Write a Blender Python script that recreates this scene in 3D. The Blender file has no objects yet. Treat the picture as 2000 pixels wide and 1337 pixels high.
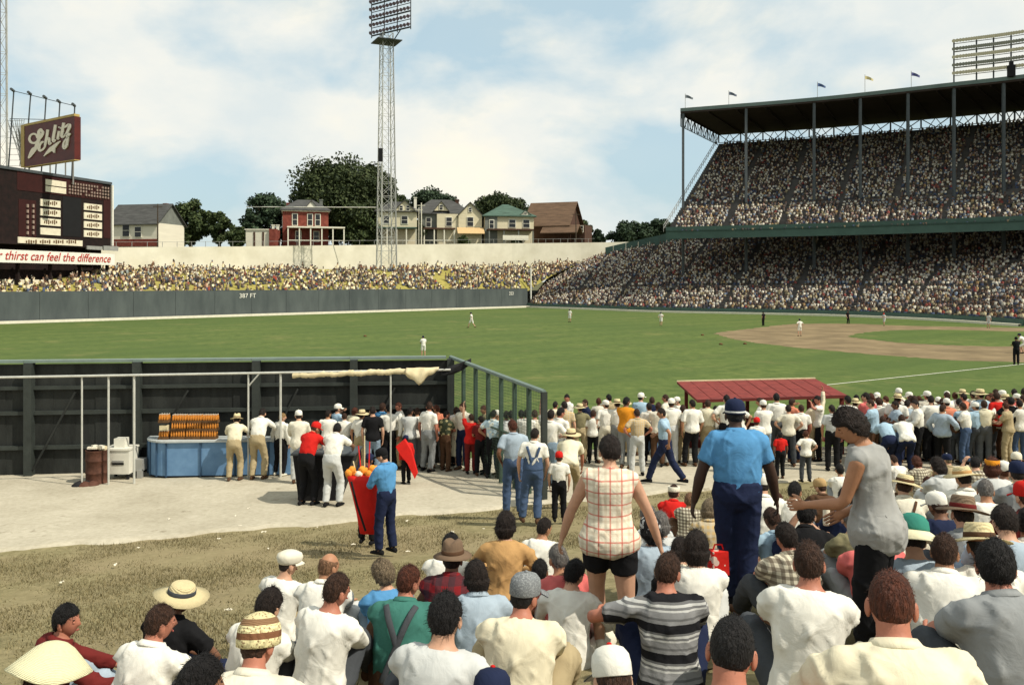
import bpy, bmesh, math, random
import numpy as np
from mathutils import Vector, Matrix, noise as mnoise

# ------------------------------------------------------------------ camera, world, sun, exposure
SC = bpy.context.scene
COL = SC.collection
CAM = 5.6            # eye height above the playing field (field is z = 0)
FP, HY = 1650.0, 548.0   # focal length and horizon in pixels of the 2000 px wide photograph
cd = bpy.data.cameras.new('camera'); cam = bpy.data.objects.new('camera', cd); COL.objects.link(cam)
cam.location = (0, 0, CAM); cam.rotation_euler = (math.radians(90), 0, 0)
cd.sensor_width = 36.0; cd.lens = FP / 2000 * 36.0
cd.shift_y = -(668.5 - HY) / 2000.0
cd.clip_start = 0.05; cd.clip_end = 6000
SC.camera = cam

SUN_DIR = Vector((0.90, -0.44, 0.0)).normalized()
SUN_EL = math.radians(50)
SUN_V = Vector((SUN_DIR.x * math.cos(SUN_EL), SUN_DIR.y * math.cos(SUN_EL), math.sin(SUN_EL)))
W = bpy.data.worlds.new('World'); SC.world = W; W.use_nodes = True
def build_world():
    nt = W.node_tree; nt.nodes.clear(); N = nt.nodes.new; L = nt.links.new
    out = N('ShaderNodeOutputWorld'); bg = N('ShaderNodeBackground')
    sky = N('ShaderNodeTexSky'); sky.sky_type = 'NISHITA'; sky.sun_disc = False
    sky.sun_elevation = SUN_EL; sky.sun_rotation = math.atan2(SUN_DIR.x, SUN_DIR.y)
    sky.air_density = 1.0; sky.dust_density = 2.2; sky.ozone_density = 1.3
    tc = N('ShaderNodeTexCoord')
    mp = N('ShaderNodeMapping'); mp.inputs['Location'].default_value = (0.9, 3.3, 1.15); mp.inputs['Scale'].default_value = (1.0, 1.0, 1.75)
    L(tc.outputs['Generated'], mp.inputs[0])
    n1 = N('ShaderNodeTexNoise'); n1.inputs['Scale'].default_value = 3.6; n1.inputs['Detail'].default_value = 10; n1.inputs['Roughness'].default_value = 0.52; n1.inputs['Distortion'].default_value = 0.15
    L(mp.outputs[0], n1.inputs['Vector'])
    r1 = N('ShaderNodeValToRGB'); r1.color_ramp.elements[0].position = 0.40; r1.color_ramp.elements[1].position = 0.54
    r1.color_ramp.elements[0].color = (0.16, 0.16, 0.16, 1); r1.color_ramp.elements[1].color = (1, 1, 1, 1)
    L(n1.outputs['Fac'], r1.inputs[0])
    n2 = N('ShaderNodeTexNoise'); n2.inputs['Scale'].default_value = 4.2; n2.inputs['Detail'].default_value = 9; n2.inputs['Roughness'].default_value = 0.55
    L(mp.outputs[0], n2.inputs['Vector'])
    r2 = N('ShaderNodeValToRGB')
    e = r2.color_ramp.elements; e[0].position = 0.34; e[1].position = 0.66
    e[0].color = (0.78, 0.85, 0.85, 1); e[1].color = (1.08, 1.02, 0.86, 1)
    m_ = r2.color_ramp.elements.new(0.5); m_.color = (0.93, 0.94, 0.88, 1)
    L(n2.outputs['Fac'], r2.inputs[0])
    ss = N('ShaderNodeVectorMath'); ss.operation = 'SCALE'; ss.inputs['Scale'].default_value = 0.14; L(sky.outputs[0], ss.inputs[0])
    hz = N('ShaderNodeMix'); hz.data_type = 'RGBA'; hz.inputs['Factor'].default_value = 0.62; L(ss.outputs[0], hz.inputs['A']); hz.inputs['B'].default_value = (0.56, 0.80, 0.88, 1)   # thin summer haze over the blue
    mx = N('ShaderNodeMix'); mx.data_type = 'RGBA'; L(r1.outputs[0], mx.inputs['Factor']); L(hz.outputs['Result'], mx.inputs['A']); L(r2.outputs[0], mx.inputs['B'])
    L(mx.outputs['Result'], bg.inputs['Color']); bg.inputs['Strength'].default_value = 1.0
    L(bg.outputs[0], out.inputs[0])
build_world()
sd = bpy.data.lights.new('sun', 'SUN'); sun = bpy.data.objects.new('sun', sd); COL.objects.link(sun)
sd.energy = 5.0; sd.angle = math.radians(0.53); sd.color = (1.0, 0.93, 0.80)
sun.rotation_euler = SUN_V.to_track_quat('Z', 'Y').to_euler(); sun.location = (60, -40, 90)
SC.view_settings.view_transform = 'Standard'; SC.view_settings.look = 'None'
SC.view_settings.gamma = 1.0; SC.view_settings.exposure = -0.04; SC.view_settings.use_curve_mapping = False
SC.render.engine = 'CYCLES'; SC.cycles.use_denoising = True
SC.cycles.max_bounces = 5; SC.cycles.diffuse_bounces = 2; SC.cycles.glossy_bounces = 2; SC.cycles.transparent_max_bounces = 6

RNG = random.Random(11); NR = np.random.RandomState(5)

# ------------------------------------------------------------------ helpers
def P(px, py, Y):
    """world point at depth Y that the photograph shows at pixel (px, py)"""
    return Vector(((px - 1000) / FP * Y, Y, CAM + (HY - py) / FP * Y))
def ray_plane(px, py, p0, n):
    d = Vector(((px - 1000) / FP, 1.0, (HY - py) / FP)); o = Vector((0, 0, CAM))
    t = (Vector(p0) - o).dot(n) / d.dot(n)
    return o + d * t
DU = [-12, -6, 0, 1.76, 3, 4.2, 5.6, 7.2, 10, 14.3, 18.3, 22, 26, 30]
DD = [0.25, 0.55, 1.18, 1.74, 2.13, 2.43, 2.71, 3.02, 3.54, 4.36, 4.9, 5.08, 5.22, 5.25]
def DROP(u): return float(np.interp(u, DU, DD))
def GZ(X, Y): return CAM - DROP(Y - 0.33 * X) + 0.04 * max(-4.0, min(6.0, X)) * max(0.0, min(1.0, (15.0 - Y) / 6.0))
def lin(c):
    return tuple((x / 12.92 if x <= 0.04045 else ((x + 0.055) / 1.055) ** 2.4) for x in (v / 255.0 for v in c))

def tag(o, label=None, cat=None, group=None, kind=None):
    if label: o['label'] = label
    if cat: o['category'] = cat
    if group: o['group'] = group
    if kind: o['kind'] = kind
    return o
def empty(name, loc=(0, 0, 0), rz=0.0):
    o = bpy.data.objects.new(name, None); COL.objects.link(o); o.location = loc; o.rotation_euler = (0, 0, rz)
    o.empty_display_size = 0.2
    return o
def link(name, me, mat=None, parent=None):
    o = bpy.data.objects.new(name, me); COL.objects.link(o)
    if mat is not None and not me.materials: me.materials.append(mat)
    if parent is not None: o.parent = parent
    return o

class MB:
    """collects shapes in world coordinates; build() links them as one mesh, local to its parent's origin"""
    def __init__(s): s.v = []; s.f = []
    def add(s, vs, fs):
        b = len(s.v); s.v.extend([tuple(x) for x in vs]); s.f.extend([tuple(i + b for i in f) for f in fs]); return s
    def box(s, c, size, rz=0.0, taper=1.0):
        hx, hy, hz = size[0] / 2, size[1] / 2, size[2] / 2; ca, sa = math.cos(rz), math.sin(rz); vs = []
        for z, k in ((-hz, 1.0), (hz, taper)):
            for x, y in ((-hx, -hy), (hx, -hy), (hx, hy), (-hx, hy)):
                vs.append((c[0] + (x * ca - y * sa) * k, c[1] + (x * sa + y * ca) * k, c[2] + z))
        return s.add(vs, [(3, 2, 1, 0), (4, 5, 6, 7), (0, 1, 5, 4), (1, 2, 6, 5), (2, 3, 7, 6), (3, 0, 4, 7)])
    def bar(s, a, b, r, n=4, r2=None):
        a = Vector(a); b = Vector(b); d = (b - a).normalized(); r2 = r if r2 is None else r2
        t = Vector((0, 0, 1)) if abs(d.z) < 0.9 else Vector((1, 0, 0))
        u = d.cross(t).normalized(); w = d.cross(u); vs = []
        for p, rr in ((a, r), (b, r2)):
            for i in range(n):
                g = 2 * math.pi * (i + 0.5) / n; vs.append(p + (u * math.cos(g) + w * math.sin(g)) * rr)
        fs = [(i, (i + 1) % n, n + (i + 1) % n, n + i) for i in range(n)] + [tuple(range(n - 1, -1, -1)), tuple(range(n, 2 * n))]
        return s.add(vs, fs)
    def tube(s, pts, rs, n=8):
        pts = [Vector(p) for p in pts]
        if not isinstance(rs, (list, tuple)): rs = [rs] * len(pts)
        vs = []; u = None
        for i, p in enumerate(pts):
            d = (pts[min(i + 1, len(pts) - 1)] - pts[max(i - 1, 0)]).normalized()
            if u is None: u = d.cross(Vector((0, 0, 1)) if abs(d.z) < 0.9 else Vector((1, 0, 0))).normalized()
            u = (u - d * u.dot(d)).normalized(); w = d.cross(u)
            for k in range(n):
                g = 2 * math.pi * k / n; vs.append(p + (u * math.cos(g) + w * math.sin(g)) * rs[i])
        m = len(pts)
        fs = [(i * n + k, i * n + (k + 1) % n, (i + 1) * n + (k + 1) % n, (i + 1) * n + k) for i in range(m - 1) for k in range(n)]
        fs += [tuple(range(n - 1, -1, -1)), tuple(range((m - 1) * n, m * n))]
        return s.add(vs, fs)
    def quadslab(s, a, b, c, d, th):
        """slab of thickness th whose front face is a,b,c,d (counter-clockwise seen from the front)"""
        a, b, c, d = map(Vector, (a, b, c, d)); n = (b - a).cross(d - a).normalized() * th
        vs = [a, b, c, d, a - n, b - n, c - n, d - n]
        return s.add(vs, [(0, 1, 2, 3), (7, 6, 5, 4), (1, 0, 4, 5), (2, 1, 5, 6), (3, 2, 6, 7), (0, 3, 7, 4)])
    def prism(s, poly, z0, z1):
        n = len(poly); vs = [(p[0], p[1], z0) for p in poly] + [(p[0], p[1], z1) for p in poly]
        return s.add(vs, [tuple(range(n - 1, -1, -1)), tuple(range(n, 2 * n))] + [(i, (i + 1) % n, n + (i + 1) % n, n + i) for i in range(n)])
    def lathe(s, c, prof, n=16):
        vs = []; m = len(prof)
        for r, z in prof:
            for k in range(n):
                g = 2 * math.pi * k / n; vs.append((c[0] + r * math.cos(g), c[1] + r * math.sin(g), c[2] + z))
        fs = [(i * n + k, i * n + (k + 1) % n, (i + 1) * n + (k + 1) % n, (i + 1) * n + k) for i in range(m - 1) for k in range(n)]
        fs += [tuple(range(n - 1, -1, -1)), tuple(range((m - 1) * n, m * n))]
        return s.add(vs, fs)
    def build(s, name, mat, parent=None, smooth=False, kind=None):
        me = bpy.data.meshes.new(name)
        off = Vector((0, 0, 0))
        if parent is not None: off = WORLD.get(parent.name, Vector((0, 0, 0)))
        me.from_pydata([(v[0] - off.x, v[1] - off.y, v[2] - off.z) for v in s.v], [], s.f); me.update()
        if smooth:
            me.polygons.foreach_set('use_smooth', [True] * len(me.polygons))
        o = link(name, me, mat, parent)
        WORLD[o.name] = off.copy()
        if kind: o['kind'] = kind
        return o
WORLD = {}       # object name -> world offset of its mesh coordinates
def thing(name, loc, label, cat, group=None):
    o = empty(name, loc); WORLD[o.name] = Vector(loc); return tag(o, label, cat, group)
def smooth_all(me): me.polygons.foreach_set('use_smooth', [True] * len(me.polygons))

# ------------------------------------------------------------------ materials
def newmat(name):
    m = bpy.data.materials.new(name); m.use_nodes = True; nt = m.node_tree
    return m, nt, nt.nodes['Principled BSDF']
def mat(name, c, rough=0.8, var=0.12, scale=4.0, bump=0.0, bscale=30.0, metal=0.0, c2=None, vscale=None, coord='Object', detail=5):
    """plain surface with noise variation in colour and fine relief"""
    m, nt, b = newmat(name); N = nt.nodes.new; L = nt.links.new
    b.inputs['Roughness'].default_value = rough; b.inputs['Metallic'].default_value = metal
    b.inputs['Specular IOR Level'].default_value = 0.3
    tc = N('ShaderNodeTexCoord'); src = tc.outputs[coord]
    if vscale:
        mp = N('ShaderNodeMapping'); mp.inputs['Scale'].default_value = vscale; L(src, mp.inputs[0]); src = mp.outputs[0]
    nz = N('ShaderNodeTexNoise'); nz.inputs['Scale'].default_value = scale; nz.inputs['Detail'].default_value = detail; nz.inputs['Roughness'].default_value = 0.6
    L(src, nz.inputs['Vector'])
    rp = N('ShaderNodeValToRGB'); a = rp.color_ramp.elements; a[0].position = 0.3; a[1].position = 0.7
    a[0].color = tuple(x * (1 - var) for x in c) + (1,)
    a[1].color = (tuple(min(1, x * (1 + var)) for x in c) if c2 is None else tuple(c2)) + (1,)
    L(nz.outputs['Fac'], rp.inputs[0]); L(rp.outputs[0], b.inputs['Base Color'])
    if bump:
        n2 = N('ShaderNodeTexNoise'); n2.inputs['Scale'].default_value = bscale; n2.inputs['Detail'].default_value = 4; L(src, n2.inputs['Vector'])
        bp = N('ShaderNodeBump'); bp.inputs['Strength'].default_value = bump; bp.inputs['Distance'].default_value = 0.02
        L(n2.outputs['Fac'], bp.inputs['Height']); L(bp.outputs[0], b.inputs['Normal'])
    return m
def attr_mat(name, rough=0.85):
    m, nt, b = newmat(name); N = nt.nodes.new
    a = N('ShaderNodeAttribute'); a.attribute_name = 'Col'; nt.links.new(a.outputs['Color'], b.inputs['Base Color'])
    b.inputs['Roughness'].default_value = rough; b.inputs['Specular IOR Level'].default_value = 0.15
    return m
M = {}
M['conc'] = mat('concrete', (0.37, 0.335, 0.26), 0.9, 0.10, 0.9, 0.45, 26, c2=(0.47, 0.435, 0.345), detail=12)
M['dirt'] = mat('infield clay', (0.150, 0.108, 0.054), 0.95, 0.2, 0.35, 0.3, 3, c2=(0.245, 0.18, 0.095), detail=8)
def concrete_material():
    m, nt, b = newmat('trodden concrete'); N = nt.nodes.new; L = nt.links.new; b.inputs['Roughness'].default_value = .92; b.inputs['Specular IOR Level'].default_value = .15
    tc = N('ShaderNodeTexCoord'); o = tc.outputs['Object']
    def noise(sc, det=8): n = N('ShaderNodeTexNoise'); n.inputs['Scale'].default_value = sc; n.inputs['Detail'].default_value = det; n.inputs['Roughness'].default_value = .65; L(o, n.inputs['Vector']); return n.outputs['Fac']
    def ramp(f, p0, p1, c0, c1): r = N('ShaderNodeValToRGB'); e = r.color_ramp.elements; e[0].position, e[1].position = p0, p1; e[0].color = tuple(c0) + (1,); e[1].color = tuple(c1) + (1,); L(f, r.inputs[0]); return r.outputs[0]
    def mul(a, b_): x = N('ShaderNodeMix'); x.data_type = 'RGBA'; x.blend_type = 'MULTIPLY'; x.inputs['Factor'].default_value = 1; L(a, x.inputs['A']); L(b_, x.inputs['B']); return x.outputs['Result']
    c = ramp(noise(.55, 10), .35, .65, (.40, .360, .270), (.51, .465, .360)); c = mul(c, ramp(noise(9, 6), .30, .62, (.80, .79, .77), (1, 1, 1))); c = mul(c, ramp(noise(60, 3), .25, .55, (.90, .90, .90), (1, 1, 1)))
    c = mul(c, ramp(noise(2.3, 4), .28, .36, (.62, .60, .56), (1, 1, 1)))
    L(c, b.inputs['Base Color']); bp = N('ShaderNodeBump'); bp.inputs['Strength'].default_value = .4; bp.inputs['Distance'].default_value = .02; L(noise(30, 5), bp.inputs['Height']); L(bp.outputs[0], b.inputs['Normal']); return m
M['conc'] = concrete_material()
M['chalk'] = mat('chalk', (0.72, 0.70, 0.60), 0.9, 0.1, 3)
M['curb'] = mat('pale kerb', (0.66, 0.62, 0.50), 0.9, 0.1, 2)
M['wallgreen'] = mat('slate green wall paint', (0.060, 0.074, 0.074), 0.75, 0.18, 0.5, 0.1, 4, c2=(0.088, 0.104, 0.100), vscale=(1, 1, 0.3))
M['fence'] = mat('dark fence board', (0.014, 0.016, 0.0145), 0.75, 0.35, 1.4, 0.25, 18, c2=(0.026, 0.029, 0.026), vscale=(2.5, 1, 0.6))
M['fencerail'] = mat('fence rail paint', (0.030, 0.036, 0.032), 0.6, 0.25, 3, 0.2, 20)
M['railtop'] = mat('fence top rail', (0.16, 0.21, 0.185), 0.5, 0.12, 3)
M['wingpost'] = mat('green steel post', (0.045, 0.075, 0.055), 0.55, 0.2, 4)
M['pipe'] = mat('galvanised pipe', (0.52, 0.52, 0.47), 0.45, 0.12, 6, metal=0.25)
M['canvas'] = mat('cream canvas', (0.62, 0.53, 0.33), 0.9, 0.12, 5, 0.4, 16)
M['cream'] = mat('cream concrete wall', (0.62, 0.585, 0.45), 0.9, 0.10, 0.25, 0.15, 3, c2=(0.74, 0.71, 0.58), detail=8)
M['standgreen'] = mat('stadium green steel', (0.030, 0.062, 0.050), 0.6, 0.15, 1.0)
M['fascia'] = mat('deck fascia paint', (0.050, 0.095, 0.078), 0.6, 0.15, 0.6)
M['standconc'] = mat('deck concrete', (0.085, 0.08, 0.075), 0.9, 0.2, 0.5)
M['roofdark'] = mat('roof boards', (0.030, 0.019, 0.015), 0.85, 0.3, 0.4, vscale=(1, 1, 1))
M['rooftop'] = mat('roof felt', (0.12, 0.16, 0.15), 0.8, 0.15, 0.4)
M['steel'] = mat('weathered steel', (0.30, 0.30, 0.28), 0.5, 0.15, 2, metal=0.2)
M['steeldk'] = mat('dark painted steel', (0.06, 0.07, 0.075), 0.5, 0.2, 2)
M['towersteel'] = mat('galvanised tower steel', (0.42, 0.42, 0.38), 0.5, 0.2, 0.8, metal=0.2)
M['lamp'] = mat('lamp reflector', (0.16, 0.12, 0.15), 0.4, 0.2, 2, metal=0.3)
M['board'] = mat('scoreboard paint', (0.009, 0.005, 0.0045), 0.95, 0.4, 1.2, c2=(0.018, 0.008, 0.007))
M['boardred'] = mat('scoreboard maroon', (0.032, 0.007, 0.006), 0.95, 0.2, 1.0)
M['boardblk'] = mat('scoreboard slot', (0.006, 0.006, 0.007), 0.8, 0.2, 1.0)
M['paper'] = mat('cream panel', (0.66, 0.60, 0.46), 0.8, 0.12, 2.0)
M['white'] = mat('white paint', (0.72, 0.70, 0.62), 0.7, 0.08, 1.5)
M['adred'] = mat('ad red', (0.42, 0.03, 0.02), 0.7, 0.1, 1)
M['signmar'] = mat('sign maroon', (0.085, 0.012, 0.009), 0.5, 0.25, 0.8)
M['signtan'] = mat('sign border tan', (0.42, 0.30, 0.10), 0.6, 0.12, 1)
M['script'] = mat('sign script cream', (0.80, 0.72, 0.58), 0.6, 0.05, 1)
M['glass'] = mat('window glass', (0.02, 0.022, 0.025), 0.12, 0.2, 1)
M['trunk'] = mat('bark', (0.06, 0.045, 0.03), 0.95, 0.3, 3, 0.5, 8)
M['dugred'] = mat('red shelter roof', (0.165, 0.022, 0.017), 0.85, 0.2, 3.0, 0.3, 30, c2=(0.225, 0.036, 0.027))
M['dugpost'] = mat('red shelter post', (0.13, 0.02, 0.015), 0.7, 0.15, 4)
M['bluecounter'] = mat('blue counter panel', (0.095, 0.20, 0.36), 0.6, 0.14, 2.5, 0.12, 10, c2=(0.14, 0.26, 0.42))
M['countertop'] = mat('counter top', (0.42, 0.45, 0.44), 0.5, 0.1, 4)
M['black'] = mat('black cloth', (0.010, 0.010, 0.011), 0.85, 0.2, 4, 0.2, 20)
M['orange'] = mat('orange soda glass', (0.50, 0.19, 0.03), 0.25, 0.2, 12)
M['crate'] = mat('dark crate wood', (0.11, 0.055, 0.02), 0.85, 0.3, 8, 0.3, 30)
M['enamel'] = mat('white enamel', (0.66, 0.64, 0.55), 0.45, 0.08, 6)
M['rust'] = mat('rusty barrel', (0.075, 0.03, 0.018), 0.8, 0.45, 6, 0.4, 20)
M['redbag'] = mat('red canvas bag', (0.62, 0.012, 0.008), 0.7, 0.12, 5, 0.3, 14)
M['straworg'] = mat('orange paper', (0.75, 0.27, 0.03), 0.8, 0.2, 12, 0.5, 30)
M['scrap'] = mat('litter paper', (0.68, 0.63, 0.50), 0.9, 0.1, 10)

def grass_material(name, lo, hi, big, s1=0.06, s2=2.2, mow=False):
    m, nt, b = newmat(name); N = nt.nodes.new; L = nt.links.new
    b.inputs['Roughness'].default_value = 0.95; b.inputs['Specular IOR Level'].default_value = 0.1
    tc = N('ShaderNodeTexCoord')
    na = N('ShaderNodeTexNoise'); na.inputs['Scale'].default_value = s1; na.inputs['Detail'].default_value = 6; L(tc.outputs['Object'], na.inputs['Vector'])
    nb = N('ShaderNodeTexNoise'); nb.inputs['Scale'].default_value = s2; nb.inputs['Detail'].default_value = 8; nb.inputs['Roughness'].default_value = 0.7; L(tc.outputs['Object'], nb.inputs['Vector'])
    r1 = N('ShaderNodeValToRGB'); e = r1.color_ramp.elements; e[0].position = 0.32; e[1].position = 0.68; e[0].color = tuple(lo) + (1,); e[1].color = tuple(hi) + (1,)
    L(nb.outputs['Fac'], r1.inputs[0])
    r2 = N('ShaderNodeValToRGB'); e = r2.color_ramp.elements; e[0].position = 0.42; e[1].position = 0.62; e[0].color = (0, 0, 0, 1); e[1].color = (0.75, 0.75, 0.75, 1)
    L(na.outputs['Fac'], r2.inputs[0])
    mx = N('ShaderNodeMix'); mx.data_type = 'RGBA'; L(r2.outputs[0], mx.inputs['Factor']); L(r1.outputs[0], mx.inputs['A']); mx.inputs['B'].default_value = tuple(big) + (1,)
    col = mx.outputs['Result']
    if mow:   # mower bands and worn dry patches
        mpn = N('ShaderNodeMapping'); mpn.inputs['Rotation'].default_value = (0, 0, 0.9); L(tc.outputs['Object'], mpn.inputs[0])
        wv = N('ShaderNodeTexWave'); wv.inputs['Scale'].default_value = 0.055; wv.inputs['Distortion'].default_value = 1.2; wv.inputs['Detail'].default_value = 2; wv.inputs['Detail Scale'].default_value = 0.6; L(mpn.outputs[0], wv.inputs['Vector'])
        rw_ = N('ShaderNodeValToRGB'); e = rw_.color_ramp.elements; e[0].position = 0.35; e[1].position = 0.65; e[0].color = (0.94, 0.95, 0.94, 1); e[1].color = (1.04, 1.03, 1.0, 1); L(wv.outputs['Fac'], rw_.inputs[0])
        mu = N('ShaderNodeMix'); mu.data_type = 'RGBA'; mu.blend_type = 'MULTIPLY'; mu.inputs['Factor'].default_value = 1.0; L(col, mu.inputs['A']); L(rw_.outputs[0], mu.inputs['B'])
        nw_ = N('ShaderNodeTexNoise'); nw_.inputs['Scale'].default_value = 0.16; nw_.inputs['Detail'].default_value = 9; nw_.inputs['Roughness'].default_value = 0.7; L(tc.outputs['Object'], nw_.inputs['Vector'])
        rn = N('ShaderNodeValToRGB'); e = rn.color_ramp.elements; e[0].position = 0.56; e[1].position = 0.74; e[0].color = (0, 0, 0, 1); e[1].color = (0.7, 0.7, 0.7, 1); L(nw_.outputs['Fac'], rn.inputs[0])
        dr = N('ShaderNodeMix'); dr.data_type = 'RGBA'; L(rn.outputs[0], dr.inputs['Factor']); L(mu.outputs['Result'], dr.inputs['A']); dr.inputs['B'].default_value = (0.20, 0.185, 0.07, 1); col = dr.outputs['Result']
    L(col, b.inputs['Base Color'])
    bp = N('ShaderNodeBump'); bp.inputs['Strength'].default_value = 0.6; bp.inputs['Distance'].default_value = 0.05; L(nb.outputs['Fac'], bp.inputs['Height']); L(bp.outputs[0], b.inputs['Normal'])
    return m
M['field'] = grass_material('outfield grass', (0.052, 0.086, 0.022), (0.125, 0.158, 0.046), (0.070, 0.106, 0.030), 0.055, 1.1, mow=True)
M['slope'] = grass_material('worn dry grass', (0.155, 0.135, 0.064), (0.295, 0.252, 0.138), (0.27, 0.218, 0.125), 0.45, 6.5)
M['bank'] = grass_material('embankment grass', (0.20, 0.18, 0.045), (0.38, 0.32, 0.095), (0.28, 0.25, 0.07), 0.15, 1.2)
M['street'] = grass_material('street verge', (0.07, 0.07, 0.03), (0.14, 0.13, 0.06), (0.1, 0.1, 0.05), 0.1, 0.8)

# ------------------------------------------------------------------ the ground
def sheet(name, vfun, nx, ny, m, skirt=None):
    vs = [vfun(i / (nx - 1), j / (ny - 1)) for j in range(ny) for i in range(nx)]
    fs = [(j * nx + i, j * nx + i + 1, (j + 1) * nx + i + 1, (j + 1) * nx + i) for j in range(ny - 1) for i in range(nx - 1)]
    me = bpy.data.meshes.new(name); me.from_pydata(vs, [], fs); me.update(); smooth_all(me)
    return tag(link(name, me, m), kind='structure')
sheet('ground', lambda s, t: ((s - 0.5) * 5000, -500 + t * 4500, -0.35), 12, 12, M['street'])
sheet('field', lambda s, t: (-120 + s * 260, 14 + t * 210, 0.0), 14, 14, M['field'])
def fence_y(x): return 24.0 + (x + 1.74) * 0.109 if x < -1.74 else 24.0 + min(1.0, (x + 1.74) / 2.0) * 1.7
def edge_u(x): return 18.3 + 0.10 * math.sin(x * 2.1) + 0.07 * math.sin(x * 5.3 + 1) + 0.04 * math.sin(x * 11.7 + 2)
def slope_v(s, t):
    x = -42 + s * 84
    y1 = 0.33 * x + edge_u(x) + 0.9; y0 = -8.0 + 0.1 * x
    y = y0 + (y1 - y0) * t
    return (x, y, GZ(x, y) - 0.035 + 0.02 * math.sin(x * 1.7 + y * 2.3) * math.sin(y * 1.3))
sheet('grass_slope', slope_v, 120, 70, M['slope'])
def apron_v(s, t):
    x = -42 + s * 84; y0 = 0.33 * x + edge_u(x); y1 = max(y0 + 0.5, fence_y(x) + 0.25)
    if t > 0.999: return (x, y1, -0.1)
    if t < 0.001: return (x, y0, GZ(x, y0) - 0.12)
    y = y0 + (y1 - y0) * min(1.0, t / 0.97); return (x, y, GZ(x, y) + 0.012)
sheet('concrete_apron', apron_v, 420, 40, M['conc'])

def smooth_poly(pts, n=6, closed=True):
    out = []; m = len(pts)
    for i in range(m):
        p0, p1, p2, p3 = (Vector(pts[(i + k - 1) % m] + (0,)) for k in range(4))
        for j in range(n):
            t = j / n
            q = 0.5 * ((2 * p1) + (-p0 + p2) * t + (2 * p0 - 5 * p1 + 4 * p2 - p3) * t * t + (-p0 + 3 * p1 - 3 * p2 + p3) * t ** 3)
            out.append((q.x, q.y))
    return out
def ragged(poly, amp=0.28):
    rg = random.Random(3); return [(x + rg.uniform(-amp, amp), y + rg.uniform(-amp, amp)) for x, y in poly]
def flat(name, poly, z, m):
    me = bpy.data.meshes.new(name); bm = bmesh.new()
    f = bm.faces.new([bm.verts.new((p[0], p[1], z)) for p in poly]); 
    if f.normal.z < 0 or f.calc_area() and (f.normal_update() or f.normal.z < 0): f.normal_flip()
    bmesh.ops.triangulate(bm, faces=bm.faces[:]); bm.to_mesh(me); bm.free()
    return tag(link(name, me, m), kind='structure')
flat('infield_dirt', ragged(smooth_poly([(22.0, 90.6), (21.2, 83), (21.8, 77), (24.7, 69), (29.5, 61.5), (34.2, 58.4), (52, 55), (80, 62), (84, 85), (66, 98), (50, 104.5), (44, 110), (36, 108.7), (27.5, 98)], 16)), 0.006, M['dirt'])
flat('infield_grass', ragged(smooth_poly([(34.0, 85), (34.2, 80), (36.2, 74.5), (43.8, 71.5), (60, 70), (66, 82), (57, 92), (47, 96.5), (39, 92)], 14)), 0.012, M['field'])
def strip(name, a, b, w, z, m):
    a = Vector(a); b = Vector(b); d = (b - a).normalized(); n = Vector((-d.y, d.x)) * w / 2
    return flat(name, [a - n, b - n, b + n, a + n], z, m)
strip('foul_line', (14.5, 43.8), (60, 73.4), 0.10, 0.018, M['chalk'])

# ------------------------------------------------------------------ outfield wall, embankment, retaining wall
W0 = Vector((-66.7, 110.0)); WD = Vector((0.717, 0.697)).normalized(); WN = Vector((-WD.y, WD.x)); WLEN = 97.6
def wpt(s, off=0.0): return W0 + WD * s + WN * off
ow = thing('outfield_wall', (wpt(0).x, wpt(0).y, 0), 'long slate green outfield wall in front of the spectator embankment', 'wall')
ws = -38.0; k = 0
while ws < WLEN - 0.1:
    e_ = min(ws + 6.1, WLEN); a, b = wpt(ws + 0.02), wpt(e_ - 0.02)
    mb = MB(); mb.quadslab((a.x, a.y, -0.2), (b.x, b.y, -0.2), (b.x, b.y, 4.05 - 0.25 * (e_ / WLEN)), (a.x, a.y, 4.05 - 0.25 * (ws / WLEN)), 0.15)
    mb.build('panel', M['wallgreen'], ow); ws = e_; k += 1
mb = MB(); a, b = wpt(-38, 0.1), wpt(WLEN, 0.1); mb.bar((a.x, a.y, 4.16), (b.x, b.y, 3.87), 0.14); mb.build('cap_rail', M['steeldk'], ow)
def text_mesh(txt, name, size, mat_, frame, parent, extr=0.01, shear=0.0, sx=1.0, align='LEFT'):
    cu = bpy.data.curves.new(name, 'FONT'); cu.body = txt; cu.size = size; cu.extrude = extr; cu.shear = shear; cu.align_x = align; cu.resolution_u = 3
    t = bpy.data.objects.new('tmp_text', cu); COL.objects.link(t); bpy.context.view_layer.update()
    me = bpy.data.meshes.new_from_object(t.evaluated_get(bpy.context.evaluated_depsgraph_get())); me.name = name
    bpy.data.objects.remove(t); bpy.data.curves.remove(cu)
    me.materials.clear()
    if sx != 1.0: me.transform(Matrix.Diagonal((sx, 1, 1, 1)))
    off = WORLD.get(parent.name, Vector((0, 0, 0))) if parent else Vector((0, 0, 0))
    me.transform(Matrix.Translation(-off) @ frame)
    return link(name, me, mat_, parent)
def face_frame(p, right, n):
    r = Vector(right).normalized(); n = Vector(n).normalized(); u = n.cross(r)
    return Matrix(((r.x, u.x, n.x, p[0]), (r.y, u.y, n.y, p[1]), (r.z, u.z, n.z, p[2]), (0, 0, 0, 1)))
nw = Vector((WN.x, WN.y, 0))
for px, py, txt in ((467, 581.5, '387 FT'), (994, 576, '353')):
    q = ray_plane(px, py, (W0.x, W0.y, 0), nw) - nw * 0.03
    text_mesh(txt, 'distance_lettering', 1.0, M['white'], face_frame(q, (WD.x, WD.y, 0), -nw), ow, 0.01, sx=1.0 if px < 600 else 0.9)
mb = MB(); a, b = wpt(-38, -0.9), wpt(WLEN, -0.9)
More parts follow.
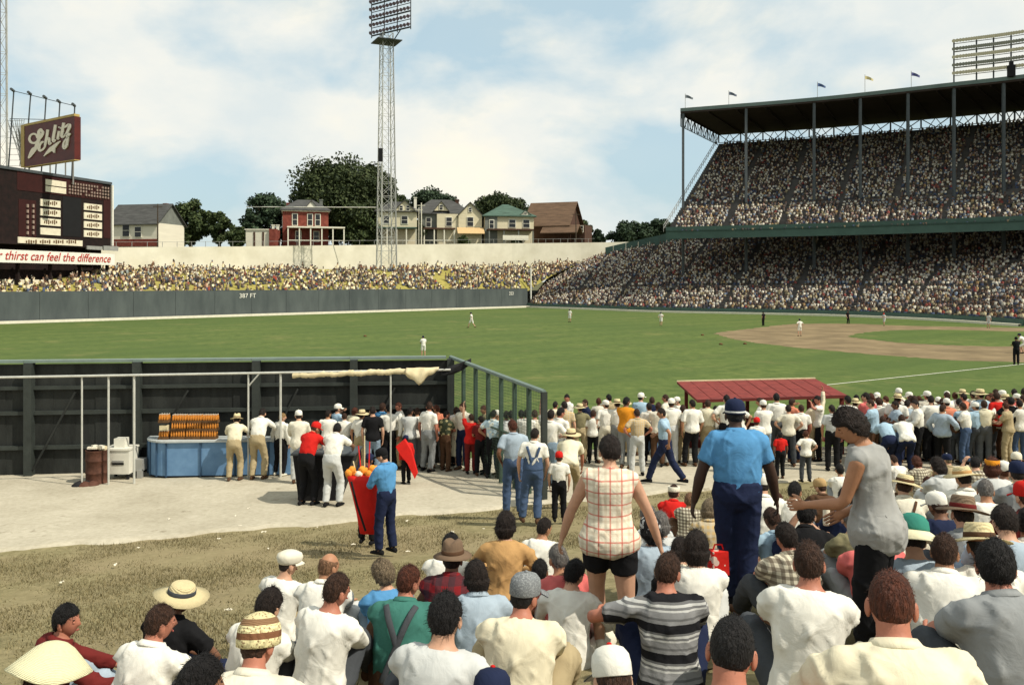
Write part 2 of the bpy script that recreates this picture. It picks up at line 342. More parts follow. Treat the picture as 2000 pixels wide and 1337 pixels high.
mb.quadslab((a.x, a.y, -0.1), (b.x, b.y, -0.1), (b.x, b.y, 0.34), (a.x, a.y, 0.34), 0.6)
tag(mb.build('kerb', M['curb']), kind='structure')
fpole = MB(); fpole.bar((4.0, 178.6, 0), (4.0, 178.6, 8.3), 0.16, 8); fpole.bar((4.0, 178.6, 0), (4.0, 178.6, 0.4), 0.3, 8)
tag(fpole.build('foul_pole', M['white']), 'slim white foul pole at the end of the slate green wall', 'pole')

RW = [(-120, 95, 11.2, 8.0), (-90, 124, 11.2, 7.7), (-67.8, 142.4, 11.2, 7.6), (-50, 158, 12.0, 7.7), (-25, 176, 13.1, 8.0), (0, 190, 14.0, 8.6), (16, 196, 14.4, 9.6), (30, 200, 14.8, 12.6), (60, 208, 15, 13)]
def rw_at(t):
    f = t * (len(RW) - 1); i = min(int(f), len(RW) - 2); f -= i
    return tuple(RW[i][k] * (1 - f) + RW[i + 1][k] * f for k in range(4))
rwall = thing('retaining_wall', (0, 190, 9), 'long cream concrete retaining wall below the row of houses', 'wall')
for i in range(24):
    a, b = rw_at(i / 24), rw_at((i + 1) / 24)
    mb = MB(); g = 0.0006
    mb.quadslab((a[0], a[1], a[3] - 3), (b[0], b[1], b[3] - 3), (b[0], b[1], b[2]), (a[0], a[1], a[2]), 0.5); mb.build('panel', M['cream'], rwall)
def bank_front(t):
    s = -38 + t * (WLEN + 38); q = wpt(s, 0.6); return (q.x, q.y, 3.1)
def bank_v(s, t):
    a = bank_front(s); b = rw_at(0.02 + s * 0.73); h = t + 0.10 * math.sin(math.pi * t)
    return (a[0] * (1 - t) + (b[0]) * t, a[1] * (1 - t) + (b[1] - 0.35) * t, a[2] * (1 - h) + b[3] * h)
sheet('embankment', bank_v, 60, 16, M['bank'])
def plateau_v(s, t):
    a = rw_at(s); return (a[0] - t * 60 * (1 - s), a[1] + 0.55 + t * 320, a[2] - 0.3 + t * 2.0)
sheet('street_terrace', plateau_v, 40, 12, M['street'])
# ------------------------------------------------------------------ grandstand
def curve(pts):
    """even-ish sampling of a polyline with Catmull-Rom smoothing, t in 0..1 by station"""
    pts = [Vector(p) for p in pts]; m = len(pts)
    def f(t):
        x = t * (m - 1); i = min(int(x), m - 2); u = x - i
        p1, p2 = pts[i], pts[i + 1]; p0 = pts[i - 1] if i else p1 * 2 - p2; p3 = pts[i + 2] if i + 2 < m else p2 * 2 - p1
        return 0.5 * ((2 * p1) + (p2 - p0) * u + (2 * p0 - 5 * p1 + 4 * p2 - p3) * u * u + (3 * p1 - p0 - 3 * p2 + p3) * u ** 3)
    return f
LF = curve([(3, 178, .75), (17, 162, .75), (27, 150, .75), (49, 136, .75), (59, 121, .75), (63, 104, .75)])
LB = curve([(11, 201, 9.6), (30, 194, 13.2), (45, 186, 15.2), (70, 174, 15.6), (92, 156, 15.6), (108, 128, 15.6)])
UF = curve([(28.6, 157, 14.7), (52, 147, 14.7), (69.3, 136, 14.7), (77.5, 130, 14.7), (89, 118, 14.7), (96, 104, 14.7)])
RF = curve([(33, 165, 38.2), (56, 155, 38.2), (74.6, 143.6, 38.2), (84, 137.5, 38.2), (97, 125, 38.2), (105, 109, 38.2)])
UB = curve([(46, 188, 36.0), (68, 178.5, 36.0), (90.8, 165, 36.0), (103, 157, 36.0), (119, 141, 36.0), (130, 121, 36.0)])
gs = thing('grandstand', (60, 140, 0), 'double deck dark green steel grandstand packed with spectators', 'grandstand')
def deck(front, back, rows, n, name, m, parent, under=None):
    vs = []; fs = []; R_ = rows * 2 + 1
    for i in range(n):
        t = i / (n - 1); a, b = front(t), back(t)
        for r in range(rows):
            k0, k1 = r / rows, (r + 1) / rows
            z = a.z + (b.z - a.z) * k0
            p = a.lerp(b, k0); q = a.lerp(b, k1)
            vs += [(p.x, p.y, z), (q.x, q.y, z)]
        vs.append((b.x, b.y, b.z))
    for i in range(n - 1):
        for r in range(R_ - 1):
            j = i * R_ + r; fs.append((j, j + R_, j + R_ + 1, j + 1))
    mb = MB(); mb.add(vs, fs); return mb.build(name, m, parent)
deck(LF, LB, 36, 60, 'lower_deck', M['standconc'], gs)
deck(UF, UB, 42, 50, 'upper_deck', M['standconc'], gs)
def ribbon(f, g, n, name, m, parent, th=None):
    vs = []; fs = []
    for i in range(n):
        t = i / (n - 1); a, b = f(t), g(t); vs += [tuple(a), tuple(b)]
    fs = [(2 * i, 2 * i + 2, 2 * i + 3, 2 * i + 1) for i in range(n - 1)]
    mb = MB(); mb.add(vs, fs); return mb.build(name, m, parent)
up = lambda f, dz, k=0.0, g=None: (lambda t: (f(t) if g is None else f(t).lerp(g(t), k)) + Vector((0, 0, dz)))
ribbon(lambda t: Vector((*LF(t).xy, -0.2)), up(LF, 0.15), 60, 'field_wall', M['fascia'], gs)
vs = []; fs = []
for i in range(60):
    t = i / 59; a = LF(t); b = LB(t); d = Vector((a.x - b.x, a.y - b.y, 0)).normalized(); p, q = a + d * .5, a + d * 1.1
    vs += [(q.x, q.y, -.1), (q.x, q.y, .30), (p.x, p.y, .30), (p.x, p.y, -.1)]
for i in range(59):
    j = 4 * i; fs += [(j, j + 4, j + 5, j + 1), (j + 1, j + 5, j + 6, j + 2), (j + 2, j + 6, j + 7, j + 3)]
tag(MB().add(vs, fs).build('kerb', M['curb']), kind='structure')
ribbon(up(UF, -1.35), up(UF, 0.1), 50, 'deck_fascia', M['fascia'], gs)
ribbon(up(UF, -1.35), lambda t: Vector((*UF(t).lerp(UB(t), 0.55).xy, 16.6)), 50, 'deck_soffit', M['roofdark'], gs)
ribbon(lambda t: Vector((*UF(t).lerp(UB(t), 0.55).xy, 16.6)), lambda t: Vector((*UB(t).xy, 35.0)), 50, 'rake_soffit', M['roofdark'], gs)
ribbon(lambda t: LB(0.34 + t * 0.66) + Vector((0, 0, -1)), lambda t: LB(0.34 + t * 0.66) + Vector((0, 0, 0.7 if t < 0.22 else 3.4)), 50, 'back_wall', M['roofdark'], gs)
ribbon(up(UF, -0.05), up(UF, 0.85), 50, 'deck_parapet', M['fascia'], gs)
mb = MB()
for i in range(49):
    a, b = UF(i / 49) + Vector((0, 0, 0.1)), UF((i + 1) / 49) + Vector((0, 0, 0.1)); mb.bar(a, b, 0.16)
mb.build('fascia_moulding', M['standgreen'], gs)
# roof slab
vs = []; fs = []; n = 50
for i in range(n):
    t = i / (n - 1); a, b = RF(t), UB(t); a = a.lerp(b, -0.012); c = b + (b - a) * 0.06
    vs += [(a.x, a.y, 38.2), (c.x, c.y, 38.2), (c.x, c.y, 38.9), (a.x, a.y, 38.85)]
for i in range(n - 1):
    j = 4 * i; fs += [(j, j + 4, j + 5, j + 1), (j + 3, j + 2, j + 6, j + 7), (j, j + 3, j + 7, j + 4), (j + 1, j + 5, j + 6, j + 2)]
fs += [(0, 1, 2, 3), (4 * n - 1, 4 * n - 2, 4 * n - 3, 4 * n - 4)]
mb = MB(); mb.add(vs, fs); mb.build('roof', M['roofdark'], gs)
ribbon(lambda t: RF(t).lerp(UB(t), -0.0145) + Vector((0, 0, 0.30)), lambda t: RF(t).lerp(UB(t), -0.0145) + Vector((0, 0, 0.95)), 50, 'roof_edge', M['rooftop'], gs)
for i in range(25):     # purlins below the roof boards
    t = i / 24; a, b = RF(t), UB(t); mb = MB(); mb.bar((a.x, a.y, 38.05), (b.x, b.y, 38.05), 0.16); mb.build('rafter', M['roofdark'], gs)
def t_at_px(f, px):
    ts = np.linspace(0, 1, 600); xs = [1000 + FP * f(t).x / f(t).y for t in ts]
    return float(ts[int(np.argmin([abs(x - px) for x in xs]))])
COLS = [1334, 1457, 1590, 1681, 1773, 1863, 1960]
for px in COLS:
    t = t_at_px(RF, px); c = RF(t)
    mb = MB(); mb.box((c.x, c.y, 29), (0.42, 0.42, 18.6)); mb.build('column', M['steeldk'], gs)
    mb = MB(); mb.box((c.x, c.y, 10.4), (0.45, 0.45, 15.5)); mb.build('column', M['steeldk'], gs)
# truss panels behind the top row and across the open end
def truss(a, b, z0, z1, parent, r=0.09):
    mb = MB(); a0 = Vector((a.x, a.y, z0)); a1 = Vector((a.x, a.y, z1)); b0 = Vector((b.x, b.y, z0)); b1 = Vector((b.x, b.y, z1))
    mb.bar(a0, a1, r * 1.9); mb.bar(a1 - Vector((0, 0, 0.12)), b1 - Vector((0, 0, 0.12)), r); mb.bar(a0, b0, r)
    m_ = (a0 + b0) / 2 + Vector((0, 0, 0)); mb.bar(a1, m_, r * 1.3); mb.bar(m_, b1, r * 1.3)
    q = a0.lerp(b0, 0.25); mb.bar(q, a1.lerp(b1, 0.5), r); mb.bar(a0.lerp(b0, 0.75), a1.lerp(b1, 0.5), r)
    mb.build('truss', M['steeldk'], parent)
NT = 25
for i in range(NT): truss(UB(i / NT), UB((i + 1) / NT), 36.25, 38.15, gs)
a, b = RF(0), UB(0)
for i in range(6): truss(a.lerp(b, i / 6), a.lerp(b, (i + 1) / 6), 35.7 + (i < 0), 38.15, gs, 0.075)
# stair rail up the open end of the upper deck
mb = MB(); a, b = UF(0) + Vector((-0.4, 0.2, 0)), UB(0) + Vector((-0.4, 0.2, 0))
for i in range(29):
    q = a.lerp(b, i / 28); mb.bar(q, q + Vector((0, 0, 1.25)), 0.05)
for dz in (0.6, 1.2): mb.bar(a + Vector((0, 0, dz)), b + Vector((0, 0, dz)), 0.06)
mb.build('end_railing', M['steel'], gs)
mb = MB(); a, b = LF(0) + Vector((-0.3, 0, 0)), LB(0) + Vector((-0.3, 0, 0))
# green screen fence behind the open end of the lower deck
ge = thing('green_screen_fence', (30, 196, 12), 'sloping green board screen at the open end of the lower deck', 'fence')
for i in range(9):
    t0, t1 = 0.10 + i * 0.03, 0.10 + (i + 1) * 0.03 - 0.001; a, b = LB(t0), LB(t1); h0, h1 = 1.6 + 1.0 * i / 9, 1.6 + 1.0 * (i + 1) / 9
    mb = MB(); mb.quadslab(a + Vector((0, .5, -1.5)), b + Vector((0, .5, -1.5)), b + Vector((0, .5, h1)), a + Vector((0, .5, h0)), 0.15); mb.build('board', M['fascia'], ge)
# roof light bank
lb = thing('roof_light_bank', (*RF(0.62).xy, 39), 'wide rack of floodlights standing on the grandstand roof', 'floodlights')
t0 = t_at_px(RF, 1863); nl = 7
for i in range(nl):
    p = RF(t0 + i * 0.052); mb = MB(); mb.bar((p.x, p.y, 38.9), (p.x, p.y, 46.2), 0.13); mb.build('post', M['steeldk'], lb)
for r in range(5):
    mb = MB(); z = 40.3 + r * 1.36
    for i in range(nl - 1):
        a, b = RF(t0 + i * 0.052), RF(t0 + (i + 1) * 0.052); mb.bar((a.x, a.y, z), (b.x, b.y, z), 0.13 if r % 2 else 0.07)
    mb.build('rail', M['steel'], lb)
    ml = MB()
    for i in range((nl - 1) * 8):
        p = RF(t0 + i * 0.052 / 8); ml.bar((p.x - .3, p.y - .55, z + 0.35), (p.x, p.y, z + 0.62), 0.33, 6, 0.12)
    ml.build('lamp_row', M['paper'] if r % 2 == 0 else M['steel'], lb, kind='stuff')
mb = MB(); p = RF(t_at_px(RF, 1968)); mb.box((p.x, p.y - 1.0, 39.9), (0.9, 0.9, 1.9)); mb.box((p.x, p.y - 1.0, 41.1), (0.5, 0.5, 0.6)); mb.build('switch_box', M['black'], lb)
# flags
for px, py, c, dx in ((1338, 185, (0.12, 0.14, 0.16), 1), (1424, 179, (0.10, 0.12, 0.16), 1), (1597, 162, (0.06, 0.10, 0.22), 1), (1690, 148, (0.55, 0.48, 0.25), 1), (1779, 141, (0.08, 0.09, 0.22), 1)):
    p = RF(t_at_px(RF, px)); h = (HY - py) / FP * p.y + CAM
    what = {1338: 'grey', 1424: 'dark grey', 1597: 'small navy', 1690: 'yellow', 1779: 'large dark blue'}[px]
    fl = thing('flag', (p.x, p.y, 38.9), what + ' pennant flying from a thin pole on the grandstand roof edge', 'flag', 'pennants on the grandstand roof')
    mb = MB(); mb.bar((p.x, p.y, 38.8), (p.x, p.y, h + 0.2), 0.045, 6); mb.build('pole', M['steel'], fl)
    mb = MB(); vs = []; fs = []
    for i in range(7):
        s = i / 6; x = p.x + 0.05 + s * 1.5; w = 0.32 * (1 - 0.45 * s); z = h - 0.35 - 0.35 * s + 0.12 * math.sin(s * 6); y = p.y + 0.2 * math.sin(s * 7)
        vs += [(x, y, z - w), (x, y, z + w), (x, y + 0.03, z - w), (x, y + 0.03, z + w)]
    for i in range(6):
        j = 4 * i; fs += [(j, j + 4, j + 5, j + 1), (j + 2, j + 3, j + 7, j + 6), (j + 1, j + 5, j + 7, j + 3), (j, j + 2, j + 6, j + 4)]
    mb.add(vs, fs); mb.build('cloth', mat('flag cloth', c, 0.8), fl)

# ------------------------------------------------------------------ crowds (too many to count)
M['crowd'] = attr_mat('crowd clothing')
def crowd_template():
    v = []; f = []; part = []
    def bx(x, y, z0, z1, tx, ty, cy=0.0):
        b = len(v)
        for z, k in ((z0, 1.0), (z1, None)):
            for sx, sy in ((-1, -1), (1, -1), (1, 1), (-1, 1)):
                v.append((sx * (x if k else tx), cy + sy * (y if k else ty), z))
        for q in ((4, 5, 6, 7), (0, 1, 5, 4), (1, 2, 6, 5), (2, 3, 7, 6), (3, 0, 4, 7)): f.append(tuple(i + b for i in q))
        return b
    bx(0.17, 0.22, 0.0, 0.32, 0.16, 0.20, -0.14); part += [0] * 8     # thighs
    bx(0.145, 0.11, 0.22, 0.62, 0.195, 0.10, 0.05); part += [1] * 8     # torso
    b = len(v)
    for z, r in ((0.62, 0.12), (0.74, 0.092), (0.84, 0.105), (0.93, 0.085)):
        for k in range(6): v.append((r * math.cos(k * math.pi / 3), 0.04 + 1.15 * r * math.sin(k * math.pi / 3), z)); part.append(1 if z < .7 else 2 if z < 0.8 else 3)
    v.append((0, 0.04, 0.98)); part.append(3)
    for r in range(3):
        for k in range(6): f.append((b + r * 6 + k, b + r * 6 + (k + 1) % 6, b + r * 6 + 6 + (k + 1) % 6, b + r * 6 + 6 + k))
    for k in range(6): f.append((b + 18 + k, b + 18 + (k + 1) % 6, b + 24))
    return np.array(v), f, np.array(part)
CT = crowd_template()
SHIRTS = np.array([(0.74, 0.69, 0.57)] * 7 + [(0.48, 0.46, 0.42)] * 3 + [(0.10, 0.08, 0.075)] * 8 + [(0.42, 0.36, 0.22)] * 2 + [(0.25, 0.31, 0.38)] + [(0.10, 0.13, 0.18), (0.05, 0.05, 0.055), (0.28, 0.07, 0.06), (0.45, 0.30, 0.14), (0.42, 0.28, 0.24), (0.12, 0.07, 0.045)])
PANTS = np.array([(0.05, 0.05, 0.06), (0.09, 0.08, 0.07), (0.22, 0.18, 0.11), (0.06, 0.08, 0.14), (0.12, 0.08, 0.06)])
HEADS = np.array([(0.36, 0.20, 0.13)] * 6 + [(0.10, 0.055, 0.03)] * 2 + [(0.45, 0.27, 0.18)] * 2)
HAIRS = np.array([(0.02, 0.015, 0.012)] * 6 + [(0.06, 0.035, 0.02)] * 3 + [(0.66, 0.61, 0.47)] * 4 + [(0.10, 0.05, 0.03), (0.05, 0.06, 0.10)])
def crowd(name, pos, yaw, scale, label, cat, stretch=None, dim=1.0):
    n = len(pos); tv, tf, part = CT; m = len(tv)
    c, s = np.cos(yaw)[:, None], np.sin(yaw)[:, None]
    x = tv[None, :, 0] * (0.92 + 0.2 * NR.rand(n, 1)); y = tv[None, :, 1] + NR.randn(n, 1) * 0.03; z = np.repeat(tv[None, :, 2], n, 0) * (0.86 + 0.26 * NR.rand(n, 1))
    if stretch is not None: z = z * stretch[:, None]
    lean = NR.randn(n, 1) * 0.10; x = x + z * lean
    sc = scale[:, None]
    V = np.stack([pos[:, 0:1] + (x * c - y * s) * sc, pos[:, 1:2] + (x * s + y * c) * sc, pos[:, 2:3] + z * sc], -1).reshape(-1, 3)
    F = []; LS = []; LT = []
    cols = np.stack([PANTS[NR.randint(len(PANTS), size=n)], SHIRTS[NR.randint(len(SHIRTS), size=n)], HEADS[NR.randint(len(HEADS), size=n)], HAIRS[NR.randint(len(HAIRS), size=n)]], 1)
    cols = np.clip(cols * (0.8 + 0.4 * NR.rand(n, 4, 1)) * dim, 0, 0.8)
    C = np.concatenate([cols[:, part, :], np.ones((n, m, 1))], -1).reshape(-1, 4)
    loops = np.concatenate([np.array(f) for f in tf]); tot = np.array([len(f) for f in tf])
    me = bpy.data.meshes.new(name); nl = len(loops)
    me.vertices.add(n * m); me.vertices.foreach_set('co', V.ravel())
    me.loops.add(n * nl); me.loops.foreach_set('vertex_index', (loops[None, :] + (np.arange(n) * m)[:, None]).ravel().astype(np.int32))
    st = np.concatenate([[0], np.cumsum(tot)[:-1]])
    me.polygons.add(n * len(tf)); me.polygons.foreach_set('loop_start', (st[None, :] + (np.arange(n) * nl)[:, None]).ravel().astype(np.int32))
    me.update(calc_edges=True); me.validate()
    at = me.color_attributes.new('Col', 'FLOAT_COLOR', 'POINT'); at.data.foreach_set('color', C.ravel())
    o = link(name, me, M['crowd']); return tag(o, label, cat, kind='stuff')
FRONT_KEEP = []
def deck_positions(front, back, rows, spacing, aisle, fill, jitter=0.07, tmin=0.0):
    out = []; yaw = []
    ts = np.linspace(tmin, 1, 900); F_ = np.array([tuple(front(t)) for t in ts]); B_ = np.array([tuple(back(t)) for t in ts])
    for r in range(rows):
        k = (r + 0.45) / rows; L_ = F_ * (1 - k) + B_ * k; z = F_[:, 2] + (B_[:, 2] - F_[:, 2]) * (r / rows)
        d = np.concatenate([[0], np.cumsum(np.linalg.norm(np.diff(L_[:, :2], axis=0), axis=1))])
        base = np.concatenate([[0], np.cumsum(np.linalg.norm(np.diff(F_[:, :2] * .5 + B_[:, :2] * .5, axis=0), axis=1))])
        q = np.arange(0.3, d[-1], spacing)
        for s_ in q:
            if NR.rand() > fill: continue
            tt = np.interp(s_, d, np.arange(len(ts))); i = int(tt)
            if (base[i] % aisle) < 0.95 : continue
            if abs(r - rows * 0.24) < 0.55: continue
            j = min(i + 1, len(ts) - 1); fr = tt - i
            p = L_[i] * (1 - fr) + L_[j] * fr; zz = z[i]
            bk = B_[i, :2] - F_[i, :2]; a = math.atan2(bk[1], bk[0]) - math.pi / 2
            if r == 0 and front is LF and i > 450: FRONT_KEEP.append((p[0], p[1], zz, a - .2)); continue
            out.append((p[0] + NR.randn() * jitter, p[1] + NR.randn() * jitter, zz)); yaw.append(a + NR.randn() * 0.25 - 0.2)
    return np.array(out), np.array(yaw)
pl, yl = deck_positions(LF, LB, 36, 0.58, 11.5, 0.93, .12)
rest_ = sorted(FRONT_KEEP, key=lambda q: q[1])[86:]; FRONT_KEEP = sorted(FRONT_KEEP, key=lambda q: q[1])[:86]
if rest_: pl = np.concatenate([pl, np.array([q[:3] for q in rest_])]); yl = np.concatenate([yl, np.array([q[3] for q in rest_])])
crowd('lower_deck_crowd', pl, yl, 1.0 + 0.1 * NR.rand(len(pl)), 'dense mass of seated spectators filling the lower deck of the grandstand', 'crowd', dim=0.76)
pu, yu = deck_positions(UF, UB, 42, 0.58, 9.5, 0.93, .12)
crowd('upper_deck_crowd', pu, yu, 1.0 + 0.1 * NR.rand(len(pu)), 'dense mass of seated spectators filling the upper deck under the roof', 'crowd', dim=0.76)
pe = []; st = []
while len(pe) < 2600:
    s_, t_ = NR.rand() * 0.80 + 0.20, NR.rand() ** 0.85
    x, y, z = bank_v(s_, t_ * 0.985 + 0.01)
    if NR.rand() > 0.60 + 0.40 * s_: continue
    if mnoise.noise(Vector((x * 0.18, y * 0.18, 3.0))) < -0.36: continue
    pe.append((x, y, z)); st.append(1.0 if NR.rand() < 0.86 else 1.7)
SHIRTS_KEEP = SHIRTS; SHIRTS = SHIRTS * np.array([1.06, 0.97, 0.74])
pe = np.array(pe); crowd('embankment_crowd', pe, math.atan2(WD.y, WD.x) - 0.1 + NR.randn(len(pe)) * 0.5, 0.92 + 0.12 * NR.rand(len(pe)), 'scattered mass of spectators sitting and standing on the grassy embankment', 'crowd', np.array(st), 0.95)

# ------------------------------------------------------------------ floodlight towers
def light_tower(name, px, Y, wb, wt, ztop, z0, label, bank):
    x = (px - 1000) / FP * Y; T = thing(name, (x, Y, z0), label, 'light tower', 'floodlight towers')
    yaw = 0.45; ca, sa = math.cos(yaw), math.sin(yaw)
    def cr(z, i):
        w = (wb + (wt - wb) * (z - z0) / (ztop - z0)) / 2; sx, sy = ((-1, -1), (1, -1), (1, 1), (-1, 1))[i % 4]
        return Vector((x + (sx * ca - sy * sa) * w, Y + (sx * sa + sy * ca) * w, z))
    for i in range(4):
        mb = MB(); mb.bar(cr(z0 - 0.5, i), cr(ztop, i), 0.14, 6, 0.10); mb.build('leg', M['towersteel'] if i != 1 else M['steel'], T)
    nb = 17; zs = [z0 + (ztop - z0) * (i / nb) for i in range(nb + 1)]
    for side in range(4):
        mb = MB()
        for i in range(nb):
            mb.bar(cr(zs[i], side), cr(zs[i + 1], side + 1), 0.035); mb.bar(cr(zs[i], side + 1), cr(zs[i + 1], side), 0.035); mb.bar(cr(zs[i + 1], side), cr(zs[i + 1], side + 1), 0.045)
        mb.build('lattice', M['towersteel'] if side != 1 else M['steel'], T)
    mb = MB(); mb.bar(cr(z0, 0).lerp(cr(z0, 1), .5), cr(ztop, 0).lerp(cr(ztop, 1), .5), 0.06)
    mb.build('ladder', M['steeldk'], T)
    if bank:
        ba = -0.62; bd = Vector((math.cos(ba), math.sin(ba), 0)); bn = Vector((bd.y, -bd.x, 0)); c0 = Vector((x + 1.9, Y, 0)) + bn * 1.6
        hw = 4.9
        for i, k in enumerate((-1, -0.33, 0.33, 1)):
            mb = MB(); mb.bar(c0 + bd * hw * k + Vector((0, 0, ztop - 0.4)), c0 + bd * hw * k + Vector((0, 0, ztop + 11.5)), 0.12); mb.build('bank_post', M['steeldk'], T)
        for r in range(8):
            z = ztop + r * 1.45; mb = MB(); mb.bar(c0 - bd * hw + Vector((0, 0, z)), c0 + bd * hw + Vector((0, 0, z)), 0.16 if r % 2 == 0 else 0.08); mb.build('bank_rail', M['steeldk'], T)
            ml = MB()
            for i in range(12):
                q = c0 + bd * (hw * (-0.96 + 1.92 * i / 11)) + Vector((0, 0, z + 0.62)); ml.bar(q + bn * 0.55 - Vector((0, 0, .25)), q, 0.36, 7, 0.14)
            ml.build('lamp_row', M['lamp'], T, kind='stuff')
        mb = MB(); mb.box((x, Y, ztop - 1.5), (4.6, 4.6, 0.15), yaw); mb.bar(cr(ztop - 1.5, 0), c0 - bd * 2.5 + Vector((0, 0, ztop)), 0.1); mb.bar(cr(ztop - 1.5, 1), c0 + bd * 2.5 + Vector((0, 0, ztop)), 0.1); mb.build('platform', M['steeldk'], T)
        q = P(748, 305, Y); mb = MB(); mb.box((q.x - .2, Y - 1.5, q.z), (0.8, 0.6, 2.4)); mb.build('junction_box', M['black'], T)
    return T
light_tower('light_tower', 755, 156, 2.9, 1.9, CAM + (HY - 66) / FP * 156, 8.6, 'tall lattice light tower with lamp bank standing on the embankment', True)
light_tower('light_tower', 2, 150, 2.0, 1.5, 72, 9.0, 'slim lattice light tower behind the scoreboard', False)

# ------------------------------------------------------------------ scoreboard and beer sign
SBL, SBR = Vector((-76.5, 91)), Vector((-64.2, 135.3))
sbd = (SBR - SBL).normalized(); sbn = Vector((sbd.y, -sbd.x, 0)); sbo = Vector((SBR.x, SBR.y, 0))
sb = thing('scoreboard', (SBR.x, SBR.y, 8), 'huge dark maroon scoreboard with rows of cream name slots', 'scoreboard')
def on_sb(px, py, off=0.0): return ray_plane(px, py, sbo, sbn) + sbn * off
ztop_ = on_sb(218, 360).z; zbot_ = on_sb(218, 486).z
def sb_rect(name, x0, y0, x1, y1, m, off, th=0.12, x2=None):
    # a level rectangle on the board: corners taken on the board plane, edges kept level
    a = on_sb(x0, (y0 + y1) / 2); b = on_sb(x1, (y0 + y1) / 2); pm = (x0 + x1) / 2
    z0, z1 = on_sb(pm, y1).z, on_sb(pm, y0).z
    A = Vector((a.x, a.y, 0)) + sbn * off; B = Vector((b.x, b.y, 0)) + sbn * off
    mb = MB(); mb.quadslab((A.x, A.y, z0), (B.x, B.y, z0), (B.x, B.y, z1), (A.x, A.y, z1), th); return mb.build(name, m, sb)
mb = MB(); A = Vector((SBL.x, SBL.y, 0)); B = Vector((SBR.x, SBR.y, 0)); mb.quadslab((A.x, A.y, zbot_), (B.x, B.y, zbot_), (B.x, B.y, ztop_), (A.x, A.y, ztop_), 1.6); mb.build('panel', M['board'], sb)
mb = MB(); mb.bar(Vector((A.x, A.y, ztop_ + .1)), Vector((B.x, B.y, ztop_ + .1)), 0.28); mb.build('top_rail', M['steeldk'], sb)
sb_rect('heading_panel', 33, 345, 200, 381, M['boardred'], 0.05)
sb_rect('number_panel', 122, 385, 158, 462, M['boardblk'], 0.05)
sb_rect('number_panel', 36, 390, 70, 462, M['boardred'], 0.05)
sb_rect('number_panel', 202, 385, 216, 465, M['boardred'], 0.05)
for i in range(4):
    s1 = sb_rect('name_slot', 78, 390.5 + i * 18.3, 117, 404 + i * 18.3, M['paper'], 0.12)
    s2 = sb_rect('name_slot', 163, 398.5 + i * 17.3, 198, 411.5 + i * 17.3, M['paper'], 0.12)
    for s_, x0, x1, y in ((s1, 84, 111, 397 + i * 18.3), (s2, 168, 193, 405 + i * 17.3)):
        if s_ is s1 and i == 3: continue
        # illegible lettering: a broken dark smudge on the slot
        mb = MB(); a = on_sb(x0, y); b = on_sb(x1, y)
        for j in range(7):
            q = a.lerp(b, (j + .2) / 7) + sbn * 0.16; r = a.lerp(b, (j + .75) / 7) + sbn * 0.16; h = 0.17 + 0.08 * ((j * 7) % 3)
            mb.quadslab((q.x, q.y, q.z - h), (r.x, r.y, r.z - h), (r.x, r.y, r.z + h), (q.x, q.y, q.z + h), 0.03)
        mb.build('lettering', M['crate'], sb)
sb_rect('name_slot', 88, 352.5, 128, 363.5, M['paper'], 0.12); sb_rect('name_slot', 88, 365.5, 128, 376.5, M['paper'], 0.12)
sb_rect('name_slot', 34, 466, 160, 477.5, M['paper'], 0.12)
mb = MB(); a = on_sb(48, 472); b = on_sb(152, 472)
for j in range(24):
    if j % 6 == 5: continue
    q = a.lerp(b, (j + .2) / 24) + sbn * 0.16; r = a.lerp(b, (j + .8) / 24) + sbn * 0.16; h = 0.15 + 0.06 * ((j * 5) % 3)
    mb.quadslab((q.x, q.y, q.z - h), (r.x, r.y, r.z - h), (r.x, r.y, r.z + h), (q.x, q.y, q.z + h), 0.03)
mb.build('lettering', M['crate'], sb)
ml = MB()
for r in range(4):
    for j in range(15):
        q = on_sb(134 + j * 5.4, 357.5 + r * 6.2 + j * 0.75) + sbn * 0.14; w = 0.22
        if (j * 7 + r * 3) % 11 == 0: continue
        ml.box(q, (w, w, 0.30), math.atan2(sbd.y, sbd.x))
for r in range(6):
    for j in range(2):
        q = on_sb(52 + j * 11, 402 + r * 10.5) + sbn * 0.14; ml.box(q, (0.25, 0.25, 0.45), math.atan2(sbd.y, sbd.x))
ml.build('score_digits', mat('score digits', (0.30, 0.22, 0.18), 0.8), sb, kind='stuff')
sb_rect('side_trim', 216.5, 362, 219, 480, M['white'], 0.3, 0.3)
sb_rect('gutter', 166, 480.5, 196, 487.5, M['steel'], 0.4, 0.2); sb_rect('gutter', 197.5, 480.5, 226, 489.5, M['steel'], 0.5, 0.2)
# lettered band under the board
ab = thing('advertising_band', (SBR.x, SBR.y, 7), 'white band with red slanted lettering below the scoreboard', 'sign')
z1, z0 = on_sb(110, 491.5).z, on_sb(110, 515).z; B2 = B + Vector((sbd.x, sbd.y, 0)) * 0.2
mb = MB(); q0, q1 = A + sbn * 0.5, B2 + sbn * 0.5; mb.quadslab((q0.x, q0.y, z0), (q1.x, q1.y, z0), (q1.x, q1.y, z1), (q0.x, q0.y, z1), 0.2); mb.build('panel', M['white'], ab)
c = on_sb(210, 508, 0.56); c.z = z0 + 0.42
text_mesh('r thirst can feel the difference', 'lettering', 1.75, M['adred'], face_frame(c, (sbd.x, sbd.y, 0), sbn), ab, 0.02, 0.28, 1.0, 'RIGHT')
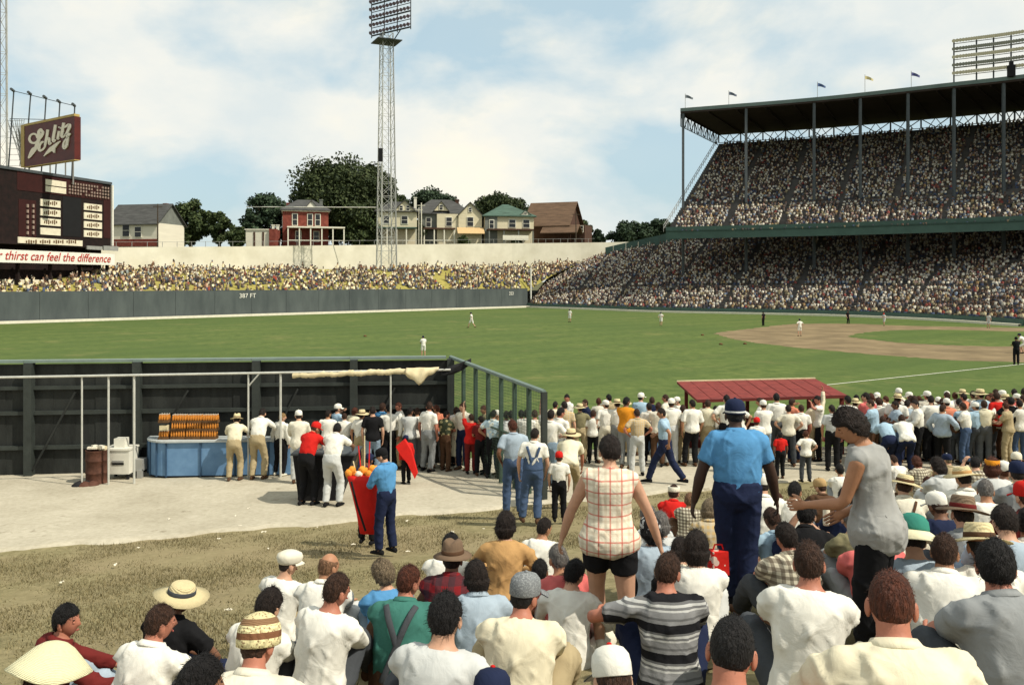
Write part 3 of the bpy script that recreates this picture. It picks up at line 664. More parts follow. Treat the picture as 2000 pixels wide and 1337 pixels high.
# supports and dark lattice below the board, white panels at its foot
un = thing('scoreboard_trestle', (SBR.x, SBR.y, 3), 'dark timber trestle carrying the scoreboard', 'trestle')
for i in range(9):
    q = A.lerp(B, i / 8) - sbn * 0.8; mb = MB(); mb.box((q.x, q.y, 4.0), (0.4, 0.4, 9.0)); mb.build('post', M['board'], un)
q0, q1 = A - sbn * 1.9, B - sbn * 1.9
mb = MB(); mb.quadslab((q0.x, q0.y, 0.5), (q1.x, q1.y, 0.5), (q1.x, q1.y, zbot_ + .5), (q0.x, q0.y, zbot_ + .5), 0.2); mb.build('back_boarding', M['board'], un)
wp = thing('white_panels', (-70, 115, 3), 'row of white boards with dark posts at the foot of the scoreboard', 'panels')
for i in range(-3, 4):
    x0, x1 = 2 + i * 31, 29 + i * 31
    if i == 3: x1 = 118
    a = P(x0, 570, 113 + (x0 + 90) * 0.05); b = P(x1, 570, 113 + (x1 + 90) * 0.05); zt = a.z + 1.75
    mb = MB(); mb.quadslab((a.x, a.y, a.z - 1), (b.x, b.y, b.z - 1), (b.x, b.y, zt), (a.x, a.y, zt), 0.1); mb.build('board', M['paper'], wp)
    mb = MB(); mb.box((b.x + .15, b.y, a.z), (0.18, 0.2, 3.8)); mb.build('post', M['black'], wp)
    if i == 0: mb = MB(); mb.bar((a.x + .2, a.y - .15, a.z - .2), (b.x, b.y - .15, zt), 0.09); mb.build('brace', M['black'], wp)
a, b = P(118, 566, 122), P(214, 566, 126); mb = MB(); mb.quadslab((a.x, a.y, a.z - .6), (b.x, b.y, b.z - .6), (b.x, b.y, b.z), (a.x, a.y, a.z), .1); mb.build('low_board', M['white'], wp)

sg = thing('beer_sign', (-68, 122, 26), 'maroon billboard reading Schlitz in cream script above the scoreboard', 'sign')
SL, SR = P(48, 282, 127), P(145.5, 266, 119); sgd = Vector((SR.x - SL.x, SR.y - SL.y, 0)).normalized(); sgn = Vector((sgd.y, -sgd.x, 0))
if sgn.y > 0: sgn = -sgn
zt, zb = P(145.5, 227, 119).z, P(145.5, 311, 119).z
SLf, SRf = Vector((SL.x, SL.y, 0)), Vector((SR.x, SR.y, 0)); wS = (SRf - SLf).length; hS = zt - zb
def sg_pt(u, v, off=0.0): q = SLf + sgd * (u * wS) + sgn * off; return Vector((q.x, q.y, zb + v * hS))
mb = MB(); mb.quadslab(sg_pt(0, 0), sg_pt(1, 0), sg_pt(1, 1), sg_pt(0, 1), 0.9); mb.build('panel', M['signmar'], sg)
for nm, u0, v0, u1, v1 in (('border', -0.075, 0.0, -0.003, 1.05), ('border', -0.003, 1.003, 1.0, 1.06), ('border', 0, -0.02, 1, -0.002)):
    mb = MB(); mb.quadslab(sg_pt(u0, v0, .05), sg_pt(u1, v0, .05), sg_pt(u1, v1, .05), sg_pt(u0, v1, .05), 0.8); mb.build(nm, M['signtan'], sg)
# script letters as brush strokes: (u, v, half width) in the photograph's sign rectangle
def zs_(x, y): # pixel of the enlarged view (1783 px wide, region 0,160..240,340) to sign coordinates
    px, py = x / 7.429, 160 + y / 7.429; u = (px - 50) / 95.5; top = 236.5 - u * 11.5; bot = 327.5 - u * 16.5
    return (u, (bot - py) / (bot - top))
STROKES = [
    [(640, 660, 14), (618, 640, 22), (588, 680, 26), (600, 740, 26), (590, 810, 28), (560, 890, 28), (545, 950, 26)],      # S spine
    [(570, 780, 14), (560, 725, 15), (515, 700, 16), (465, 725, 17), (448, 790, 18), (475, 845, 18), (530, 860, 18), (585, 820, 16), (640, 745, 20), (652, 690, 20), (625, 648, 16)],   # S loops
    [(560, 930, 24), (520, 960, 42), (490, 1010, 38), (455, 1080, 24), (435, 1105, 8)],                                      # S tail
    [(665, 850, 15), (640, 842, 17), (605, 890, 20), (590, 960, 22), (610, 990, 18), (655, 965, 16), (690, 910, 14)],      # c
    [(720, 655, 20), (712, 740, 20), (690, 860, 20), (682, 910, 16)], [(692, 850, 12), (715, 800, 15), (742, 790, 18), (742, 850, 18), (745, 890, 18), (775, 860, 12)],   # h
    [(830, 590, 20), (815, 700, 21), (795, 820, 21), (805, 855, 16), (835, 820, 12)],                                           # l
    [(880, 690, 18), (868, 770, 19), (860, 815, 17), (885, 800, 11)], [(885, 625, 15), (882, 640, 15)],                        # i
    [(945, 570, 20), (930, 680, 21), (915, 770, 20), (930, 795, 14), (955, 770, 11)], [(895, 650, 10), (985, 635, 10)],        # t
    [(965, 640, 12), (1000, 610, 20), (1025, 605, 20), (1020, 660, 22), (985, 735, 18), (960, 775, 15), (1000, 745, 18), (1030, 745, 16)],   # z
    [(1000, 770, 17), (995, 850, 18), (985, 920, 20), (955, 965, 20), (938, 930, 16), (945, 870, 13), (975, 820, 11), (1040, 740, 10)],     # z tail
    [(905, 845, 5), (860, 880, 20), (810, 935, 32), (770, 965, 36), (715, 1020, 20), (668, 1075, 5)], [(820, 930, 14), (815, 1025, 8)], [(770, 960, 14), (820, 1020, 8)],   # swash
]
for k_, stq in enumerate(STROKES):
    pts = []
    for i in range(len(stq) - 1):
        for j in range(5):
            t = j / 5; pts.append(tuple(stq[i][q] * (1 - t) + stq[i + 1][q] * t for q in range(3)))
    pts.append(stq[-1])
    if len(pts) > 8:   # round the corners
        for _ in range(3): pts = [pts[0]] + [tuple((pts[i - 1][q] + 2 * pts[i][q] + pts[i + 1][q]) / 4 for q in range(3)) for i in range(1, len(pts) - 1)] + [pts[-1]]
    mb = MB(); vs = []; m_ = len(pts); off = 0.10 + 0.004 * k_
    for i, p in enumerate(pts):
        a, b = pts[max(i - 1, 0)], pts[min(i + 1, m_ - 1)]; d = Vector((b[0] - a[0], b[1] - a[1])).normalized(); nn = Vector((-d.y, d.x)) * p[2] * 0.92
        for sgnk in (1, -1):
            u, v = zs_(p[0] + nn.x * sgnk, p[1] + nn.y * sgnk); vs.append(sg_pt(u, v, off)); vs.append(sg_pt(u, v, 0.02))
    fs = []
    for i in range(m_ - 1):
        j = 4 * i; fs += [(j, j + 4, j + 6, j + 2), (j, j + 1, j + 5, j + 4), (j + 2, j + 6, j + 7, j + 3)]
    mb.add(vs, fs); mb.build('script_stroke', M['script'], sg)
# frame that carries the sign
for i, (bx_, by_, tx_, ty_) in enumerate(((15, 330, 27, 178), (47, 330, 60, 184), (80, 330, 90, 192), (108, 328, 117, 200), (140, 325, 146, 207))):
    mb = MB(); Yk = 129 - i * 0.5; b0 = P(bx_, by_, Yk); mb.bar((b0.x, b0.y, ztop_), P(tx_, ty_, Yk), 0.10); mb.build('strut', M['steeldk'], sg)
    t_ = P(tx_, ty_, Yk); mb = MB(); mb.bar(t_, t_ + Vector((0.3, -1.2, 0.05)), 0.22, 6); mb.build('lamp', M['steeldk'], sg)
mb = MB(); mb.bar(P(27, 178, 129), P(146, 207, 127), 0.07); mb.bar(P(20, 232, 129), P(145, 235, 127), 0.06); mb.build('top_bar', M['steeldk'], sg)
ml = MB()
for i in range(22):
    a, b = P(14 + i * 1.6, 232 + (i % 3) * 9, 129), P(44 - i * 0.3, 325 - (i % 5) * 12, 130); ml.bar(a, b, 0.035)
for i in range(9): ml.bar(P(14, 236 + i * 11, 129.5), P(46, 236 + i * 11, 130), 0.04)
ml.build('scaffold', M['steel'], sg)
for px in (57, 98, 128, 143):
    mb = MB(); a = P(px, 318, 127); mb.bar((a.x, a.y, ztop_ - 1), (a.x, a.y, zt - 1), 0.11); mb.build('post', M['steel'], sg)

# the spectators of the front row of the lower deck who show largest, one by one
order = sorted(range(len(FRONT_KEEP)), key=lambda i: FRONT_KEEP[i][1])[:86]
FV = []
for k in range(10):
    o = crowd('person', np.zeros((1, 3)), np.zeros(1), np.ones(1), None, None, dim=.75); FV.append(o.data); bpy.data.objects.remove(o)
for n_, i in enumerate(order):
    o = bpy.data.objects.new('person', FV[(n_ * 7) % 10]); COL.objects.link(o); o.location = FRONT_KEEP[i][:3]; o.rotation_euler = (0, 0, FRONT_KEEP[i][3]); o.scale = (1.05,) * 3
    tag(o, 'spectator seated in the sunlit front row of the lower deck by the field wall', 'person', 'front row of the lower deck')
# ------------------------------------------------------------------ houses on the street above the wall
HM = {
 'white': mat('white clapboard', (0.66, 0.62, 0.50), 0.8, 0.08, 0.6, 0.2, 6, vscale=(0.3, 0.3, 4)),
 'cream': mat('cream clapboard', (0.62, 0.56, 0.39), 0.8, 0.08, 0.6, 0.2, 6, vscale=(0.3, 0.3, 4)),
 'brick': mat('red brick', (0.165, 0.034, 0.024), 0.9, 0.3, 1.5, 0.3, 12, c2=(0.23, 0.06, 0.04)),
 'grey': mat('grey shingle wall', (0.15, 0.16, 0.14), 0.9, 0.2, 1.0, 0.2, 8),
 'brown': mat('brown shingle wall', (0.07, 0.035, 0.022), 0.9, 0.25, 1.0, 0.2, 8),
 'roofgrey': mat('grey roof shingle', (0.060, 0.060, 0.057), 0.9, 0.35, 1.2, 0.4, 6, vscale=(0.5, 0.5, 3)),
 'roofgreen': mat('green roof shingle', (0.058, 0.100, 0.076), 0.9, 0.3, 1.0, 0.4, 6, vscale=(0.5, 0.5, 3)),
 'roofbrown': mat('brown roof shingle', (0.115, 0.070, 0.042), 0.9, 0.3, 1.0, 0.4, 6, vscale=(0.5, 0.5, 3)),
 'trim': mat('white trim', (0.70, 0.67, 0.55), 0.7, 0.06, 2),
 'awning': mat('striped awning', (0.52, 0.36, 0.18), 0.85, 0.12, 4),
}
class House:
    def __init__(s, name, px, Y, w, d, h, yaw, label):
        k = {184: 206, 182: 212, 186: 218}.get(Y, Y) / Y if px > 700 else 1.0; Y = Y * k; z = CAM + (HY - 481) / FP * Y; s.w, s.d, s.h = w, d, h
        s.o = thing(name, ((px - 1000) / FP * Y, Y, z), label, 'house', None); s.o.rotation_euler = (0, 0, yaw); s.o.scale = (k, k, k); WORLD[s.o.name] = Vector((0, 0, 0))
    def part(s, name, mb, m, parent=None): 
        o = mb.build(name, HM.get(m, None) or M[m], parent or s.o); WORLD[o.name] = Vector((0, 0, 0)); return o
    def wall(s, m, z0=-2.5): return s.part('wall', MB().box((0, 0, (s.h + z0) / 2), (s.w, s.d, s.h - z0)), m)
    def boxwall(s, m, x, y, w, d, h): return s.part('wall', MB().box((x, y, h / 2 - 1), (w, d, h + 2)), m)
    def gable(s, m, rh, ax='x', x=0, y=0, w=None, d=None, z=None, ov=0.45, wallm=None):
        w = w or s.w; d = d or s.d; z = s.h if z is None else z; mb = MB(); t = 0.18
        if ax == 'x':   # ridge along x
            hw, hd = w / 2 + ov, d / 2 + ov; k = rh / (d / 2); ez = z - ov * k
            for sg_ in (-1, 1):
                a, b = (x - hw, y + sg_ * hd, ez), (x + hw, y + sg_ * hd, ez); c, e = (x + hw, y, z + rh), (x - hw, y, z + rh)
                mb.quadslab(*((a, b, c, e) if sg_ < 0 else (b, a, e, c)), t) if False else mb.add([a, b, c, e] + [(p[0], p[1], p[2] + t) for p in (a, b, c, e)], [(3, 2, 1, 0), (4, 5, 6, 7), (0, 1, 5, 4), (1, 2, 6, 5), (2, 3, 7, 6), (3, 0, 4, 7)])
            r = s.part('roof', mb, m)
            if wallm:
                for sg_ in (-1, 1):
                    g = MB(); X = x + sg_ * (w / 2 - 0.06); g.add([(X - .05, y - d / 2, z), (X - .05, y + d / 2, z), (X - .05, y, z + rh), (X + .05, y - d / 2, z), (X + .05, y + d / 2, z), (X + .05, y, z + rh)], [(0, 2, 1), (3, 4, 5), (0, 3, 5, 2), (1, 2, 5, 4), (0, 1, 4, 3)]); s.part('gable_end', g, wallm)
        else:
            hw, hd = w / 2 + ov, d / 2 + ov; k = rh / (w / 2); ez = z - ov * k
            for sg_ in (-1, 1):
                a, b = (x + sg_ * hw, y - hd, ez), (x + sg_ * hw, y + hd, ez); c, e = (x, y + hd, z + rh), (x, y - hd, z + rh)
                mb.add([a, b, c, e] + [(p[0], p[1], p[2] + t) for p in (a, b, c, e)], [(3, 2, 1, 0), (4, 5, 6, 7), (0, 1, 5, 4), (1, 2, 6, 5), (2, 3, 7, 6), (3, 0, 4, 7)])
            r = s.part('roof', mb, m)
            if wallm:
                Y_ = y - d / 2 + 0.06; g = MB(); g.add([(x - w / 2, Y_ - .05, z), (x + w / 2, Y_ - .05, z), (x, Y_ - .05, z + rh), (x - w / 2, Y_ + .05, z), (x + w / 2, Y_ + .05, z), (x, Y_ + .05, z + rh)], [(0, 1, 2), (3, 5, 4), (0, 2, 5, 3), (1, 4, 5, 2), (0, 3, 4, 1)]); s.part('gable_end', g, wallm)
        return r
    def hip(s, m, rh, ridge=0.3, x=0, y=0, w=None, d=None, z=None, ov=0.55):
        w = w or s.w; d = d or s.d; z = s.h if z is None else z; a, b = w / 2 + ov, d / 2 + ov; r = w * ridge / 2
        mb = MB(); mb.add([(x - a, y - b, z - .1), (x + a, y - b, z - .1), (x + a, y + b, z - .1), (x - a, y + b, z - .1), (x - a, y - b, z + .1), (x + a, y - b, z + .1), (x + a, y + b, z + .1), (x - a, y + b, z + .1), (x - r, y, z + rh), (x + r, y, z + rh)],
            [(3, 2, 1, 0), (0, 1, 5, 4), (1, 2, 6, 5), (2, 3, 7, 6), (3, 0, 4, 7), (4, 5, 9, 8), (6, 7, 8, 9), (5, 6, 9), (7, 4, 8)])
        return s.part('roof', mb, m)
    def window(s, u, z, w=0.9, h=1.5, face='front', y=None, trim='trim'):
        if face == 'front': c = (u, (-s.d / 2 if y is None else y) - 0.05, z); fs_, ps = (w + 0.3, 0.14, h + 0.3), (w, 0.06, h); off = (0, -0.09, 0)
        elif face == 'right': c = (s.w / 2 + 0.05, u, z); fs_, ps = (0.14, w + 0.3, h + 0.3), (0.06, w, h); off = (0.09, 0, 0)
        else: c = (-s.w / 2 - 0.05, u, z); fs_, ps = (0.14, w + 0.3, h + 0.3), (0.06, w, h); off = (-0.09, 0, 0)
        f = s.part('window', MB().box(c, fs_), trim); q = tuple(c[i] + off[i] for i in range(3)); s.part('pane', MB().box(q, ps), 'glass', f)
        sh = MB().box((c[0], c[1] + off[1] * 1.3, c[2]) if face == 'front' else (c[0] + off[0] * 1.3, c[1], c[2]), (ps[0] * 1.02, 0.05, 0.07) if face == 'front' else (0.05, ps[1] * 1.02, 0.07)); s.part('sash', sh, trim, f)
        return f
    def porch(s, x0, x1, zt, dep, n, roofm='trim', y=None, post='trim', rail=True):
        y = -s.d / 2 if y is None else y; mb = MB().box(((x0 + x1) / 2, y - dep / 2, zt), (x1 - x0 + .4, dep + .3, 0.3)); pr = s.part('porch_roof', mb, roofm)
        for i in range(n):
            x = x0 + (x1 - x0) * i / (n - 1); s.part('post', MB().box((x, y - dep + .1, zt / 2 - .3), (0.24, 0.24, zt + .3)), post, pr)
        if rail: s.part('railing', MB().box(((x0 + x1) / 2, y - dep + .1, 0.95), (x1 - x0, 0.08, 0.14)), post, pr)
        s.part('porch_floor', MB().box(((x0 + x1) / 2, y - dep / 2, -.4), (x1 - x0 + .3, dep, 0.9)), 'brown')
    def chimney(s, x, y, z, h=1.6, m='brick', w=0.7): s.part('chimney', MB().box((x, y, z + h / 2), (w, w, h)).box((x, y, z + h), (w + .16, w + .16, .2)), m)
h = House('house', 284, 168, 11.3, 9, 4.3, -0.20, 'white house with plain grey gable roof next to the scoreboard')
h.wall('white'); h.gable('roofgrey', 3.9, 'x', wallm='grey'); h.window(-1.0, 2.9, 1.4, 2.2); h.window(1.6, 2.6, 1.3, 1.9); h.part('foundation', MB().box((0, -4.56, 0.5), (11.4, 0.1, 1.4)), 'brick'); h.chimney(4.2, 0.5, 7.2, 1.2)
for u in (-2, 1.5): h.window(u, 2.6, 0.9, 1.5, 'left')
h = House('small_building', 513, 176, 5.9, 4, 3.3, 0.05, 'small white flat shed beside the red brick house')
h.wall('white'); h.part('roof', MB().box((0, 0, 3.4), (6.3, 4.4, 0.2)), 'trim')
for u in (-1.2, 0.6): h.part('door', MB().box((u, -2.05, 1.4), (0.35, 0.1, 3.0)), 'brown')
h.boxwall('brick', 2.55, -0.4, 1.3, 4.2, 3.5); h.chimney(2.2, 0, 3.4, 1.0, 'trim', .5); h.chimney(3.1, 0, 3.4, 1.0, 'trim', .5)
h = House('brick_house', 596, 184, 9.4, 11, 7.4, 0.26, 'red brick two storey house with grey hip roof and white porch')
h.wall('brick'); h.hip('roofgrey', 2.7, 0.35); h.part('cornice', MB().box((0, 0, 7.25), (9.9, 11.5, .25)), 'trim')
for u in (-2.2, 0.9, 2.5): h.window(u, 5.4, 0.9, 2.3)
for u in (-2, 1.5): h.window(u, 5.2, 0.9, 2.0, 'left')
h.window(-1.5, 1.9, 1.0, 2.0); h.window(2.2, 1.9, 1.0, 2.0); h.porch(-3.6, 7.8, 3.7, 2.6, 6); h.chimney(-3.6, 2.5, 7.5, 2.0); h.chimney(3.4, 0.5, 8.0, 2.2, 'grey')
h.gable('roofgrey', 1.3, 'y', x=1.2, y=-2.0, w=2.2, d=4.5, z=8.2, ov=.2, wallm='trim')
h = House('house', 776, 184, 8.4, 10, 7.2, 0.12, 'cream house with pointed front gable directly behind the light tower')
h.wall('cream'); h.hip('roofgrey', 2.5, 0.3); h.gable('roofgrey', 2.3, 'y', x=1.6, y=-3.4, w=4.6, d=4.0, z=7.2, ov=.35, wallm='cream')
for u in (0.9, 2.3): h.window(u, 7.9, 0.6, 0.9, y=-5.4)
h.window(1.6, 5.4, 1.2, 1.5); h.window(-2.2, 5.4, 1.1, 1.5); h.porch(-4, 4, 3.6, 2.4, 5, 'roofgreen'); h.chimney(3.9, 1, 7.5, 3.2, 'trim', .6)
h = House('house', 876, 182, 12.2, 10, 6.6, 0.16, 'cream house with steep right gable and orange striped porch awning')
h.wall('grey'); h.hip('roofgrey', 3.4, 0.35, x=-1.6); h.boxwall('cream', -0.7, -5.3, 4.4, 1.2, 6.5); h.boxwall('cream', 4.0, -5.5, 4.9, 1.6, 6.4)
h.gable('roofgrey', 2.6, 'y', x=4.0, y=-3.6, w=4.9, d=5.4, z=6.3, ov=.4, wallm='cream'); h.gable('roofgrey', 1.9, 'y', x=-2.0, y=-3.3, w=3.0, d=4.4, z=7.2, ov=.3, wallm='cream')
h.window(-0.4, 4.9, 1.1, 1.7, y=-5.9); h.window(4.0, 4.9, 1.2, 1.8, y=-6.3); h.window(4.0, 7.4, 0.5, 0.8, y=-6.3); h.window(-2.0, 7.9, .6, .9, y=-5.5); h.window(-4.6, 4.8, .9, 1.8)
h.part('awning', MB().add([(1.2, -6.4, 3.6), (6.8, -6.4, 3.6), (6.8, -8.4, 2.3), (1.2, -8.4, 2.3), (1.2, -6.4, 3.7), (6.8, -6.4, 3.7), (6.8, -8.4, 2.4), (1.2, -8.4, 2.4)], [(0, 1, 2, 3), (7, 6, 5, 4), (3, 2, 6, 7), (0, 3, 7, 4), (1, 5, 6, 2), (0, 4, 5, 1)]), 'awning')
h.porch(-5.6, 0.6, 3.4, 2.0, 4, 'brown'); h.chimney(1.9, 1, 7.5, 2.6, 'brown', .8)
h = House('house', 987, 182, 10.4, 10, 6.1, 0.18, 'cream house with green hip roof and small white dormer')
h.wall('cream'); h.hip('roofgreen', 2.9, 0.12); h.boxwall('grey', -3.9, -5.06, 2.6, 0.2, 6.0)
for u in (0.6, 3.6): h.window(u, 4.6, 1.3, 1.5)
h.window(-3.8, 4.4, .8, 1.6, y=-5.16); h.gable('roofgreen', 1.0, 'y', x=3.4, y=-3.6, w=2.4, d=3.0, z=6.3, ov=.2, wallm='trim'); h.window(3.4, 6.75, .5, .45, y=-5.1)
h.porch(-4.6, 4.6, 3.2, 2.2, 4, 'brown', post='grey', rail=False); h.part('porch_rail', MB().box((0.9, -7.3, 1.5), (5.4, .1, 1.0)), 'trim')
h = House('house', 1082, 186, 9.4, 11, 4.6, -0.35, 'brown shingled bungalow with big sloping brown roof at the end of the row')
h.wall('brown'); h.gable('roofbrown', 4.9, 'x', wallm='brown', ov=.7); h.gable('roofbrown', 1.5, 'x', x=3.4, y=-5.6, w=7.5, d=4, z=2.6, ov=.3)
h.part('barge_board', MB().quadslab((-5.3, -6.15, 4.2), (-5.1, -6.15, 4.2), (-5.1, 0, 9.5), (-5.3, 0, 9.5), .1), 'trim')
for u in (1, 3.4): h.window(u, 3.6, 1.0, 0.9)
h.boxwall('brown', 6.2, 0, 3.2, 6, 4.4); h.window(5.5, 3.5, .8, 1.2, y=-3.0); h.window(7.0, 3.5, .8, 1.2, y=-3.0)
# poles and wires on the street
def upole(px, Y, ytop, label, m='trunk', r=0.16):
    p = P(px, ytop, Y); o = thing('utility_pole', (p.x, Y, 11), label, 'utility pole', 'street utility poles')
    MB().bar((p.x, Y, 10.5), (p.x, Y, p.z), r, 6, r * .7).build('pole', M[m], o); MB().box((p.x, Y, p.z - .6), (1.8, .12, .14)).build('crossarm', M[m], o)
upole(308, 160, 398, 'dark wooden utility pole in front of the white grey roofed house'); upole(1125, 205, 414, 'dark wooden utility pole by the brown bungalow'); upole(823, 194, 396, 'pale wooden utility pole beside the light tower', 'cream'); upole(818, 198, 405, 'short pale utility pole near the cream house', 'cream', .1)
tag(MB().bar(P(481, 404, 170), P(735, 405, 165), 0.07, 6).build('overhead_cable', M['white']), 'pale cable strung from the trees to the light tower', 'cable')
# low chain fence on top of the wall
cf = thing('street_fence', (0, 190, 13), 'low wire fence with thin posts along the retaining wall top', 'fence')
for i in range(40):
    a = rw_at(0.24 + i * 0.0135); MB().bar((a[0], a[1] + .8, a[2] - .3), (a[0], a[1] + .8, a[2] + 1.0), 0.05).build('post', M['steel'], cf)
mb = MB()
for i in range(40):
    a, b = rw_at(0.24 + i * 0.0135), rw_at(0.24 + (i + 1) * 0.0135); mb.bar((a[0], a[1] + .8, a[2] + .95), (b[0], b[1] + .8, b[2] + .95), 0.035)
mb.build('rail', M['steel'], cf)

# ------------------------------------------------------------------ trees
def leaf_mat(name, lo, hi):
    m, nt, b = newmat(name); N = nt.nodes.new; L = nt.links.new
    g = N('ShaderNodeNewGeometry'); r = N('ShaderNodeValToRGB'); e = r.color_ramp.elements
    e[0].color = tuple(lo) + (1,); e[1].color = tuple(hi) + (1,); L(g.outputs['Random Per Island'], r.inputs[0]); L(r.outputs[0], b.inputs['Base Color'])
    b.inputs['Roughness'].default_value = 0.7; b.inputs['Specular IOR Level'].default_value = 0.2
    return m
LM = [leaf_mat('leaves dark', (0.012, 0.022, 0.008), (0.060, 0.078, 0.026)), leaf_mat('leaves mid', (0.020, 0.036, 0.012), (0.075, 0.098, 0.034)), leaf_mat('leaves bluish', (0.014, 0.028, 0.016), (0.055, 0.085, 0.042))]
def tree(px, top, bot, wpx, Y, label, lm=0, dens=1.0, seed=1):
    rs = np.random.RandomState(seed); zt = CAM + (HY - top) / FP * Y; zb = CAM + (HY - bot) / FP * Y; zg = CAM + (HY - 486) / FP * Y - 1
    x = (px - 1000) / FP * Y; w = wpx / FP * Y; h = zt - zb
    T = thing('tree', (x, Y, zg), label, 'tree', 'trees along the street')
    mb = MB(); mid = zb + h * 0.45; r0 = max(0.25, 0.03 * h + 0.1)
    mb.tube([(x, Y, zg - 1), (x + .1, Y, (zg + mid) / 2), (x + .2, Y + .1, mid), (x, Y, zb + .75 * h)], [r0 * 1.3, r0, r0 * .7, r0 * .2], 8)
    for k in range(6):
        a = k * 1.05 + rs.rand(); L_ = w * 0.33; z_ = zb + h * (0.1 + .08 * k); mb.tube([(x, Y, z_), (x + math.cos(a) * L_ * .5, Y + math.sin(a) * L_ * .5, z_ + h * .12), (x + math.cos(a) * L_, Y + math.sin(a) * L_, z_ + h * .3)], [r0 * .5, r0 * .3, r0 * .1], 6)
    mb.build('trunk', M['trunk'], T)
    nc = int(70 * max(.5, min(1.6, w / 12))); C = []
    while len(C) < nc:
        q = rs.uniform(-1, 1, 3); d = np.linalg.norm(q)
        if d > 1 or (d < 0.45 and rs.rand() < .7): continue
        f = 0.80 + 0.20 * rs.rand(); up_ = 1.0 - 0.25 * max(0, q[2]) 
        C.append((q[0] * w * .5 * f * up_, q[1] * w * .45 * f, (q[2] * .5 + .5) * h * .93))
    C = np.array(C); per = int(170 * dens); n = nc * per
    cr = (0.095 * w + 0.055 * h) * (0.6 + 0.8 * rs.rand(nc))
    q = rs.randn(n, 3); q /= np.linalg.norm(q, axis=1)[:, None]; rad = np.repeat(cr, per)[:, None] * rs.rand(n, 1) ** 0.45
    c = np.repeat(C, per, 0) + q * rad * np.array([1, 1, .8]) + np.array([x, Y, zb])
    sz = (0.22 + 0.30 * rs.rand(n))[:, None]
    u = rs.randn(n, 3); u /= np.linalg.norm(u, axis=1)[:, None]; v = np.cross(u, q + rs.randn(n, 3) * .6); v /= np.linalg.norm(v, axis=1)[:, None] + 1e-9
    Vt = np.stack([c - u * sz, c + v * sz * .6, c + u * sz, c - v * sz * .6], 1).reshape(-1, 3) - np.array([x, Y, zg])
    me = bpy.data.meshes.new('crown'); me.vertices.add(4 * n); me.vertices.foreach_set('co', Vt.ravel()); me.loops.add(4 * n); me.loops.foreach_set('vertex_index', np.arange(4 * n, dtype=np.int32))
    me.polygons.add(n); me.polygons.foreach_set('loop_start', np.arange(0, 4 * n, 4, dtype=np.int32)); me.update(calc_edges=True); me.validate()
    o = link('crown', me, LM[lm], T); return T
tree(655, 306, 465, 190, 204, 'tallest dark leafy tree behind the red brick house', 0, 1.8, 3)
tree(722, 316, 450, 110, 214, 'tall dark tree crowding against the light tower', 0, 1.7, 4)
tree(612, 350, 470, 90, 200, 'rounded dark tree just behind the brick house roof', 0, 1, 5)
tree(522, 376, 474, 95, 190, 'bushy dark tree left of the brick house', 2, 1, 6); tree(492, 402, 478, 50, 186, 'small dark tree above the white shed', 2, .8, 7)
tree(372, 388, 474, 90, 188, 'broad dark tree behind the white house', 1, 1, 8); tree(428, 406, 476, 52, 186, 'lower dark tree between the white house and the shed', 1, .9, 9)
tree(462, 440, 482, 40, 180, 'low shrub like tree beside the street fence', 1, .7, 10)
tree(843, 370, 430, 105, 240, 'spreading green tree behind the striped awning house', 2, 1, 11); tree(778, 378, 440, 60, 238, 'dark tree top rising behind the light tower house', 0, .9, 12)
tree(976, 378, 440, 122, 244, 'wide rounded tree behind the green roofed house', 0, 1.1, 13)
tree(1137, 426, 470, 40, 225, 'small dark tree beyond the brown bungalow', 1, .8, 14)
tree(1232, 432, 484, 90, 226, 'distant dark trees behind the green screen', 2, .9, 15); tree(1285, 428, 480, 70, 232, 'distant dark tree beside the grandstand end', 2, .9, 16)
tree(700, 405, 480, 78, 200, 'leafy lower tree right of the porch', 1, .9, 17); tree(228, 436, 480, 34, 176, 'dark shrub between scoreboard and white house', 1, .7, 18)

for k_, (px, top, w_, Y, lm_) in enumerate(((730, 432, 34, 200, 1), (818, 428, 26, 204, 0), (938, 420, 30, 222, 1), (1040, 415, 30, 226, 2), (905, 462, 26, 200, 1), (1010, 466, 22, 206, 1), (560, 440, 26, 196, 0), (352, 440, 30, 176, 1), (1165, 448, 34, 224, 2))):
    tree(px, top, 482, w_, Y, ['leafy shrub at the corner of the tower house', 'dark shrub between the two cream gabled houses', 'dark shrub between the awning house and the green roof', 'shrub squeezed between green roof and brown bungalow', 'low bush in front of the striped awning', 'low bush in front of the green roofed porch', 'dark shrub beside the brick house side wall', 'dark bush at the right end of the white house', 'straggling bush past the brown bungalow'][k_], lm_, .6, 40 + k_)

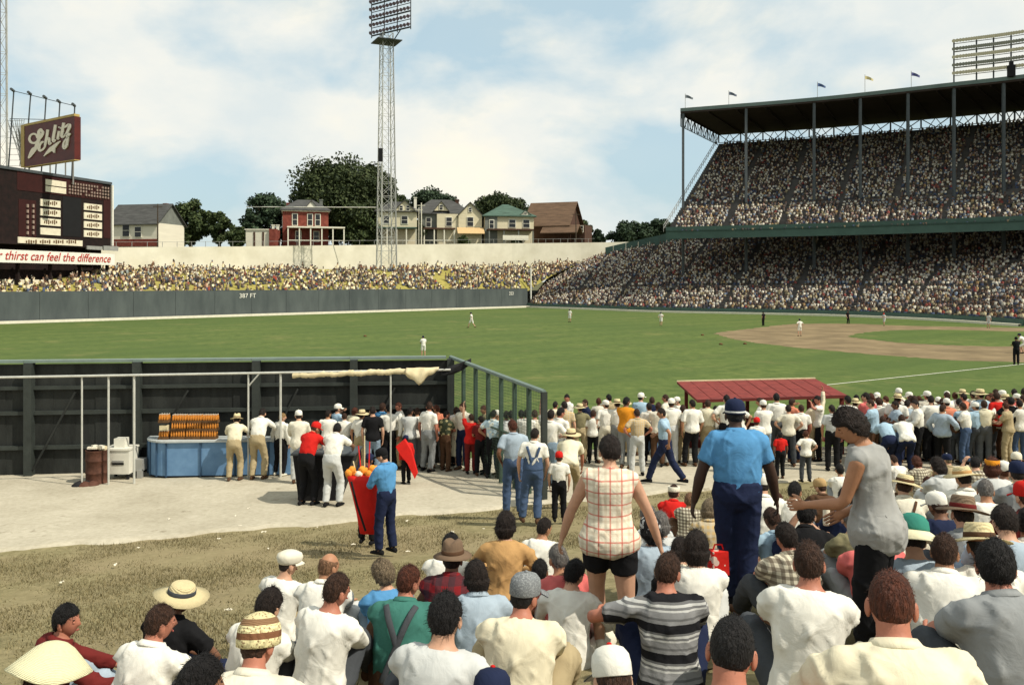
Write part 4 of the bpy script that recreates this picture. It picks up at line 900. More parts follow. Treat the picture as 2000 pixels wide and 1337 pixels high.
# ------------------------------------------------------------------ dark board fence with wing
fy = lambda x: 24.0 + (x + 1.74) * 0.109
FT = CAM - 2.20
fe = thing('board_fence', (-8, 23.3, 0.35), 'tall dark board fence with heavy posts behind the refreshment counter', 'fence')
fang = math.atan(0.109); fdir = Vector((math.cos(fang), math.sin(fang), 0)); fnor = Vector((fdir.y, -fdir.x, 0))
def fpt(x, z, off=0.0): return Vector((x, fy(x), z)) + fnor * off
posts = [-19.2, -16.25] + [(px - 1000) / FP * (22.7 + (px / 880) * 1.3) for px in (62, 272, 503, 692, 880)]
for i in range(len(posts) - 1):
    x0, x1 = posts[i], posts[i + 1]; nb = 5
    for j in range(nb):
        a = x0 + (x1 - x0) * j / nb - 0.012; b = x0 + (x1 - x0) * (j + 1) / nb + 0.012; o_ = 0.007 * ((i * 5 + j * 3) % 4)
        MB().quadslab(fpt(a, 0.1, o_), fpt(b, 0.1, o_), fpt(b, FT - .05, o_), fpt(a, FT - .05, o_), 0.03).build('board', M['fence'], fe)
    for z, hh in ((1.12, .10), (2.05, .10), (2.72, .09)):
        MB().quadslab(fpt(x0 + .1, z - hh / 2, .13), fpt(x1 - .1, z - hh / 2, .13), fpt(x1 - .1, z + hh / 2, .13), fpt(x0 + .1, z + hh / 2, .13), 0.10).build('rail', M['fencerail'], fe)
    MB().quadslab(fpt(x0 - .12, FT, .16), fpt(x1 - .13, FT, .16), fpt(x1 - .13, FT + .07, .16), fpt(x0 - .12, FT + .07, .16), 0.26).build('top_rail', M['railtop'], fe)
    MB().bar(fpt(x0 + .12, 0.55, .2), fpt(x0 + (x1 - x0) * .42, 2.6, .1), 0.035).build('brace', M['fence'], fe)
for x in posts:
    p = fpt(x, 0, .12); MB().box((p.x, p.y, (FT + .2) / 2), (0.20, 0.26, FT - .2), fang).build('post', M['fencerail'], fe)
wg = thing('mesh_fence_wing', (-0.5, 21.5, 0.35), 'green steel mesh fence wing sloping down toward the spectators', 'fence')
wa, wb = Vector((-1.74, 24.0)), Vector((0.72, 19.0)); za, zb_ = FT + .03, CAM - 217 / FP * 19
for i in range(8):
    k = (i / 7) ** 0.92 if i else 0; q = wa.lerp(wb, k); zt = za + (zb_ - za) * k
    MB().box((q.x, q.y, zt / 2 + .1), (0.09 if i < 7 else .13, 0.09, zt - .2), 0.45).build('post', M['wingpost'] if i < 7 else M['fencerail'], wg)
MB().bar((wa.x, wa.y, za), (wb.x, wb.y, zb_), 0.06, 6).build('top_rail', M['railtop'], wg)
for z in (.45, 1.9):
    MB().bar((wa.x, wa.y, z), (wb.x, wb.y, z - .05), 0.03, 6).build('rail', M['wingpost'], wg)
mb = MB()
for i in range(72):
    k = (i + .5) / 72; q = wa.lerp(wb, k); mb.bar((q.x, q.y, .45), (q.x, q.y, za + (zb_ - za) * k), 0.0035, 3)
for i in range(38):
    z = .5 + i * .073; mb.bar((wa.x, wa.y, z), (wb.x, wb.y, min(z, zb_ + .02)), 0.0035, 3)
mb.build('wire_mesh', M['wingpost'], wg, kind='stuff')
# low rail along the field in front of the standing crowd
fr = thing('field_rail', (9, 25.5, 0.4), 'low grey pipe rail between the standing crowd and the field', 'rail')
for i in range(14):
    x = 1.2 + i * 1.9
    if 4.9 < x < 10.5: continue
    MB().bar((x, 25.55, .1), (x, 25.55, 1.35), .03, 6).build('post', M['steel'], fr)
for x0, x1 in ((1.2, 4.9), (10.7, 26)): MB().bar((x0, 25.55, 1.35), (x1, 25.55, 1.35), .035, 6).build('rail', M['steel'], fr)

# ------------------------------------------------------------------ refreshment stand: pipe frame, canvas, counter, crates, appliance, barrel
pf = thing('canopy_pipe_frame', (-6, 21.8, 0.4), 'bare pipe frame of a canopy over the refreshment counter', 'pipe frame')
def pline(px): return Vector(((px - 1000) / FP * (21.0 + px / 880 * 1.8), 21.0 + px / 880 * 1.8))
pz = CAM - 2.40
a, b = pline(-60), pline(880); MB().bar((a.x, a.y, pz), (b.x, b.y, pz), 0.030, 8).build('crossbar', M['pipe'], pf)
a2, b2 = fpt(-14.5, pz + .05, .1), fpt(-2, pz + .05, .1)
for px, r in ((160, .022), (212, .026), (262, .030), (485, .024), (548, .030), (763, .024)):
    q = pline(px); MB().bar((q.x, q.y, GZ(q.x, q.y)), (q.x, q.y, pz), r, 8).build('pole', M['pipe'], pf)
q = pline(485); MB().bar((q.x, q.y, pz - .35), (q.x + .3, q.y, pz), .02, 6).build('brace', M['pipe'], pf)
# rolled canvas along the bar, with a drooping corner
cv = thing('canvas_awning', (-4, 22.5, 3.2), 'rolled cream canvas awning tied along the pipe, one corner drooping', 'awning')
vs = []; fs = []; n = 60
for i in range(n):
    k = i / (n - 1); q = pline(572 + k * 225); r = .050 + .006 * math.sin(i * 1.3) + .005 * math.sin(i * 2.9); dz = -.08 + .012 * math.sin(i * .5) + .06 * k
    for j in range(8):
        g = j * math.pi / 4; vs.append((q.x, q.y - .03 + math.cos(g) * r, pz + dz + math.sin(g) * r * 1.5))
for i in range(n - 1):
    for j in range(8): fs.append((i * 8 + j, i * 8 + (j + 1) % 8, (i + 1) * 8 + (j + 1) % 8, (i + 1) * 8 + j))
MB().add(vs, fs).build('canvas_roll', M['canvas'], cv, smooth=True)
vs = []; fs = []; nu, nv = 16, 10
for i in range(nu):
    u = i / (nu - 1); q = pline(794 + u * 64); L_ = 0.40 * (1 - abs(u - .38) / .62) ** 1.2 + .05 + .03 * math.sin(u * 17)
    for j in range(nv):
        v = j / (nv - 1); vs.append((q.x, q.y - .06 - .10 * math.sin(v * 2.5) - .05 * math.sin(u * 12 + v * 3), pz + .07 - v * L_))
for i in range(nu - 1):
    for j in range(nv - 1): k = i * nv + j; fs.append((k, k + nv, k + nv + 1, k + 1))
o = MB().add(vs, fs).build('drooping_flap', M['canvas'], cv, smooth=True); sm = o.modifiers.new('solid', 'SOLIDIFY'); sm.thickness = .012
vs = []; fs = []
for i in range(12):
    u = i / 11; q = pline(858 + u * 40)
    for j in range(4): vs.append((q.x + .3 * u, q.y + .2 * u - .05 * math.sin(j * 2 + i), pz - .02 + .3 * u - j * .04 * (1 + math.sin(u * 3))))
for i in range(11):
    for j in range(3): k = i * 4 + j; fs.append((k, k + 4, k + 5, k + 1))
o = MB().add(vs, fs).build('dark_fold', M['black'], cv, smooth=True); sm = o.modifiers.new('solid', 'SOLIDIFY'); sm.thickness = .012

cy = 22.35; ctr = thing('refreshment_counter', (-7.8, cy, GZ(-7.8, cy)), 'curved pale blue refreshment counter with vertical panels', 'counter')
g0 = GZ(-7.8, cy); cxl, cxr = (330 - 1000) / FP * cy, (590 - 1000) / FP * cy
path = []
for i in range(9):      # rounded left end, then straight along the front, then rounded right end
    a = math.pi - i / 8 * math.pi / 2; path.append((cxl + math.cos(a) * .72, cy + .55 - math.sin(a) * .72 - .0))
nst = 9
for i in range(1, nst): path.append((cxl + (cxr - cxl) * i / (nst - 1), cy + .55 - .72 + .03 * i))
for i in range(0, len(path) - 1, 2):
    seg = path[i:i + 3]
    vs = []; fs = []
    for p in seg:
        for off, zz in ((0, g0 + .06), (0, g0 + .93)): vs.append((p[0], p[1], zz))
        for zz in (g0 + .06, g0 + .93): vs.append((p[0] + .02, p[1] + .05, zz))
    for k in range(len(seg) - 1):
        j = 4 * k; fs += [(j, j + 4, j + 5, j + 1), (j + 2, j + 3, j + 7, j + 6), (j + 1, j + 5, j + 7, j + 3), (j, j + 2, j + 6, j + 4)]
    MB().add(vs, fs).build('panel', M['bluecounter'], ctr)
    p = seg[0]; MB().box((p[0], p[1] - .01, g0 + .49), (.035, .05, .9)).build('panel_strip', mat('counter strip', (0.03, 0.07, 0.13), .6), ctr)
top = [(p[0], p[1] - .07) for p in path] + [(path[-1][0], cy + .55), (path[0][0], cy + .55)]
MB().prism(top, g0 + .94, g0 + .985).build('counter_top', M['countertop'], ctr)
MB().prism([(p[0] + .06, p[1] + .06) for p in path] + [(path[-1][0], cy + .5), (path[0][0] + .1, cy + .5)], g0 - .05, g0 + .06).build('plinth', M['black'], ctr)
# stacked crates of orange soda
bx0 = (318 - 1000) / FP * (cy + .2)
def soda_crate(x, y, z, cols, rows, w, d, label, caps):
    T = thing('soda_crate', (x, y, z), label, 'crate', 'stacked soda crates on the counter')
    MB().box((x, y, z + .035), (w, d, .07)).build('tray', M['crate'], T)
    mb = MB(); mc = MB()
    for i in range(cols):
        for j in range(rows):
            px_, py_ = x - w / 2 + w * (i + .5) / cols, y - d / 2 + d * (j + .5) / rows
            mb.lathe((px_, py_, z + .07), [(.022, 0), (.026, .02), (.026, .085), (.012, .125), (.011, .145)], 7); mc.lathe((px_, py_, z + .215), [(.014, 0), (.014, .012)], 6)
    mb.build('bottles', M['orange'], T, kind='stuff', smooth=True); mc.build('bottle_caps', M['enamel'] if caps else M['crate'], T, kind='stuff')
tiers = ['bottom', 'middle', 'top']
for t_ in range(3):
    for i in range(3):
        soda_crate(bx0 + .46 + i * .41, cy + .12 + .05 * t_, g0 + .986 + t_ * .205, 6, 3, .39, .24, ['left', 'centre', 'right'][i] and f"{tiers[t_]} tier crate of orange soda bottles, {['next to the small stack', 'between its two neighbours', 'at the end by the leaning customer'][i]}", t_ == 2)
for t_ in range(2):
    soda_crate(bx0 + .09, cy + .10, g0 + .986 + t_ * .34 + .10 * (t_ == 1), 4, 3, .26, .24, ['lower', 'upper'][t_] + ' small soda crate standing apart at the end of the counter', True)
MB_ = MB().box((bx0 + .09, cy + .10, g0 + .986 + .30), (.20, .2, .13)); tag(MB_.build('carton', M['canvas']), 'tan carton wedged between the two small soda crates', 'carton')
# white appliance
ax, ay = (238 - 1000) / FP * 22.3, 22.3; ag = GZ(ax, ay)
ap = thing('ice_chest', (ax, ay, ag), 'white enamel ice chest on dark legs beside the blue counter', 'ice chest')
MB().box((ax, ay, ag + .48), (.62, .55, .62)).build('body', M['enamel'], ap); MB().box((ax - .02, ay, ag + .81), (.70, .6, .05)).build('lid', M['enamel'], ap)
MB().box((ax + .0, ay - .02, ag + .95), (.28, .26, .24)).build('box_on_lid', M['enamel'], ap); MB().box((ax + .03, ay - .285, ag + .50), (.30, .03, .05)).build('handle', M['steel'], ap)
MB().box((ax + .03, ay - .28, ag + .44), (.30, .02, .05)).build('slot', M['black'], ap)
MB().box((ax + .45, ay + .1, ag + .35), (.22, .3, .3)).box((ax + .5, ay - .05, ag + .12), (.12, .12, .24)).build('pump', M['steel'], ap)
for sx in (-.26, .26):
    for sy in (-.22, .22): MB().box((ax + sx, ay + sy, ag + .085), (.06, .06, .17)).build('leg', M['black'], ap)
# barrel with rubbish
bx_, by_ = (190 - 1000) / FP * 21.7, 21.7; bg = GZ(bx_, by_)
br = thing('trash_barrel', (bx_, by_, bg), 'rusty brown trash barrel overflowing with paper', 'barrel')
MB().lathe((bx_, by_, bg), [(.27, 0), (.29, .03), (.27, .06), (.275, .27), (.29, .29), (.275, .31), (.27, .58), (.29, .60), (.275, .62), (.275, .84), (.29, .86), (.26, .86), (.25, .80)], 18).build('drum', M['rust'], br, smooth=True)
for i in range(7):
    a = i * 2.4; MB().box((bx_ + .15 * math.cos(a), by_ + .15 * math.sin(a), bg + .88 + .03 * (i % 3)), (.16, .12, .05 + .03 * (i % 2)), a).build('rubbish', M['scrap'] if i % 3 else M['canvas'], br)
gb = thing('scrap_heap', (bx_ - .35, by_ - .1, bg), 'dark heap of rags on the pavement against the barrel', 'rags')
for i in range(5): MB().lathe((bx_ - .28 + .16 * (i % 3), by_ - .32 - .07 * (i // 3), bg - .02), [(.17, 0), (.16, .07), (.09, .13), (.02, .16)], 9).build('rag', M['black'] if i % 2 else M['rust'], gb, smooth=True)
# black draped counter on the pavement
kx, ky = (640 - 1000) / FP * 19.4, 19.5; kg = GZ(kx, ky)
kc = thing('black_counter', (kx, ky, kg), 'black tapered stand up counter where the man in red leans', 'counter')
mb = MB(); hw, hd = .78, .42
mb.add([(kx - .62, ky - .28, kg), (kx + .28, ky - .28, kg), (kx + .28, ky + .28, kg), (kx - .62, ky + .28, kg), (kx - .72, ky - hd, kg + 1.08), (kx + hw - .12, ky - hd, kg + 1.08), (kx + hw - .12, ky + hd, kg + 1.08), (kx - .72, ky + hd, kg + 1.08)], [(3, 2, 1, 0), (4, 5, 6, 7), (0, 1, 5, 4), (1, 2, 6, 5), (2, 3, 7, 6), (3, 0, 4, 7)])
mb.build('body', M['black'], kc); MB().box((kx - .03, ky, kg + 1.105), (1.46, .92, .04)).build('counter_top', M['steeldk'], kc)
for i in range(3):
    x = kx - .1 + i * .2; tag(MB().lathe((x, ky - .1 * (i % 2), kg + 1.125), [(.035, 0), (.042, .10), (.038, .10), (.03, .02)], 10).build('paper_cup', M['white']), 'white paper cup standing on the black counter top', 'cup', 'paper cups on the black counter')

# ------------------------------------------------------------------ red roofed bench shelter
sh = thing('bench_shelter', (8, 25.5, 0.3), 'low shelter with flat red roof and red posts at the field edge', 'shelter')
q = [P(1361, 780, 24.4), P(1654, 771, 24.4), P(1592, 739, 27.6), P(1322, 745, 27.6)]
MB().quadslab(q[0], q[1], q[2], q[3], .07).build('roof', M['dugred'], sh)
nrm = Vector((0, 0, .01))
for i in range(1, 10):
    a, b = q[0].lerp(q[1], i / 10), q[3].lerp(q[2], i / 10); MB().bar(a + nrm * .3, b + nrm * .3, .007).build('roof_seam', M['dugred'], sh)
MB().bar(q[3], q[2], .05).build('roof_batten', M['canvas'], sh); MB().bar(q[0] - nrm * 4, q[1] - nrm * 4, .06).build('roof_batten', M['dugpost'], sh)
for k, (u, v) in enumerate(((.06, .06), (.06, .94), (.76, .06), (.98, .06), (.98, .94), (.5, .94))):
    p = q[0].lerp(q[1], u).lerp(q[3].lerp(q[2], u), v); MB().box((p.x, p.y, p.z / 2 - .02), (.1, .1, p.z - .05)).build('post', M['dugpost'], sh)
a, b = q[0].lerp(q[3], .5), q[1].lerp(q[2], .5); MB().box(((a.x + b.x) / 2, 25.9, .75), (b.x - a.x - .3, .4, .06)).build('bench', M['dugpost'], sh)
p0, p1 = q[3] + Vector((0, -.2, 0)), q[2] + Vector((0, -.2, 0)); MB().quadslab((p0.x, p0.y, 0.0), (p1.x, p1.y, 0), (p1.x, p1.y, 1.0), (p0.x, p0.y, 1.0), .06).build('back_boarding', M['dugpost'], sh)
# ------------------------------------------------------------------ people: skeleton -> skin -> clothing
TMP = bpy.data.scenes.new('tmp_remesh')
def arr(*a): return np.array(a, float)
def nrm_(v): return v / (np.linalg.norm(v) + 1e-9)
def rotm(ax, a):
    c, s = math.cos(a), math.sin(a)
    return {'x': np.array([[1, 0, 0], [0, c, -s], [0, s, c]]), 'y': np.array([[c, 0, s], [0, 1, 0], [-s, 0, c]]), 'z': np.array([[c, -s, 0], [s, c, 0], [0, 0, 1]])}[ax]
class GB:
    """numpy shape collector for bodies and clothes"""
    def __init__(s): s.v = []; s.f = []; s.n = 0
    def add(s, V, F): s.v.append(np.asarray(V, float)); s.f += [tuple(i + s.n for i in f) for f in F]; s.n += len(V)
    def loft(s, C, U, Wv, rx, ry, n=14, cap=0.55):
        """rings of half axes rx (along U) and ry (along Wv) round centres C, with rounded ends"""
        C = [np.asarray(c, float) for c in C]; m = len(C); g = np.arange(n) * 2 * math.pi / n; rows = []
        def ring(c, u, w, a, b): return c[None] + np.cos(g)[:, None] * a * u[None] + np.sin(g)[:, None] * b * w[None]
        for e, sg_ in ((0, -1), (m - 1, 1)):
            d = nrm_(C[e] - C[1 if e == 0 else m - 2]); r = min(rx[e], ry[e]); caps = [(0.55, .78), (0.88, .42)]
            rr = [ring(C[e] + d * r * cap * z, U[e], Wv[e], rx[e] * k, ry[e] * k) for z, k in caps]
            if e == 0: rows = rr[::-1]
            else: tail = rr
        rows = rows + [ring(C[i], U[i], Wv[i], rx[i], ry[i]) for i in range(m)] + tail
        V = np.concatenate(rows); M_ = len(rows)
        F = [(i * n + k, i * n + (k + 1) % n, (i + 1) * n + (k + 1) % n, (i + 1) * n + k) for i in range(M_ - 1) for k in range(n)]
        F += [tuple(range(n - 1, -1, -1)), tuple(range((M_ - 1) * n, M_ * n))]; s.add(V, F)
    def tube(s, pts, rs, n=10, flat=None, up=None, cap=0.8):
        pts = [np.asarray(p, float) for p in pts]; m = len(pts); U = []; Wv = []
        u = None
        for i in range(m):
            d = nrm_(pts[min(i + 1, m - 1)] - pts[max(i - 1, 0)])
            if u is None:
                r = arr(0, 0, 1) if up is None else up
                u = np.cross(d, r)
                if np.linalg.norm(u) < .15: u = np.cross(d, arr(0, 1, 0))
                u = nrm_(u)
            u = nrm_(u - d * u.dot(d)); U.append(u); Wv.append(np.cross(d, u))
        s.loft(pts, U, Wv, rs, [r * (flat if flat else 1) for r in rs], n, cap)
    def ell(s, c, r, R=np.eye(3), n=12, m=8):
        V = []; F = []
        for i in range(m + 1):
            t = math.pi * i / m
            for k in range(n):
                a = 2 * math.pi * k / n; V.append((math.sin(t) * math.cos(a) * r[0], math.sin(t) * math.sin(a) * r[1], math.cos(t) * r[2]))
        V = np.array(V) @ R.T + np.asarray(c); F = [(i * n + k, (i + 1) * n + k, (i + 1) * n + (k + 1) % n, i * n + (k + 1) % n) for i in range(m) for k in range(n)]
        s.add(V, F)
    def arrays(s): return np.concatenate(s.v), s.f
def mesh_from(V, F, name):
    me = bpy.data.meshes.new(name); me.from_pydata(V.tolist() if hasattr(V, 'tolist') else V, [], F); me.update(); smooth_all(me); return me
def remesh(gb, voxel, smooth=4, fold=0.0, seed=0, fs=1.0):
    V, F = gb.arrays(); me = mesh_from(V, F, 'tmp'); o = bpy.data.objects.new('tmp', me); TMP.collection.objects.link(o)
    r = o.modifiers.new('r', 'REMESH'); r.mode = 'VOXEL'; r.voxel_size = voxel; r.use_smooth_shade = True
    if smooth: q = o.modifiers.new('s', 'SMOOTH'); q.factor = 0.5; q.iterations = smooth
    vl = TMP.view_layers[0]; vl.update(); dg = vl.depsgraph; ev = o.evaluated_get(dg); m2 = ev.to_mesh()
    n = len(m2.vertices); co = np.empty(n * 3); m2.vertices.foreach_get('co', co); co = co.reshape(-1, 3); no = np.empty(n * 3); m2.vertices.foreach_get('normal', no); no = no.reshape(-1, 3)
    nl = len(m2.loops); li = np.empty(nl, np.int32); m2.loops.foreach_get('vertex_index', li); npoly = len(m2.polygons); ls = np.empty(npoly, np.int32); m2.polygons.foreach_get('loop_start', ls)
    ev.to_mesh_clear(); bpy.data.objects.remove(o); bpy.data.meshes.remove(me)
    if fold:   # soft cloth folds: a few directional wrinkle waves
        rs = np.random.RandomState(seed + 17); h = np.zeros(n)
        for k in range(12):   # long creases: sharp ridges, each only over part of the garment
            d = rs.randn(3) * arr(1.2, .8, .9); d = nrm_(d) * rs.uniform(11, 30) * fs; w = rs.randn(3) * 5.5
            q = np.sin(co @ d + 1.3 * np.sin(co @ w + rs.rand() * 6) + rs.rand() * 6); q = (1 - np.abs(q)) ** 2.2 * 1.6 - .45
            h += q * np.clip(np.sin(co @ (rs.randn(3) * 6.0) + rs.rand() * 6) + .05, 0, 1)
        co = co + no * (np.clip(h, -.5, 2.4) * fold * 0.85)[:, None]
    return co, li, ls, nl
def mesh_raw(name, parts):
    """join (co, loop verts, loop starts) blocks into one mesh"""
    V = np.concatenate([p[0] for p in parts]); off = 0; lo = 0; LI = []; LS = []
    for co, li, ls, nl in parts:
        LI.append(li + off); LS.append(ls + lo); off += len(co); lo += nl
    me = bpy.data.meshes.new(name); me.vertices.add(len(V)); me.vertices.foreach_set('co', V.ravel())
    LI = np.concatenate(LI).astype(np.int32); LS = np.concatenate(LS).astype(np.int32)
    me.loops.add(len(LI)); me.loops.foreach_set('vertex_index', LI); me.polygons.add(len(LS)); me.polygons.foreach_set('loop_start', LS)
    me.update(calc_edges=True); smooth_all(me); return me
def raw(gb):
    V, F = gb.arrays(); li = np.concatenate([np.array(f) for f in F]); tot = np.array([len(f) for f in F]); return V, li, np.concatenate([[0], np.cumsum(tot)[:-1]]), len(li)

def ik(a, t, l1, l2, pole):
    a = np.asarray(a, float); t = np.asarray(t, float); d = t - a; L = np.linalg.norm(d); mx_ = (l1 + l2) * 0.995
    if L > mx_: t = a + d / L * mx_; d = t - a; L = mx_
    L = max(L, abs(l1 - l2) + .02); n = d / (np.linalg.norm(d) + 1e-9); x = (l1 * l1 - l2 * l2 + L * L) / (2 * L); h = math.sqrt(max(0, l1 * l1 - x * x))
    p = np.asarray(pole, float); p = p - n * p.dot(n); p = nrm_(p); return a + n * x + p * h, t
class Skel:
    """body faces +y, right hand +x, ground z = 0, 1.75 m tall when standing"""
    def __init__(s, pel=(0, 0, .965), tilt=(0, 0), roll=0.0, twist=0.0, hips=0.0, lh=None, rh=None, le=(-.6, -.5, -.3), re=(.6, -.5, -.3), lf=(-.10, 0, 0), rf=(.10, 0, 0), lk=(-.15, 1, .1), rk=(.15, 1, .1), fem=0.0, fat=1.0, foot=(0.05, -0.05), arms_local=True):
        s.fem, s.fat = fem, fat; pel = np.asarray(pel, float); H = rotm('z', hips); s.pel = pel
        N = 12; s.S = np.linspace(-.11, .52, N); s.C = []; s.R = []; s.F = []; s.U = []
        # integrate the spine from the pelvis up; tilt is (pelvis, chest) forward lean
        def frame(x):
            k = min(1, max(0, x / .45)); a = tilt[0] + (tilt[1] - tilt[0]) * k; r = rotm('z', hips + twist * k) @ rotm('x', -a) @ rotm('y', roll * k); return r
        pts = {}; p = pel.copy(); prev = 0.0
        for x in np.linspace(0, .52, 27): p = p + frame(x) @ arr(0, 0, x - prev); prev = x; pts[round(x, 3)] = p.copy()
        xs = np.array(sorted(pts)); ps = np.array([pts[x] for x in xs])
        s.at = lambda x: (pel + frame(0) @ arr(0, 0, x)) if x < 0 else np.array([np.interp(x, xs, ps[:, i]) for i in range(3)])
        s.fr = frame
        sw = .178 * (1 - .10 * fem); hw = .092 * (1 + .06 * fem)
        c = s.at(.425); R = frame(.43); s.sh = [c + R @ arr(-sw, 0, 0), c + R @ arr(sw, 0, 0)]
        h0 = s.at(-.045); R0 = frame(0); s.hip = [h0 + R0 @ arr(-hw, 0, 0), h0 + R0 @ arr(hw, 0, 0)]
        s.neck = s.at(.50); Rc = frame(.5)
        tgt = []
        for i, (t, d) in enumerate(((lh, (-.24, .03, -.52)), (rh, (.24, .03, -.52)))):
            if t is None: t = c + R @ arr(*d) if True else 0
            else: t = np.asarray(t, float)
            tgt.append(t)
        s.el = []; s.wr = []
        for i, (t, pl) in enumerate(zip(tgt, (le, re))):
            e, w = ik(s.sh[i], t, .285, .255, R @ np.asarray(pl, float)); s.el.append(e); s.wr.append(w)
        s.kn = []; s.an = []
        for i, (t, pl) in enumerate(zip((lf, rf), (lk, rk))):
            t = np.asarray(t, float) + arr(0, 0, .075); k, a = ik(s.hip[i], t, .43, .42, H @ np.asarray(pl, float)); s.kn.append(k); s.an.append(a)
        s.toe = [rotm('z', hips + f) @ arr(0, 1, 0) for f in (.15, -.15)]
        s.headbase = s.neck + frame(.5) @ arr(0, .012, .040)
    def head(s, pitch=0.0, yaw=0.0, roll=0.0):
        R = rotm('z', yaw) @ rotm('x', -pitch) @ rotm('y', roll); c = s.headbase + R @ arr(0, .014, .088); return R, c
    def torso_r(s, x):
        X = [-.12, -.06, 0, .08, .17, .26, .34, .40, .45, .49, .53]
        m_ = [.115, .155, .168, .155, .146, .155, .168, .176, .160, .105, .056]; d_ = [.085, .118, .122, .112, .104, .108, .116, .114, .098, .076, .056]
        f_ = [.12, .168, .182, .152, .130, .136, .148, .156, .142, .092, .048]; g_ = [.09, .128, .130, .108, .095, .102, .118, .112, .092, .070, .049]
        w = np.interp(x, X, m_) * (1 - s.fem) + np.interp(x, X, f_) * s.fem; d = np.interp(x, X, d_) * (1 - s.fem) + np.interp(x, X, g_) * s.fem
        return w * (1 + (s.fat - 1) * .7), d * s.fat
    def torso(s, gb, x0, x1, inf=0.0, n=12, rings=14, bag=0.0):
        C = []; U = []; Wv = []; rx = []; ry = []
        for x in np.linspace(x0, x1, rings):
            w, d = s.torso_r(x); R = s.fr(x); b = bag * math.exp(-((x - x0 - .05) / .07) ** 2) if not callable(bag) else bag(x); C.append(s.at(x)); U.append(R @ arr(1, 0, 0)); Wv.append(R @ arr(0, 1, 0)); rx.append(w + inf + b); ry.append(d + inf + b)
        gb.loft(C, U, Wv, rx, ry, 18, .35)

def limb(a, b, c, k0=0.0, k1=1.0, n=8):
    """points along a two bone limb between fractions k0..k1 of 0..2"""
    out = []
    for k in np.linspace(k0, k1, n):
        out.append(a + (b - a) * k if k <= 1 else b + (c - b) * (k - 1))
    return out
ARMX = [0, .35, .7, 1.0, 1.25, 1.6, 2.0]; ARMR = [.056, .052, .044, .039, .042, .035, .026]
LEGX = [0, .3, .7, 1.0, 1.3, 1.7, 2.0]; LEGR = [.086, .083, .066, .055, .056, .044, .037]
def hand(s, i, gb, fingers, curl=0.5, flatv=None):
    w, e = s.wr[i], s.el[i]; d = nrm_(w - e); side = -1 if i == 0 else 1
    inn = np.asarray(s.fr(.4) @ arr(-side, .15, 0)); pn = nrm_(inn - d * inn.dot(d)); ac = np.cross(d, pn)      # palm faces the body
    if ac.dot(s.fr(.4) @ arr(0, 1, 0)) < 0: ac = -ac
    gb.loft([w - d * .02, w + d * .02, w + d * .055, w + d * .088], [ac] * 4, [pn] * 4, [.026, .034, .040, .036], [.020, .017, .016, .012], 10, .5)
    for k in range(4):
        o = (k - 1.5) * -.0195; L = (.072, .080, .076, .060)[k]; b = w + d * .082 + ac * o; c1 = nrm_(d + pn * curl * .55); c2 = nrm_(d + pn * curl * 1.5); c3 = nrm_(d * .4 + pn * curl * 2)
        p1 = b + c1 * L * .45; p2 = p1 + c2 * L * .33; p3 = p2 + c3 * L * .25; fingers.tube([b - d * .015, b + c1 * L * .2, p1, p2, p3], [.0095, .0095, .0088, .008, .0062], 6, cap=.8)
    b = w + d * .028 + ac * .030; c1 = nrm_(d * .8 + ac * .75 + pn * .3); c2 = nrm_(d * 1.0 + ac * .25 + pn * .5); p1 = b + c1 * .038; fingers.tube([b - ac * .012, b, p1, p1 + c2 * .028, p1 + c2 * .04], [.013, .0125, .011, .009, .006], 6)

def head_mesh(fem=0.0):
    gb = GB(); n, m = 28, 22; V = []
    for i in range(m + 1):
        t = math.pi * i / m
        for k in range(n):
            a = 2 * math.pi * k / n; x, y, z = math.sin(t) * math.cos(a), math.sin(t) * math.sin(a), math.cos(t)
            X, Y, Z = x * .071, y * .088, z * .109
            if z < 0: X *= 1 - .26 * (-z) ** 1.3; Y *= 1 - .10 * (-z)
            if z < -.2 and y < 0: Y *= 1 - .30 * min(1, (-.2 - z) / .6)
            if y > 0:
                Y += .008 * math.exp(-((z + .85) / .25) ** 2) * y + .026 * math.exp(-((x / .13) ** 2 + ((z + .15) / .16) ** 2)) * y + .010 * math.exp(-((x / .10) ** 2 + ((z - .05) / .2) ** 2)) * y
                Y -= .011 * math.exp(-(((abs(x) - .36) / .17) ** 2 + ((z - .03) / .12) ** 2)); Y += .006 * math.exp(-((z - .22) / .1) ** 2) * y
                Y += .006 * math.exp(-((x / .28) ** 2 + ((z + .47) / .07) ** 2)) + .005 * math.exp(-((x / .26) ** 2 + ((z + .60) / .07) ** 2)) - .004 * math.exp(-((x / .3) ** 2 + ((z + .535) / .03) ** 2))
            V.append((X, Y, Z))
    F = [(i * n + k, (i + 1) * n + k, (i + 1) * n + (k + 1) % n, i * n + (k + 1) % n) for i in range(m) for k in range(n)]; gb.add(np.array(V), F)
    for sx in (-1, 1):
        gb.ell((sx * .0755, -.006, -.012), (.009, .020, .032), rotm('z', sx * -.35) @ rotm('x', .15), 10, 7); gb.ell((sx * .074, .004, -.034), (.008, .012, .014), n=8, m=5)
        for k in range(1): gb.ell((sx * .028, .0745, .004), (.012, .010, .008), n=8, m=6)
    return raw(gb)
HEAD = head_mesh()

